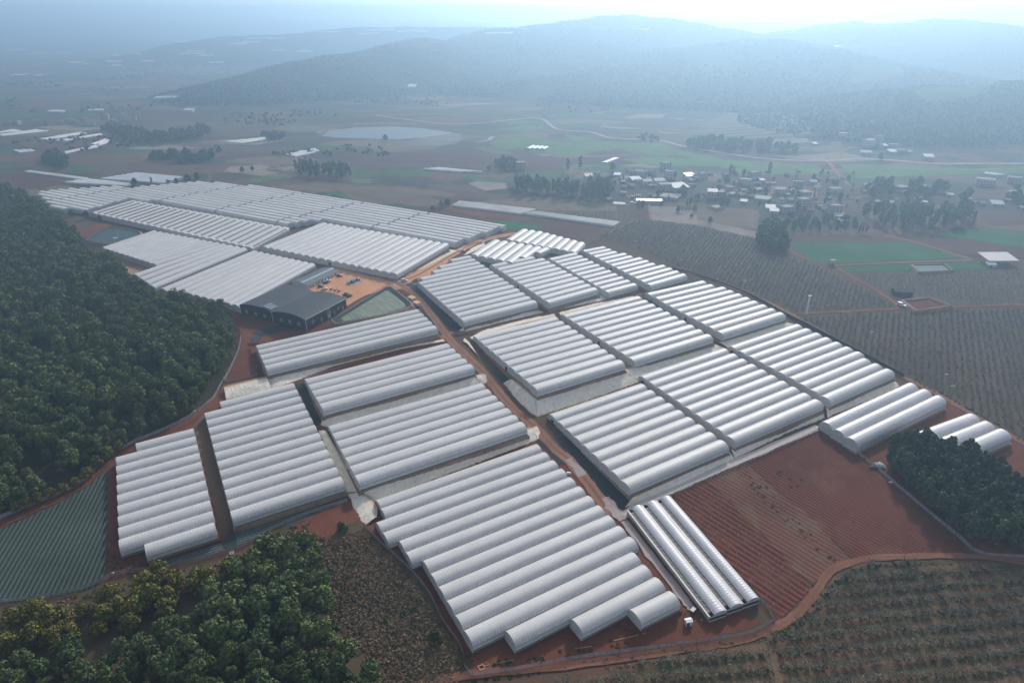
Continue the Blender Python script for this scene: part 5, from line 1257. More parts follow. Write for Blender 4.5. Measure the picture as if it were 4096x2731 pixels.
sack(452, 2291, 'small white bag by the strawberry field fence corner', 'white', (.8, .6, .5)); sack(778, 1645, 'pinkish white sack outside the wood fence', 'cream', (1.1, .8, .6)); sack(262, 1955, 'pale heap of rubbish outside the wood fence', 'cream', (2.2, 1.0, .8)); sack(290, 1950, 'orange brown heap beside the pale rubbish', 'ochre', (1.6, 1.0, .8)); sack(3494, 1872, 'black sheet bundle beside the gum wood fence', 'wire', (3.2, 1.6, 1.6)); sack(3518, 1862, 'grey spoil heap behind the black bundle', 'concrete', (3.4, 2.6, 1.5)); sack(3562, 1928, 'white bag pile along the gum wood fence', 'white', (1.4, .7, .6))
def pumpcart():
    p = hit(2771, 2448); root = empty('pump_cart', p, .8, 'dark grey pump unit on the gravel by the tunnel house', 'pump'); mb = MB(); mb.box((0, 0, .9), (2.2, 1.3, 1.3)); mb.build('body', M['roof_dark_plain'], root); mb = MB(); mb.box((0, 0, 1.75), (2.5, 1.6, .12)); mb.build('roof', M['steel'], root)
    for x in (-.7, .7):
        for y in (-.6, .6): mb = MB(); mb.tube((x, y-.1, .3), (x, y+.1, .3), .3, None, 10); mb.build('wheel', M['tyre'], root)
pumpcart()
# crop bed between the cream greenhouses
field('crop_bed', [(1892,1046),(1935,1052),(1980,1062),(1962,1070),(1922,1068)], 'green', 9, 0.2)
# ---------------------------------------------------------------- people
def person(px, py, rz, shirt, trousers, label, stride=.25, arm=.25, dz=0.45):
    p = hit(px, py, dz); root = empty('person', p, rz, label, 'person')
    def skin(name, pts, edges, rad, mat):
        me = bpy.data.meshes.new(name); me.from_pydata(pts, edges, []); me.materials.append(mat); o = bpy.data.objects.new(name, me); link(o, root)
        m = o.modifiers.new('s', 'SKIN'); 
        for v, r in zip(me.skin_vertices[0].data, rad): v.radius = (r, r)
        me.skin_vertices[0].data[0].use_root = True
        o.modifiers.new('d', 'SUBSURF').levels = 1; return o
    s = stride
    pts = [(0, 0, .95), (0, 0, 1.2), (0, 0, 1.42), (0, .0, 1.52), (0, .01, 1.66), (.0, .19, 1.42), (arm*.4, .24, 1.14), (arm, .22, .90), (arm+.02, .22, .80), (0, -.19, 1.42), (-arm*.3, -.24, 1.14), (arm*.4, -.22, .90), (arm*.45, -.22, .80), (0, .09, .9), (s*.6, .10, .5), (s*.3, .10, .09), (s*.3+.16, .10, .04), (0, -.09, .9), (-s*.3, -.10, .5), (-s, -.10, .09), (-s+.16, -.10, .04)]
    ed = [(0, 1), (1, 2), (2, 3), (3, 4), (2, 5), (5, 6), (6, 7), (7, 8), (2, 9), (9, 10), (10, 11), (11, 12), (0, 13), (13, 14), (14, 15), (15, 16), (0, 17), (17, 18), (18, 19), (19, 20)]
    rad = [.15, .145, .15, .06, .10, .07, .05, .04, .045, .07, .05, .04, .045, .10, .075, .05, .045, .10, .075, .05, .045]
    skin('body', pts, ed, rad, SKIN)
    skin('shirt', [(0, 0, .98), (0, 0, 1.2), (0, 0, 1.42), (0, .19, 1.42), (arm*.4, .245, 1.14), (arm*.9, .22, .94), (0, -.19, 1.42), (-arm*.3, -.245, 1.14), (arm*.35, -.22, .94)], [(0, 1), (1, 2), (2, 3), (3, 4), (4, 5), (2, 6), (6, 7), (7, 8)], [.18, .175, .17, .09, .07, .06, .09, .07, .06], shirt)
    skin('trousers', [(0, 0, .98), (0, .09, .88), (s*.6, .10, .5), (s*.3, .10, .12), (0, -.09, .88), (-s*.3, -.10, .5), (-s, -.10, .12)], [(0, 1), (1, 2), (2, 3), (0, 4), (4, 5), (5, 6)], [.17, .12, .095, .08, .12, .095, .08], trousers)
    bm = bmesh.new(); bmesh.ops.create_icosphere(bm, subdivisions=2, radius=.115)
    for v in bm.verts: v.co = Vector((v.co.x-.02, v.co.y, max(v.co.z, -.02)+1.70))
    me = bpy.data.meshes.new('hair'); bm.to_mesh(me); bm.free(); me.materials.append(M['wire']); link(bpy.data.objects.new('hair', me), root)
SKIN = plain('skin', (0.35, 0.20, 0.14), 0.6, 0.3); CW = plain('white_cotton', (0.62, 0.62, 0.62), .9, .1); CD = plain('dark_cotton', (0.03, 0.035, 0.05), .9, .1); CG = plain('grey_cotton', (0.12, 0.12, 0.13), .9, .1)
person(2806, 2487, 2.5, CW, CD, 'person in white top walking beside the tunnel house end', dz=.2)
person(2737, 2459, 1.0, CD, CD, 'person in dark clothes standing by the last greenhouse bay', .08, dz=.2)
person(1989, 951, .3, CD, CG, 'person in dark clothes walking on the upper farm road, left of another')
person(1997, 949, .3, CG, CD, 'person in grey top walking on the upper farm road, right of another')
person(1331, 1156, 1.2, CD, CD, 'person in dark clothes standing behind the left cargo trike', .06)
person(1345, 1157, 2.2, CG, CD, 'person in grey top standing behind the middle cargo trike', .06)
# ---------------------------------------------------------------- vegetation
def leafquads(centers, normals, size, rg):
    """one little quad per leaf clump, turned roughly along its normal"""
    n = len(centers); N = normals+rg.normal(0, .45, (n, 3)); N /= np.linalg.norm(N, axis=1)[:, None]
    t = rg.normal(0, 1, (n, 3)); U = np.cross(N, t); U /= np.linalg.norm(U, axis=1)[:, None]; W = np.cross(N, U)
    s = size*rg.uniform(.6, 1.3, (n, 1)); s2 = s*rg.uniform(.55, 1.0, (n, 1))
    V = np.stack([centers-U*s-W*s2, centers+U*s-W*s2*.6, centers+U*s*.8+W*s2, centers-U*s*.7+W*s2*.9], 1).reshape(-1, 3)
    F = np.arange(4*n).reshape(n, 4); return V, F
def crown(rg, r, z0, z1, nblob, nq, leaf, kind='round'):
    H = z1-z0; C = []; Rr = []
    for k in range(nblob):
        t = (k+rg.uniform(0, 1))/nblob
        if kind == 'gum': rad = r*(.45+.55*math.sin(math.pi*min(1, t*.85+.12))); z = z0+H*t
        elif kind == 'pine': rad = r*(1.0-.25*t)*(.55+.45*math.sin(math.pi*(t*.7+.3))); z = z0+H*(t**.8)
        else: rad = r*math.sin(math.pi*(t*.75+.2)); z = z0+H*t
        a = k*2.4+rg.uniform(-.5, .5); q = rad*rg.uniform(.35, .8)
        C.append((q*math.cos(a), q*math.sin(a), z)); Rr.append(r*rg.uniform(.32, .5))
    C = np.array(C); Rr = np.array(Rr); idx = rg.integers(0, nblob, nq)
    d = rg.normal(0, 1, (nq, 3)); d[:, 2] = d[:, 2]*.8+.25; d /= np.linalg.norm(d, axis=1)[:, None]
    P = C[idx]+d*(Rr[idx]*rg.uniform(.75, 1.08, nq))[:, None]*np.array([1, 1, .72])
    return leafquads(P, d, leaf, rg)
def trunk_mesh(name, h, r0, mat, limbs=4, rg=None, spread=1.5):
    mb = MB(); lean = rg.normal(0, .15, 2); m = Vector((lean[0]*2, lean[1]*2, h*.55)); t = Vector((lean[0]*3, lean[1]*3, h*.92))
    mb.tube((0, 0, -.6), m, r0, r0*.7, 7); mb.tube(m, t, r0*.7, r0*.25, 6)
    for k in range(limbs):
        a = k*2.4+rg.uniform(0, 1); b = m.lerp(t, k/limbs*.8); mb.tube(b, b+Vector((math.cos(a)*spread, math.sin(a)*spread, h*.14)), r0*.35, r0*.12, 5)
    me = bpy.data.meshes.new(name); me.from_pydata([tuple(v) for v in mb.v], [], mb.f); me.materials.append(mat); return me
def kind_protos(kind, nv, r, h, z0, nblob, nq, leaf, mat, tr=.18):
    out = []
    for k in range(nv):
        rg = np.random.default_rng(100+k+len(kind)*7); rr = r*rg.uniform(.9, 1.1); V, F = crown(rg, rr, z0, h, nblob, nq, leaf, 'gum' if 'gum' in kind else 'pine' if 'pine' in kind else 'round')
        out.append((np_mesh(kind+'_crown', V, F, M[mat]), trunk_mesh(kind+'_trunk', h, tr, M['bark'], 4, rg, r*.5), (V, F)))
    return out
PROTO = {
    'pine_tree': kind_protos('pine_tree', 7, 3.5, 10.5, 3.6, 15, 1250, .35, 'pine'),
    'wattle_tree': kind_protos('wattle_tree', 4, 3.4, 7.0, 1.6, 13, 1000, .33, 'wattle'),
    'gum_tree': kind_protos('gum_tree', 6, 2.4, 14.5, 4.2, 15, 520, .50, 'gum', .16),
    'broadleaf_tree': kind_protos('broadleaf_tree', 5, 4.2, 10.0, 2.0, 13, 420, .75, 'gum', .22),
    'bush': kind_protos('bush', 3, 1.6, 2.4, .3, 7, 150, .34, 'bush', .06),
}
def plant(kind, p, s, label, group, sz=None):
    pr = PROTO[kind][random.randrange(len(PROTO[kind]))]
    root = bpy.data.objects.new(kind, None); root.location = p; root.rotation_euler = (0, 0, random.uniform(0, 6.28)); root.scale = (s, s, sz or s*random.uniform(.9, 1.12)); root.empty_display_size = 1; link(root)
    tag(root, label, 'bush' if kind == 'bush' else 'tree', group)
    for nm, me in (('crown', pr[0]), ('trunk', pr[1])): link(bpy.data.objects.new(nm, me), root)
    return root
def wpoly(px, dz=0.0): return [tuple(hit(x, y, dz).to_2d()) for x, y in px]
def scatter(poly, sp, jit=.38, mask=None):
    xs = [p[0] for p in poly]; ys = [p[1] for p in poly]; out = []; y = min(ys); r = 0
    while y < max(ys):
        x = min(xs)+(sp/2 if r % 2 else 0)
        while x < max(xs):
            q = (x+random.gauss(0, sp*jit), y+random.gauss(0, sp*jit))
            if inside(q, poly) and (mask is None or mask(*q)): out.append(q)
            x += sp
        y += sp*.866; r += 1
    return out
def mass(name, kind, pts, smin, smax, label, mat, sub=None):
    """trees past the count that stand as objects: one body of foliage"""
    Vs, Fs, b = [], [], 0
    for x, y in pts:
        V, F = PROTO[kind][random.randrange(len(PROTO[kind]))][2]
        if sub: F = F[np.random.default_rng(len(Vs)).permutation(len(F))[:sub]]
        k = random.uniform(smin, smax); a = random.uniform(0, 6.28); ca, sa = math.cos(a), math.sin(a); Q = V[F.ravel()]*k; kk = (1.5 if sub else 1.0)
        if sub:
            c = Q.reshape(-1, 4, 3).mean(1, keepdims=True); Q = (c+(Q.reshape(-1, 4, 3)-c)*1.25).reshape(-1, 3)
        Q = np.stack([Q[:, 0]*ca-Q[:, 1]*sa+x, Q[:, 0]*sa+Q[:, 1]*ca+y, Q[:, 2]+tz(x, y)], 1); Vs.append(Q); Fs.append(np.arange(len(Q)).reshape(-1, 4)+b); b += len(Q)
    if not Vs: return
    o = bpy.data.objects.new(name, np_mesh(name, np.concatenate(Vs), np.concatenate(Fs), M[mat])); link(o); tag(o, label, None, None, 'stuff')
# the pine wood left of the farm
wood = wpoly([(-260,735),(0,752),(90,775),(160,830),(215,878),(300,920),(330,985),(400,1015),(470,1060),(520,1105),(545,1150),(650,1182),(700,1190),(760,1222),(860,1225),(905,1255),(935,1320),(925,1400),(880,1480),(830,1560),(760,1620),(640,1690),(520,1735),(430,1790),(330,1860),(240,1920),(120,1975),(0,2030),(-300,2130),(-420,1500)], 5)
def gaps(x, y): return math.sin(x*.071+1.7*math.sin(y*.043))*math.cos(y*.062+x*.021) < .80
wp = scatter(wood, 6.9, .36, gaps); wp.sort(key=lambda q: q[0]**2+q[1]**2)
low = wpoly([(-200,2690),(0,2685),(140,2640),(250,2595),(330,2620),(450,2635),(560,2535),(690,2470),(800,2410),(870,2350),(950,2280),(1045,2210),(1150,2170),(1250,2205),(1285,2330),(1310,2440),(1230,2480),(1330,2520),(1420,2600),(1520,2700),(1560,2880),(-200,2900)], 5)
lp = scatter(low, 5.3, .36, lambda x, y: math.sin(x*.16+2*math.sin(y*.11))*math.cos(y*.17) < .86)
near_n = max(0, 300-len(lp)); print('low pines', len(lp), 'wood', len(wp))
for x, y in lp[:150]: plant('pine_tree', (x, y, tz(x, y)), random.uniform(.72, 1.2), 'pine tree in the open wood on the slope below the strawberry plots', 'pines of the lower wood')
for x, y in wp[:300-min(150, len(lp))]: plant('pine_tree', (x, y, tz(x, y)), random.uniform(.72, 1.3), 'pine tree at the near edge of the dense wood beside the mesh fence', 'pines of the dense wood')
mass('pine_forest', 'pine_tree', wp[300-min(150, len(lp)):]+lp[150:], .72, 1.4, 'dense dark pine forest on the hillside left of the farm', 'pine', 600)
for px, s in [((70,2500),1.4),((140,2470),1.5),((210,2500),1.5),((230,2560),1.3),((150,2560),1.4),((40,2590),1.3),((290,2540),1.1),((440,2400),1.4),((480,2440),1.3),((430,2470),1.3),((520,2500),1.2),((590,2350),1.5),((650,2340),1.5),((620,2400),1.4),((560,2400),1.3),((540,2450),1.3),((700,2350),1.3),((660,2440),1.2),((780,2340),1.3),((830,2320),1.2),((920,2290),1.4),((960,2330),1.2),((100,2490),1.1),((175,2530),1.3),((250,2475),1.2),((60,2580),1.0),((410,2390),.9),((455,2430),1.0),((400,2510),.9),((640,2300),1.25),((690,2330),1.1),((600,2380),1.15),((560,2430),1.1),((680,2400),1.2),((500,2470),1.0),((790,2310),1.0),((850,2330),1.0),((930,2270),1.05),((900,2320),.9),((960,2300),.8),((1075,2150),.75),((330,2440),.8)]:
    p = hit(px[0], px[1], 3); plant('wattle_tree', (p.x, p.y, tz(p.x, p.y)), s, 'flowering wattle tree with yellow blossom below the strawberry plots', 'flowering wattles on the lower slope')
for px, s in [((110,2010),.8),((150,1995),.8),((200,1975),.75),((250,1955),.8),((300,1930),.75),((350,1895),.9),((390,1855),.9),((430,1820),.9),((470,1790),.9),((60,2030),.8)]:
    p = hit(px[0], px[1], 2.5); plant('wattle_tree', (p.x, p.y, tz(p.x, p.y)), s, 'yellowish wattle bush along the upper wood fence', 'wattles along the wood fence')
for px, s, l in [((1745,2560),1.7,'round bright green bush on the dry scrub slope'),((1370,2120),1.6,'blue green shrub on the bare red bank'),((1335,2520),1.5,'green shrub beside the red gap in the lower wood')]:
    p = hit(*px); plant('bush', (p.x, p.y, tz(p.x, p.y)), s, l, None)
# dry fern and undergrowth on the scrub slope
def clumps(name, poly, sp, mat, r, label, q=26, jit=.4, mask=None, flat=.5):
    Vs, Fs, b = [], [], 0; rg = np.random.default_rng(len(name)+int(sp*10))
    for x, y in scatter(poly, sp, jit, mask):
        k = r*rg.uniform(.5, 1.5); d = rg.normal(0, 1, (q, 3)); d[:, 2] = np.abs(d[:, 2])+.2; d /= np.linalg.norm(d, axis=1)[:, None]
        V, F = leafquads(d*k*np.array([1, 1, flat])*rg.uniform(.7, 1, (q, 1)), d, k*.30, rg); V = V+np.array([x, y, tz(x, y)]); Vs.append(V); Fs.append(F+b); b += len(V)
    if Vs:
        o = bpy.data.objects.new(name, np_mesh(name, np.concatenate(Vs), np.concatenate(Fs), M[mat])); link(o); tag(o, label, None, None, 'stuff')
slope = wpoly([(1230,2130),(1330,2165),(1440,2120),(1500,2170),(1640,2300),(1715,2395),(1765,2495),(1830,2590),(1850,2690),(1800,2790),(1560,2790),(1420,2590),(1330,2500),(1300,2350),(1250,2200)])
clumps('dry_fern', slope, 1.25, 'fern', .95, 'brown dry fern covering the slope below the front greenhouse')
clumps('undergrowth', slope, 4.2, 'bush', 1.2, 'green undergrowth in the dry fern', mask=lambda x, y: math.sin(x*.13+y*.05)*math.sin(y*.11-x*.04) > .15)
clumps('undergrowth', wpoly([(-100,2445),(240,2400),(440,2340),(620,2300),(900,2245),(1100,2135),(1240,2085),(1200,2200),(900,2330),(560,2480),(250,2560),(-100,2640)]), 2.4, 'fern', 1.1, 'dry undergrowth between fence and lower wood')
clumps('weeds', wpoly([(1860,2590),(2020,2640),(2250,2600),(2450,2560),(2600,2560),(2450,2610),(2150,2655),(1900,2690)]), 2.0, 'bush', .7, 'low green weeds inside the front fence', mask=lambda x, y: math.sin(x*.5)*math.cos(y*.43) > -.1)
clumps('weeds', wpoly([(425,2200),(470,2230),(560,2250),(610,2270),(470,2310),(440,2320)]), 1.7, 'bush', .6, 'low weeds between strawberry field and small greenhouse')
clumps('weeds', wpoly([(1505,2080),(1560,2190),(1640,2270),(1720,2370),(1790,2480),(1850,2580),(1870,2580),(1800,2440),(1720,2320),(1620,2210)]), 2.2, 'fern', .6, 'dry weeds along the stepped end of the front greenhouse')
clumps('verge', wpoly([(1880,2715),(2300,2650),(2700,2590),(3000,2550),(3080,2510),(3100,2490),(3110,2500),(3030,2555),(2700,2612),(2300,2668),(1880,2735)]), 1.8, 'bush', .7, 'grassy verge between front fence and dirt road')
clumps('verge', wpoly([(3080,2545),(3215,2462),(3285,2374),(3350,2302),(3460,2258),(3640,2245),(3640,2260),(3480,2275),(3370,2320),(3310,2390),(3230,2490),(3100,2570)]), 1.6, 'bush', .8, 'dark grassy verge outside the curved dirt road')
clumps('verge', wpoly([(3240,2350),(3330,2290),(3400,2245),(3640,2215),(3890,2218),(3880,2230),(3640,2222),(3450,2236),(3340,2285),(3255,2365)]), 1.8, 'bush', .6, 'grassy verge inside the curved dirt road')
clumps('weeds', wpoly([(2985,1860),(3060,1935),(3130,2030),(3300,2170),(3370,2235),(3330,2265),(3220,2170),(3080,2040),(2960,1900)]), 3.4, 'fern', .75, 'straw coloured weeds between the two red fields', flat=.7)
clumps('weeds', wpoly([(3070,1870),(3190,1900),(3240,1940),(3130,1960),(3060,1905)]), 3.6, 'crop', .7, 'bright green weeds in the drilled red field', q=16)
clumps('weeds', wpoly([(2690,1990),(2860,2180),(3040,2395),(3060,2410),(2880,2170),(2720,1990)]), 3, 'fern', .5, 'weeds at the edge of the tunnel house')
clumps('crop_leaves', wpoly([(0,2119),(95,2077),(232,2018),(357,1940),(411,1900),(424,2308),(357,2352),(238,2375),(0,2405)]), 1.7, 'crop', .32, 'low strawberry plants in rows', q=7)
# bare orchard trees
def orchard_protos(n):
    out = []
    for k in range(n):
        rg = np.random.default_rng(500+k); mb = MB(); mb.tube((0, 0, -.3), (0, 0, .9), .13, .11, 6); tr = bpy.data.meshes.new('trunk'); tr.from_pydata([tuple(v) for v in mb.v], [], mb.f); tr.materials.append(M['bark'])
        b = MB()
        for i in range(11):
            a = i*2.4+rg.uniform(-.4, .4); L = rg.uniform(1.0, 1.7); e = Vector((math.cos(a)*L, math.sin(a)*L, .9+rg.uniform(.7, 1.8))); s0 = Vector((0, 0, .75+.02*i)); b.beam(s0, e, .075)
            for j in range(4):
                m = s0.lerp(e, rg.uniform(.4, 1)); b.beam(m, m+Vector((rg.normal(0, .5), rg.normal(0, .5), rg.uniform(.2, .9))), .045)
        n0 = 60; d = rg.normal(0, 1, (n0, 3)); d /= np.linalg.norm(d, axis=1)[:, None]; V, F = leafquads(d*np.array([1.3, 1.3, .7])*rg.uniform(.5, 1, (n0, 1))+np.array([0, 0, 1.75]), d, .17, rg)
        base = len(b.v); b.v.extend(map(tuple, V)); b.f.extend([[int(q)+base for q in f] for f in F]); b.m.extend([0]*len(F))
        me = bpy.data.meshes.new('branches'); me.from_pydata([tuple(v) for v in b.v], [], b.f); me.materials.append(M['twig_near']); out.append((me, tr))
    return out
OP = orchard_protos(6)
orow = wpoly([(2050,2790),(2340,2690),(2720,2620),(2900,2600),(3075,2552),(3225,2470),(3290,2385),(3360,2315),(3470,2265),(3640,2252),(3883,2252),(4096,2274),(4200,2300),(4300,2800)])
A = hit(3121, 2614); B = hit(4000, 2556); od = (B-A).to_2d().normalized(); on = Vector((-od.y, od.x)); pts = []
for j in range(-8, 16):
    for i in range(-70, 60):
        q = A.to_2d()+od*(i*3.6+random.gauss(0, .4))+on*(j*6.6+random.gauss(0, .35))
        if inside((q.x, q.y), orow) and random.random() > .06 and abs((q-hit(3085,2590).to_2d()).dot(od)) > 2.2: pts.append((q.x, q.y))
pts.sort(key=lambda q: q[0]**2+q[1]**2); print('orchard low', len(pts))
for k, (x, y) in enumerate(pts[:300]):
    me, tr = OP[k % 6]; r = bpy.data.objects.new('orchard_tree', None); r.location = (x, y, tz(x, y)); r.rotation_euler = (0, 0, random.uniform(0, 6.28)); s = random.uniform(1.0, 1.55); r.scale = (s, s, s*.85); link(r)
    tag(r, 'bare spreading fruit tree in the rows below the curved dirt road', 'fruit tree', 'bare fruit trees in the front orchard')
    for nm, m in (('branches', me), ('trunk', tr)): link(bpy.data.objects.new(nm, m), r)
def orchard_mass(name, poly, ang, sp, rowsp, label, size=1.5, q=18, mat='twig'):
    d = Vector((math.cos(ang), math.sin(ang))); n = Vector((-d.y, d.x)); xs = [p[0] for p in poly]; ys = [p[1] for p in poly]; c = Vector(((min(xs)+max(xs))/2, (min(ys)+max(ys))/2)); R = max(max(xs)-min(xs), max(ys)-min(ys))
    Vs, Fs, b = [], [], 0; rg = np.random.default_rng(int(abs(xs[0])))
    for j in range(int(-R/rowsp), int(R/rowsp)):
        for i in range(int(-R/sp), int(R/sp)):
            p = c+d*(i*sp+random.gauss(0, .6))+n*(j*rowsp+random.gauss(0, .5))
            if not inside((p.x, p.y), poly) or random.random() < .04: continue
            k = size*random.uniform(.75, 1.2); dd = rg.normal(0, 1, (q, 3)); dd[:, 2] = np.abs(dd[:, 2])*.9+.1; dd /= np.linalg.norm(dd, axis=1)[:, None]; t = rg.normal(0, 1, (q, 3)); U = np.cross(dd, t); U /= np.linalg.norm(U, axis=1)[:, None]; U *= .085
            o = np.array([p.x, p.y, tz(p.x, p.y)]); lo = o+np.array([0, 0, .5])+dd*.15; hi = o+np.array([0, 0, .6])+dd*k*np.array([1, 1, 1.15])*rg.uniform(.7, 1.1, (q, 1))
            V = np.stack([lo-U, lo+U, hi+U*.8, hi-U*.8], 1).reshape(-1, 3); Vs.append(V); Fs.append(np.arange(4*q).reshape(q, 4)+b); b += 4*q
    o = bpy.data.objects.new(name, np_mesh(name, np.concatenate(Vs), np.concatenate(Fs), M[mat])); link(o); tag(o, label, None, None, 'stuff')
rowm = lambda x, y: abs(((Vector((x, y))-A.to_2d()).dot(on)+3.3) % 6.6-3.3) < 1.5
clumps('row_grass', orow, 1.25, 'twig_near', .75, 'rough grass and prunings under the front orchard rows', q=9, mask=rowm, flat=.6)
clumps('row_grass', orow, 2.3, 'bush', .7, 'green grass tufts under the front orchard rows', q=10, mask=lambda x, y: rowm(x, y) and math.sin(x*.11)*math.sin(y*.17) > -.2)
a62 = math.radians(62)
orchard_mass('orchard_rows', wpoly([(2350,963),(2410,944),(2527,890),(2604,884),(2780,905),(3025,957),(3059,1028),(3150,1034),(3229,1050),(3400,1133),(3500,1180),(3570,1228),(3400,1236),(3170,1246),(3080,1200),(2960,1152),(2700,1066),(2520,980),(2430,955)]), a62, 2.7, 3.7, 'grey bare orchard rows right of the greenhouse block edges')
orchard_mass('orchard_rows', wpoly([(3205,1274),(3400,1258),(3590,1250),(4150,1234),(4300,1300),(4300,1840),(4060,1728),(3830,1602),(3590,1482),(3400,1378)]), a62, 2.8, 3.9, 'grey bare orchard rows below the field track')
orchard_mass('orchard_rows', wpoly([(3430,1100),(3680,1092),(4120,1088),(4140,1202),(3900,1216),(3850,1200),(3740,1180),(3600,1185),(3520,1155)]), math.radians(5), 3.2, 5.5, 'grey bare orchard rows by the red soil pit', 1.2)
orchard_mass('orchard_rows', wpoly([(2160,846),(2470,848),(2520,866),(2480,890),(2300,866)]), math.radians(-10), 3.5, 4.5, 'sparse orchard rows behind the flat tunnels', 1.1)
# grasses and hedge scrub along the right hand boundary road
clumps('verge', wpoly([(3640,1525),(3830,1625),(4050,1745),(4200,1830),(4200,1815),(4060,1735),(3840,1612),(3650,1512)]), 2.0, 'bush', .8, 'dark hedge scrub along the boundary road')
clumps('verge', wpoly([(2700,1080),(3139,1245),(3300,1320),(3600,1480),(3590,1495),(3290,1335),(3130,1262),(2690,1092)]), 2.6, 'fern', .6, 'dry grass along the boundary road')
# gum wood at the right edge
gum = wpoly([(3560,1770),(3650,1725),(3760,1770),(3900,1790),(3980,1850),(4060,1900),(4180,1950),(4200,2160),(4000,2130),(3880,2120),(3830,2090),(3740,2000),(3640,1905),(3570,1850)], 9)
gp = scatter(gum, 3.9, .3)
print('gums', len(gp))
gp.sort(key=lambda q: q[0]**2+q[1]**2)
mass('gum_wood', 'gum_tree', gp[150:], .72, 1.05, 'far side of the dark gum stand at the right edge', 'gum', 420)
for x, y in gp[:150]: plant('gum_tree', (x, y, tz(x, y)), random.uniform(.72, 1.05), 'slender dark gum tree in the dense stand beside the ploughed field', 'gum trees at the right edge')
# groves and trees in the valley
def grove(poly, sp, kind, s, label, group, jit=.33, dz=0):
    pp = scatter(wpoly(poly, dz), sp, jit)
    pp.sort(key=lambda q: q[0]**2+q[1]**2); cap = 24 if kind == 'gum_tree' else 40
    for x, y in pp[:cap]: plant(kind, (x, y, tz(x, y)), random.uniform(s*.8, s*1.2), label, group)
    if len(pp) > cap: mass('wood', kind, pp[cap:], s*.8, s*1.2, 'rest of the '+group+', reading as one mass', 'gum', 260)
    return len(pp)
PROTO['tall_gum'] = PROTO['gum_tree']
n = 0
n += grove([(2025,765),(2050,742),(2200,765),(2330,765),(2440,745),(2440,795),(2280,800),(2120,785)], 8.5, 'gum_tree', 1.05, 'dark gum tree in the wood left of the village', 'gum trees by the village')
n += grove([(1180,690),(1230,668),(1330,690),(1410,700),(1400,722),(1280,722),(1200,712)], 9, 'gum_tree', .95, 'gum tree in the grove above the far greenhouses', 'gum trees above the far greenhouses')
n += grove([(608,640),(640,618),(850,628),(850,646),(720,656),(640,652)], 11, 'broadleaf_tree', .95, 'round tree in the grove left of the field track', 'trees of the left grove')
n += grove([(180,650),(200,625),(262,640),(280,670),(230,675)], 9, 'broadleaf_tree', 1.05, 'dark round tree in the small clump by the striped tunnels', 'trees of the small left clump')
n += grove([(390,530),(450,512),(560,535),(660,545),(830,520),(840,548),(760,562),(640,575),(520,570)], 17, 'broadleaf_tree', 1.25, 'tree in the wooded rise behind the left village', 'trees behind the left village')
n += grove([(1035,550),(1060,540),(1150,545),(1150,565),(1080,566)], 13, 'broadleaf_tree', .9, 'tree beside the flat pale tunnel near the lake', 'trees near the lake')
n += grove([(3030,990),(3040,915),(3100,900),(3140,960),(3150,1015),(3085,1020)], 8, 'broadleaf_tree', 1.15, 'big dark tree in the clump at the orchard corner', 'trees at the orchard corner')
n += grove([(3120,935),(3130,918),(3300,915),(3500,918),(3500,935),(3300,938)], 8, 'gum_tree', .55, 'young silvery gum tree in the strip above the green field', 'young gum trees')
n += grove([(3130,900),(3150,870),(3380,880),(3460,905),(3200,912)], 10, 'broadleaf_tree', .6, 'tree between the village and the young gum strip', 'trees below the village')
n += grove([(3420,870),(3520,850),(3700,850),(3850,860),(3930,885),(3840,920),(3690,935),(3520,915)], 10.5, 'gum_tree', 1.1, 'dark gum tree in the wood right of the village', 'gum trees right of the village')
n += grove([(2745,590),(2800,570),(3000,580),(3190,605),(3190,622),(3000,612),(2800,605)], 16, 'broadleaf_tree', 1.3, 'tree in the belt below the terraced hillside', 'trees below the terraced hillside')
n += grove([(3400,765),(3480,740),(3620,735),(3800,765),(3950,790),(3930,815),(3700,800),(3480,800)], 21, 'broadleaf_tree', 1.1, 'tree among the scattered houses right of the village', 'trees among the right houses')
n += grove([(1965,660),(2010,640),(2090,655),(2080,690),(2000,690)], 13, 'broadleaf_tree', .9, 'tree around the brown house by the gum wood', 'trees by the brown house')
n += grove([(4010,790),(4050,760),(4130,770),(4130,850),(4030,850)], 18, 'broadleaf_tree', 1.1, 'tree at the edge of the far right hamlet', 'trees at the far right hamlet')
print('valley trees', n)
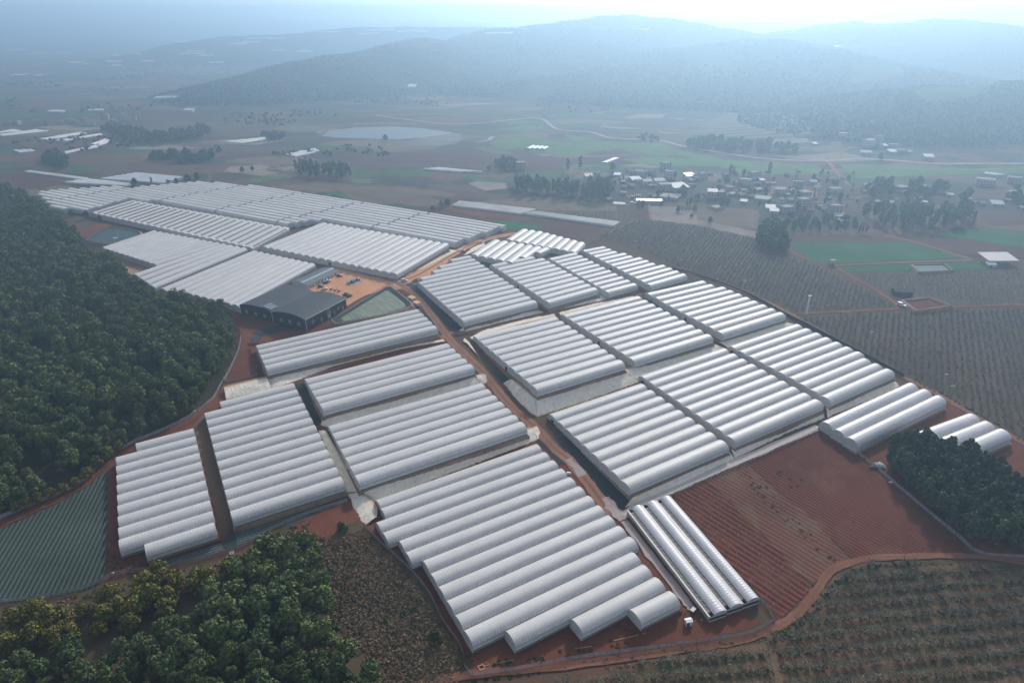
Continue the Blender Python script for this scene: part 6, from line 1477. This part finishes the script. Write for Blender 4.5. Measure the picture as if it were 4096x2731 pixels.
for px, k, s, l in [((540,742),'broadleaf_tree',.9,'dark tree leaning over the long far greenhouse, leftmost of the row'),((607,735),'gum_tree',.62,'thin dark tree behind the long far greenhouse'),((673,734),'bush',1.7,'round dark bush behind the long far greenhouse'),((707,735),'broadleaf_tree',.6,'small dark tree behind the long far greenhouse'),((752,728),'broadleaf_tree',.95,'big round tree behind the far greenhouse, left of a pair'),((790,722),'broadleaf_tree',.95,'big round tree behind the far greenhouse, right of a pair'),
    ((288,868),'broadleaf_tree',.72,'dark tree left of two at the end of the vent greenhouse'),((348,876),'broadleaf_tree',.78,'dark tree right of two at the end of the vent greenhouse'),((400,880),'bush',1.6,'bush at the lower corner of the vent greenhouse'),((1543,565),'broadleaf_tree',1.0,'single tree standing at the lake shore'),((1956,682),'broadleaf_tree',.7,'single tree at the end of the white plastic strip'),((2270,690),'gum_tree',1.25,'tall dark tree above the gum wood, left one'),((2320,685),'gum_tree',1.35,'tall dark tree above the gum wood, right one'),((2450,685),'broadleaf_tree',1.2,'round tree by the white strip at the village edge'),
    ((1765,832),'broadleaf_tree',.7,'green bushy tree behind the far greenhouse corner'),((1790,826),'broadleaf_tree',.8,'bushy tree beside the flat tunnels'),((1730,840),'bush',1.6,'low bush behind the far greenhouse corner'),((2748,830),'gum_tree',.7,'slim tree at the mulched field corner'),((2765,872),'broadleaf_tree',.45,'small tree at the mulched field corner'),((2840,890),'broadleaf_tree',.6,'tree beside the red walled plot'),((970,690),'broadleaf_tree',.75,'tree in the fields beyond the far greenhouse, left'),((1010,685),'broadleaf_tree',.6,'tree in the fields beyond the far greenhouse, right'),
    ((2905,735),'broadleaf_tree',1.0,'tree above the village houses, left'),((2920,705),'gum_tree',1.0,'tall tree above the village houses'),((3075,705),'gum_tree',1.1,'tall narrow tree by the village road'),((2790,800),'broadleaf_tree',.8,'green tree in the village centre'),((2910,815),'broadleaf_tree',.7,'green tree below the tan village house'),((2730,775),'broadleaf_tree',.9,'dark tree beside the large metal village roof'),((3195,830),'broadleaf_tree',.8,'tree in front of the tall grey village houses'),((3520,640),'broadleaf_tree',1.0,'tree by the hillside hamlet')]:
    p = hit(*px); plant(k, (p.x, p.y, tz(p.x, p.y)), s, l, 'single trees in the valley')
# village greenery
for k in range(90):
    px = (random.uniform(2420, 3420), random.uniform(690, 850)); p = hit(*px); plant('broadleaf_tree' if random.random() < .6 else 'gum_tree', (p.x, p.y, tz(p.x, p.y)), random.uniform(.35, .75), 'green tree between the village houses', 'trees between the village houses')
# forest on the far hills, and tree specks over the plain
def hillforest():
    rg = np.random.default_rng(5); N = 120000; az = np.radians(rg.uniform(-38, 40, N)); r = np.exp(rg.uniform(math.log(1050), math.log(3400), N)); x = r*np.sin(az); y = r*np.cos(az); ok = y > 950; x, y = x[ok], y[ok]; h = hills(x, y)
    dens = np.sin(x*.011+2*np.sin(y*.006))*np.cos(y*.009-x*.004); k = (h > 9) & (dens < .72) & (rg.uniform(0, 1, len(x)) < .55); x, y, h = x[k], y[k], h[k]; n = len(x); print('hill trees', n)
    z = base_zn(x, y)+h; q = 9; s = rg.uniform(1.5, 2.7, n)
    d = rg.normal(0, 1, (n, q, 3)); d[..., 2] = np.abs(d[..., 2]); d /= np.linalg.norm(d, axis=2)[..., None]
    P = (d*s[:, None, None]*np.array([1, 1, 1.3])+np.stack([x, y, z+1], 1)[:, None]).reshape(-1, 3); V, F = leafquads(P, d.reshape(-1, 3), 1.0, rg); c = P.repeat(4, 0); V = c+(V-c)*s.repeat(q*4)[:, None]*.55
    o = bpy.data.objects.new('forest', np_mesh('forest', V, F, M['pine_far'])); link(o); tag(o, 'hazy dark forest covering the hills beyond the valley', None, None, 'stuff')
    N = 9000; az = np.radians(rg.uniform(-40, 40, N)); r = np.exp(rg.uniform(math.log(1000), math.log(6000), N)); x = r*np.sin(az); y = r*np.cos(az); h = np.where(y > 900, hills(x, y), 0); cl = np.sin(x*.009+y*.004)*np.sin(y*.013-x*.003)+.5*np.sin(x*.031)*np.sin(y*.027); k = (h < 7) & (cl > .42) & (y > 1050) & ~((x > -420) & (x < 120) & (y > 1150) & (y < 1500)) & (x < 250+.0*y); x, y, h = x[k], y[k], h[k]; n = len(x); print('plain trees', n)
    z = base_zn(x, y)+h; s = rg.uniform(2.4, 5.0, n); d = rg.normal(0, 1, (n, q, 3)); d[..., 2] = np.abs(d[..., 2]); d /= np.linalg.norm(d, axis=2)[..., None]; P = (d*s[:, None, None]+np.stack([x, y, z+1], 1)[:, None]).reshape(-1, 3); V, F = leafquads(P, d.reshape(-1, 3), 1.0, rg); c = P.repeat(4, 0); V = c+(V-c)*s.repeat(q*4)[:, None]*.5
    o = bpy.data.objects.new('treeline', np_mesh('treeline', V, F, M['pine_far'])); link(o); tag(o, 'faint tree clumps scattered over the far plain', None, None, 'stuff')
hillforest()
# ---------------------------------------------------------------- villages
M['w_white'] = plain('whitewashed_wall', (0.38, 0.375, 0.365), .8, .2, var=.1); M['w_grey'] = plain('grey_cement_wall', (0.30, 0.29, 0.28), .85, .2); M['w_tan'] = plain('tan_brick_wall', (0.30, 0.22, 0.17), .85, .2); M['w_pink'] = plain('pinkish_wall', (0.40, 0.31, 0.28), .85, .2); M['w_mud'] = plain('mud_brick_wall', (0.22, 0.14, 0.10), .9, .1)
M['r_metal'] = plain('pale_metal_roof', (0.31, 0.32, 0.325), .6, .2); M['r_blue'] = plain('blue_metal_roof', (0.12, 0.28, 0.50), .4, .5); M['r_tile'] = plain('grey_tile_roof', (0.20, 0.18, 0.165), .8, .2); M['r_slab'] = plain('cement_slab_roof', (0.24, 0.23, 0.215), .85, .2); M['r_rust'] = plain('reddish_tile_roof', (0.24, 0.15, 0.115), .8, .2); M['r_bright'] = plain('bright_sheet_roof', (0.40, 0.405, 0.41), .6, .2)
def hs(zx, zy, w, h, wall, roof, rt, label, rz=None, org=(2400, 600), k=2.352, dpt=.85, group=None, name='house'):
    px, py = org[0]+zx/k, org[1]+zy/k; p = hit(px, py); dist = math.hypot(p.y, -p.z); W = w/k/FPX*dist*.95; H = max(2.8, h/k/FPX*dist*1.05-(1.8 if rt in ('gable', 'mono') else 2.2)); st = min(4, max(1, round(H/3.2)))
    if rz is None: rz = random.choice((-.25, .1, .3, .45, -.45))
    shed(name, px, py, W, W*dpt, H, rz, label, 'house' if name == 'house' else 'shed', wall, roof, rt, .35, rise=min(2.4, W*.18), group=group, win=st if name == 'house' else 0)
for a in [
 (615,178,90,68,'w_white','r_slab','parapet','white house with stepped flat roof at the top of the village'), (650,262,95,74,'w_white','r_slab','parapet','three storey white house in the upper left of the village'), (370,252,95,66,'w_grey','r_slab','parapet','grey flat roofed house at the left end of the village'), (485,242,60,58,'w_grey','r_slab','parapet','pale grey house between two larger ones at the village left end'), (265,203,60,38,'w_white','r_slab','parapet','small white house at the upper left village corner'),
 (435,332,90,52,'w_white','r_metal','gable','low white house with pale metal roof left of the big metal roof'), (605,378,112,72,'w_tan','r_slab','flat','tan brick house standing against the big metal roof'), (1050,458,88,80,'w_tan','r_bright','mono','tall tan house with glaring white roof sheet'), (1130,455,75,78,'w_mud','r_slab','flat','reddish brick house beside the tan one with white roof sheet'), (1215,390,92,58,'w_pink','r_slab','parapet','pinkish house in the middle of the village'),
 (1360,327,112,66,'w_white','r_slab','parapet','white house with rows of dark windows above the village centre'), (1445,268,98,72,'w_grey','r_slab','parapet','bluish grey four storey house at the top right of the village'), (960,267,80,62,'w_white','r_slab','parapet','white house alone at the field edge above the village'), (1855,348,90,66,'w_grey','r_slab','parapet','grey house beside blue roofed sheds on the village right'), (1685,412,92,58,'w_grey','r_metal','gable','long grey house with pale gable roof right of the centre'),
 (1750,582,128,68,'w_grey','r_slab','parapet','broad pale grey house at the lower village edge, in front of the gum trees'), (1905,535,120,92,'w_grey','r_slab','parapet','largest grey apartment house at the lower right of the village'), (1700,532,74,84,'w_white','r_slab','parapet','tall narrow white house with roof tank at the lower village edge'), (1790,505,100,52,'w_tan','r_tile','gable','tan house with tile roof between the grey blocks'), (1920,440,98,64,'w_grey','r_slab','flat','brown grey house above the largest apartment house'),
 (2200,602,112,98,'w_grey','r_slab','parapet','solitary tall grey house at the right village edge by the curved track'), (2210,392,120,46,'w_white','r_slab','parapet','white house by the track junction right of the village')]:
    hs(*a, group='houses of the main village')
for a in [
 (735,375,165,46,'w_grey','r_metal','mono','big pale grey metal roofed hall in the village left half'), (335,295,100,24,'w_tan','r_bright','mono','long white sheet roofed shed at the village left end'), (545,312,108,40,'w_white','r_metal','gable','white shed with pale ridged roof beside the big hall'), (840,258,90,26,'w_white','r_blue','mono','low shed with blue grey roof at the village top'), (160,250,62,26,'w_grey','r_blue','mono','small blue roofed shed by the gum wood'), (1530,486,138,48,'w_tan','r_metal','gable','wide shed with pale gable roof in the village centre'), (1600,560,92,30,'w_white','r_bright','mono','white sheet shed beside the tall narrow house'), (1635,592,86,24,'w_white','r_bright','mono','glaring white sheet roof at the lower village edge'), (1995,320,70,36,'w_grey','r_blue','gable','bright blue roofed shed at the head of the orange village road'), (1468,283,66,26,'w_white','r_blue','mono','blue roofed shed below the four storey house'), (1522,302,44,22,'w_white','r_bright','mono','tiny white roof by the blue shed'), (1350,502,62,20,'w_tan','r_bright','mono','white roofed hut on the bare field edge'), (660,452,176,26,'w_tan','r_slab','flat','long low walled yard building below the big hall'), (2272,688,82,34,'w_white','r_bright','gable','white tent like roof by the gum wood right of the village'), (2240,640,84,20,'w_grey','r_metal','mono','thin pale roofed shed by the curved track'), (1790,398,60,34,'w_white','r_bright','gable','white gable roofed shed beside the village road'), (1100,556,100,20,'w_pink','r_slab','flat','orange garden wall building at the bare field edge')]:
    hs(*a, group='sheds of the main village', name='village_shed')
for zx, zy in [(1300,428),(1240,428),(1330,440),(1395,412),(1480,388),(1340,395),(1190,432),(1420,452),(1740,382),(1760,436),(2060,548),(2110,572),(1980,582),(1700,472),(990,424),(1265,405),(1150,395),(1480,330),(1570,330),(1620,330),(860,300),(900,285),(480,355),(530,352),(215,290),(240,275),(1840,470),(2000,470),(1130,345)]:
    hs(zx, zy, random.uniform(42, 66), random.uniform(24, 36), random.choice(('w_mud', 'w_tan', 'w_grey')), random.choice(('r_tile', 'r_tile', 'r_rust', 'r_metal')), 'gable', 'small low village house with tiled gable roof', group='small houses of the village')
for k in range(95):
    zx, zy = random.uniform(40, 2300), random.uniform(210, 560)
    if 300 < zx < 1500 and zy > 470: continue
    if k > 72: zx, zy = random.uniform(2300, 3900), random.uniform(330, 520)
    hs(zx, zy, random.uniform(34, 62), random.uniform(22, 40), random.choice(('w_mud', 'w_tan', 'w_grey', 'w_pink')), random.choice(('r_tile', 'r_tile', 'r_rust', 'r_metal', 'r_slab')), 'gable', 'small low village house with tiled gable roof' if k <= 72 else 'small gable roofed house scattered right of the village', group='small houses of the village' if k <= 72 else 'small houses right of the village')
Z3 = dict(org=(2700, 0), k=1.685)
for zx, zy, w, h, wl, rf, rt, l in [(1300,985,62,44,'w_white','r_metal','gable','white house with pale roof at the hillside hamlet, left'),(1362,978,50,62,'w_grey','r_slab','parapet','tall grey house in the hillside hamlet'),(1405,996,46,22,'w_white','r_bright','mono','white roofed shed right of the tall hamlet house'),(1470,1002,60,36,'w_grey','r_slab','parapet','grey house in the right part of the hillside hamlet'),(1515,1032,46,30,'w_grey','r_slab','flat','small grey house at the hamlet road'),(1462,1034,56,20,'w_white','r_bright','mono','low white shed at the hamlet road'),(1280,1042,72,24,'w_white','r_metal','gable','long pale shed below the hamlet'),(1570,1034,40,20,'w_white','r_metal','gable','pale roofed hut right of the hamlet'),(1703,1078,60,30,'w_white','r_bright','mono','white roofed house alone by the valley road'),(1130,930,48,38,'w_grey','r_slab','flat','grey house on the slope above the hamlet'),(940,980,34,18,'w_white','r_bright','mono','tiny white roof in the trees left of the hamlet'),
  (2085,1245,112,48,'w_pink','r_slab','parapet','broad pinkish house at the far right hamlet'),(1520,1293,70,46,'w_tan','r_slab','flat','tan flat roofed house among the trees right of the village'),(1320,1290,46,34,'w_white','r_bright','mono','small house with bright slanted roof right of the track junction'),(2280,1232,84,46,'w_grey','r_slab','parapet','grey house at the right edge, upper'),(2300,1330,104,46,'w_tan','r_slab','flat','tan house with flat roof at the right edge, lower'),(1850,1326,40,18,'w_white','r_bright','mono','white roofed hut in the field right of the village'),(1682,1376,26,12,'w_white','r_bright','mono','tiny white hut in the brown field'),(2165,1386,76,20,'w_white','r_metal','mono','long pale shed at the right edge'),(2335,1412,50,22,'w_white','r_bright','gable','white shed at the right edge by the wood')]:
    hs(zx, zy, w, h, wl, rf, rt, l, group='houses right of the village', **Z3)
Z1 = dict(org=(0, 0), k=1.68)
for zx, zy, w, h, wl, l in [(50,845,50,26,'w_grey','grey house at the left picture edge of the far left village'),(105,838,58,30,'w_grey','grey house in the far left village'),(275,845,42,36,'w_white','white house first in the far left village row'),(325,843,36,34,'w_tan','tan house beside the white one in the far left village'),(412,838,50,30,'w_grey','grey low house in the far left village row'),(470,832,56,34,'w_white','white house in the middle of the far left village'),(522,836,40,32,'w_white','white narrow house in the far left village'),(562,818,44,28,'w_grey','grey house at the end of the far left village row'),(622,845,34,16,'w_white','white hut below the wooded rise'),(708,802,46,34,'w_grey','pale house left in the upper cluster'),(812,802,42,42,'w_white','tall white house in the upper cluster'),(856,812,42,40,'w_white','bright white house in the upper cluster'),(898,806,36,26,'w_white','small white house right in the upper cluster'),(770,824,44,22,'w_grey','low grey house in the upper cluster')]:
    hs(zx, zy, w, h, wl, 'r_slab', 'parapet', l, group='houses of the far left village', **Z1)
hs(1228,1140,56,56,'w_tan','r_slab','flat','unfinished brown house among trees left of the gum wood', 0.2, (1350,0), 1.68); hs(1742,1205,52,54,'w_white','r_slab','parapet','white house behind the gum wood', 0.1, (1350,0), 1.68); hs(1690,1195,60,16,'w_white','r_bright','mono','white sheet shed behind the gum wood', 0.1, (1350,0), 1.68, name='village_shed')
hs(1090,332,40,18,'w_white','r_bright','mono','white building high on the right hill', 0.1, (2700,0), 1.685); hs(1228,328,34,12,'w_pink','r_slab','flat','pinkish building high on the right hill', 0.1, (2700,0), 1.685); hs(1272,752,60,16,'w_white','r_bright','mono','long pale shed at the foot of the left dark hill', 0.1, (0,0), 1.68, name='village_shed')
# distant village on the plain: pale specks
for k in range(46):
    px, py = random.gauss(720, 110), random.gauss(282, 16); p = hit(px, py); d = p.y; mb = MB(); w = random.uniform(9, 20); h = random.uniform(4, 9); mb.box((0, 0, h/2-1), (w, w*.7, h)); 
    o = mb.build('distant_house', M[random.choice(('w_white', 'w_grey', 'w_white'))]); o.location = p; o.rotation_euler = (0, 0, random.uniform(-.5, .5)); tag(o, 'pale house in the distant hazy village on the plain', 'house', 'houses of the distant village')
# ---------------------------------------------------------------- low plastic tunnels in the fields
M['sheet'] = plain('pale_tunnel_plastic', (0.62, 0.59, 0.54), .6, .2, var=.15, sc_=.05); M['sheet_new'] = plain('white_tunnel_plastic', (0.52, 0.52, 0.52), .5, .3, var=.1, sc_=.05)
def tunnel(px, label, n=6, h=2.6, mat='sheet', along=True, dz=0):
    """four corners: near left, near right, far right, far left; arches run between the left and right sides"""
    a, b, c, d = [hit(*q, h*.5) for q in px]
    for p in (a, b, c, d): p.z = tz(p.x, p.y)
    org = (a+b+c+d)/4; root = empty('plastic_tunnel', org, 0, label, 'plastic tunnel', 'low plastic tunnels in the fields')
    if not along: a, b, c, d = d, a, b, c
    mb = MB(); NA = 6
    for i in range(n):
        l0, l1 = a.lerp(d, i/n), a.lerp(d, (i+1)/n); r0, r1 = b.lerp(c, i/n), b.lerp(c, (i+1)/n); NS = 6; vs = []
        for s in range(NS+1):
            e0, e1 = l0.lerp(r0, s/NS), l1.lerp(r1, s/NS)
            for k in range(NA+1):
                t = math.pi*k/NA; q = e0.lerp(e1, .5-.5*math.cos(t)); q.z = tz(q.x, q.y)+h*.55+h*.45*math.sin(t); vs.append(q)
        fs = [[s*(NA+1)+k, s*(NA+1)+k+1, (s+1)*(NA+1)+k+1, (s+1)*(NA+1)+k] for s in range(NS) for k in range(NA)]
        mb.add(vs, fs)
    mb.build('cover', M[mat], root, org, True)
    mb = MB(); P = [a, b, c, d]
    for i in range(4):
        p, q = P[i], P[(i+1) % 4]; mb.quad(p-up(.5), q-up(.5), q+up(h*.6), p+up(h*.6))
    mb.build('side_wall', M['curtain'], root, org)
tunnel([(-20,541),(12,545),(196,525),(140,519)], 'pale tunnel strip farthest left below the far left village', 3, along=False); tunnel([(-20,532),(0,533),(86,525),(48,518)], 'short pale tunnel strip above the farthest left one', 2, along=False)
tunnel([(152,557),(190,561),(348,535),(321,529)], 'long pale tunnel strip left of the field track, upper', 2, along=False); tunnel([(217,563),(250,567),(411,540),(402,535)], 'thin pale tunnel strip left of the field track, middle', 2, along=False)
tunnel([(259,608),(262,615),(396,589),(381,582)], 'pale tunnel strip running up to the field track', 2, along=False); tunnel([(363,577),(393,583),(446,569),(425,555)], 'ribbed pale tunnels beside the field track', 5, along=False); tunnel([(51,602),(83,614),(146,607),(128,599)], 'small white tunnel patch left of the tree clump', 3, mat='sheet_new')
tunnel([(98,688),(345,722),(357,714),(119,684)], 'narrow beige tunnel strip pointing at the far greenhouses', 2); tunnel([(256,731),(518,746),(522,735),(351,716)], 'beige tunnel patch directly behind the far greenhouses', 3); tunnel([(402,716),(661,735),(739,709),(550,692)], 'large white tunnel field behind the far greenhouses', 6, mat='sheet_new')
tunnel([(902,568),(976,575),(1071,560),(1065,550)], 'pale tunnel patch left of the lake', 4); tunnel([(1131,617),(1181,627),(1280,607),(1259,595)], 'white ribbed tunnel above the gum grove', 5, mat='sheet_new', along=False); tunnel([(1690,677),(1840,689),(1953,690),(1760,671)], 'long white plastic strip in the brown field', 3, mat='sheet_new')
tunnel([(1808,823),(2088,857),(2150,840),(1838,806)], 'ribbed beige tunnel block behind the far greenhouses, left one', 9); tunnel([(2097,855),(2457,906),(2481,890),(2140,847)], 'ribbed beige tunnel block by the orchard corner, right one', 6); tunnel([(2406,651),(2425,653),(2476,634),(2455,632)], 'white tunnel strip in the green fields above the village', 2, mat='sheet_new', along=False); tunnel([(3934,696),(3990,703),(4030,701),(3940,690)], 'white ribbed strip at the far right field', 4, mat='sheet_new')
tunnel([(2100,597),(2178,599),(2195,590),(2125,584)], 'four small glossy white tunnels in the green valley fields', 4, 4.0, 'sheet_new', along=False); tunnel([(2451,818),(2502,820),(2500,812),(2456,809)], 'glossy bluish pool like tunnel by the long pale shed', 2, 2.0, 'sheet_new'); tunnel([(1630,348),(1662,348),(1667,339),(1636,337)], 'white tunnel patch high on the middle hill', 3, mat='sheet_new')
tunnel([(2525,117),(2597,119),(2598,116),(2530,115)], 'thin white strip near the top of the main hill', 2, mat='sheet_new')
rs = random.Random(4)
for (x, y, w) in [(80,300,70),(145,302,26),(300,250,60),(330,257,40),(450,246,60),(500,220,110),(460,262,40),(560,128,120),(620,125,90),(700,163,60),(730,168,40),(780,205,70),(820,222,60),(760,215,90),(860,250,60),(950,176,70),(1000,170,70),(1060,155,160),(1110,202,60),(1210,205,60),(1260,128,70),(1320,128,60),(340,125,90),(460,115,40),(210,180,70),(150,215,100),(250,215,60),(60,200,90),(590,245,50),(660,390,90),(380,440,60),(220,445,60),(1470,135,90),(1520,120,110),(1640,128,120),(1990,132,110),(2060,118,90),(1780,108,70)]:
    t = rs.uniform(2, 4)+y*.008; tunnel([(x-w/2, y+t/2), (x+w/2, y+t/2+rs.uniform(-2, 1)), (x+w/2+rs.uniform(5, 15), y-t/2), (x-w/2+rs.uniform(5, 25), y-t/2)], 'faint pale tunnel strip in the hazy plain', 2, 3, 'sheet')
# ---------------------------------------------------------------- camera, light, air
cam = bpy.data.cameras.new('camera'); cam.sensor_fit = 'HORIZONTAL'; cam.sensor_width = 36.0; cam.lens = FPX/IW*36.0; cam.clip_start = 1.0; cam.clip_end = 60000.0
co = bpy.data.objects.new('camera', cam); link(co); co.rotation_euler = (math.pi/2-PITCH, 0, 0); sc.camera = co
SUN_AZ, SUN_EL = math.radians(20.0), math.radians(31.0)      # azimuth right of the view, in front of the camera
w = bpy.data.worlds.new('World'); sc.world = w; w.use_nodes = True
nt = w.node_tree; bg = nt.nodes['Background']; sky = nt.nodes.new('ShaderNodeTexSky'); sky.sky_type = 'NISHITA'; sky.sun_disc = False
sky.sun_elevation = SUN_EL; sky.sun_rotation = SUN_AZ; sky.altitude = 1900; sky.air_density = 0.8; sky.dust_density = 6.0; sky.ozone_density = 1.0
hsv = nt.nodes.new('ShaderNodeHueSaturation'); hsv.inputs['Saturation'].default_value = 0.45; nt.links.new(sky.outputs[0], hsv.inputs['Color']); nt.links.new(hsv.outputs[0], bg.inputs[0]); bg.inputs[1].default_value = 0.15
sl = bpy.data.lights.new('sun', 'SUN'); sl.energy = 2.7; sl.angle = math.radians(4.0); sl.color = (1.0, 0.95, 0.89)
so = bpy.data.objects.new('sun', sl); link(so)
sd = Vector((math.sin(SUN_AZ)*math.cos(SUN_EL), math.cos(SUN_AZ)*math.cos(SUN_EL), math.sin(SUN_EL)))
so.rotation_euler = sd.to_track_quat('Z', 'Y').to_euler(); so.location = (0, 0, 200)
def haze():
    mb = MB(); mb.box((0, 4300, -85), (12600, 10200, 390)); m = bpy.data.materials.new('haze'); m.use_nodes = True; t = m.node_tree
    for n in list(t.nodes):
        if n.type == 'BSDF_PRINCIPLED': t.nodes.remove(n)
    v = t.nodes.new('ShaderNodeVolumePrincipled'); v.inputs['Color'].default_value = (0.50, 0.75, 1.0, 1); v.inputs['Density'].default_value = HAZE_D; v.inputs['Anisotropy'].default_value = HAZE_G
    t.links.new(v.outputs[0], t.nodes['Material Output'].inputs['Volume'])
    o = mb.build('haze', m); tag(o, kind='stuff')
HAZE_D, HAZE_G = 0.00047, 0.71
haze()
sc.view_settings.view_transform = 'Standard'; sc.view_settings.look = 'None'; sc.view_settings.exposure = 0.70; sc.view_settings.gamma = 1.0
sc.render.engine = 'CYCLES'; sc.cycles.use_denoising = True; sc.cycles.volume_bounces = 0; sc.cycles.max_bounces = 5; sc.cycles.diffuse_bounces = 3
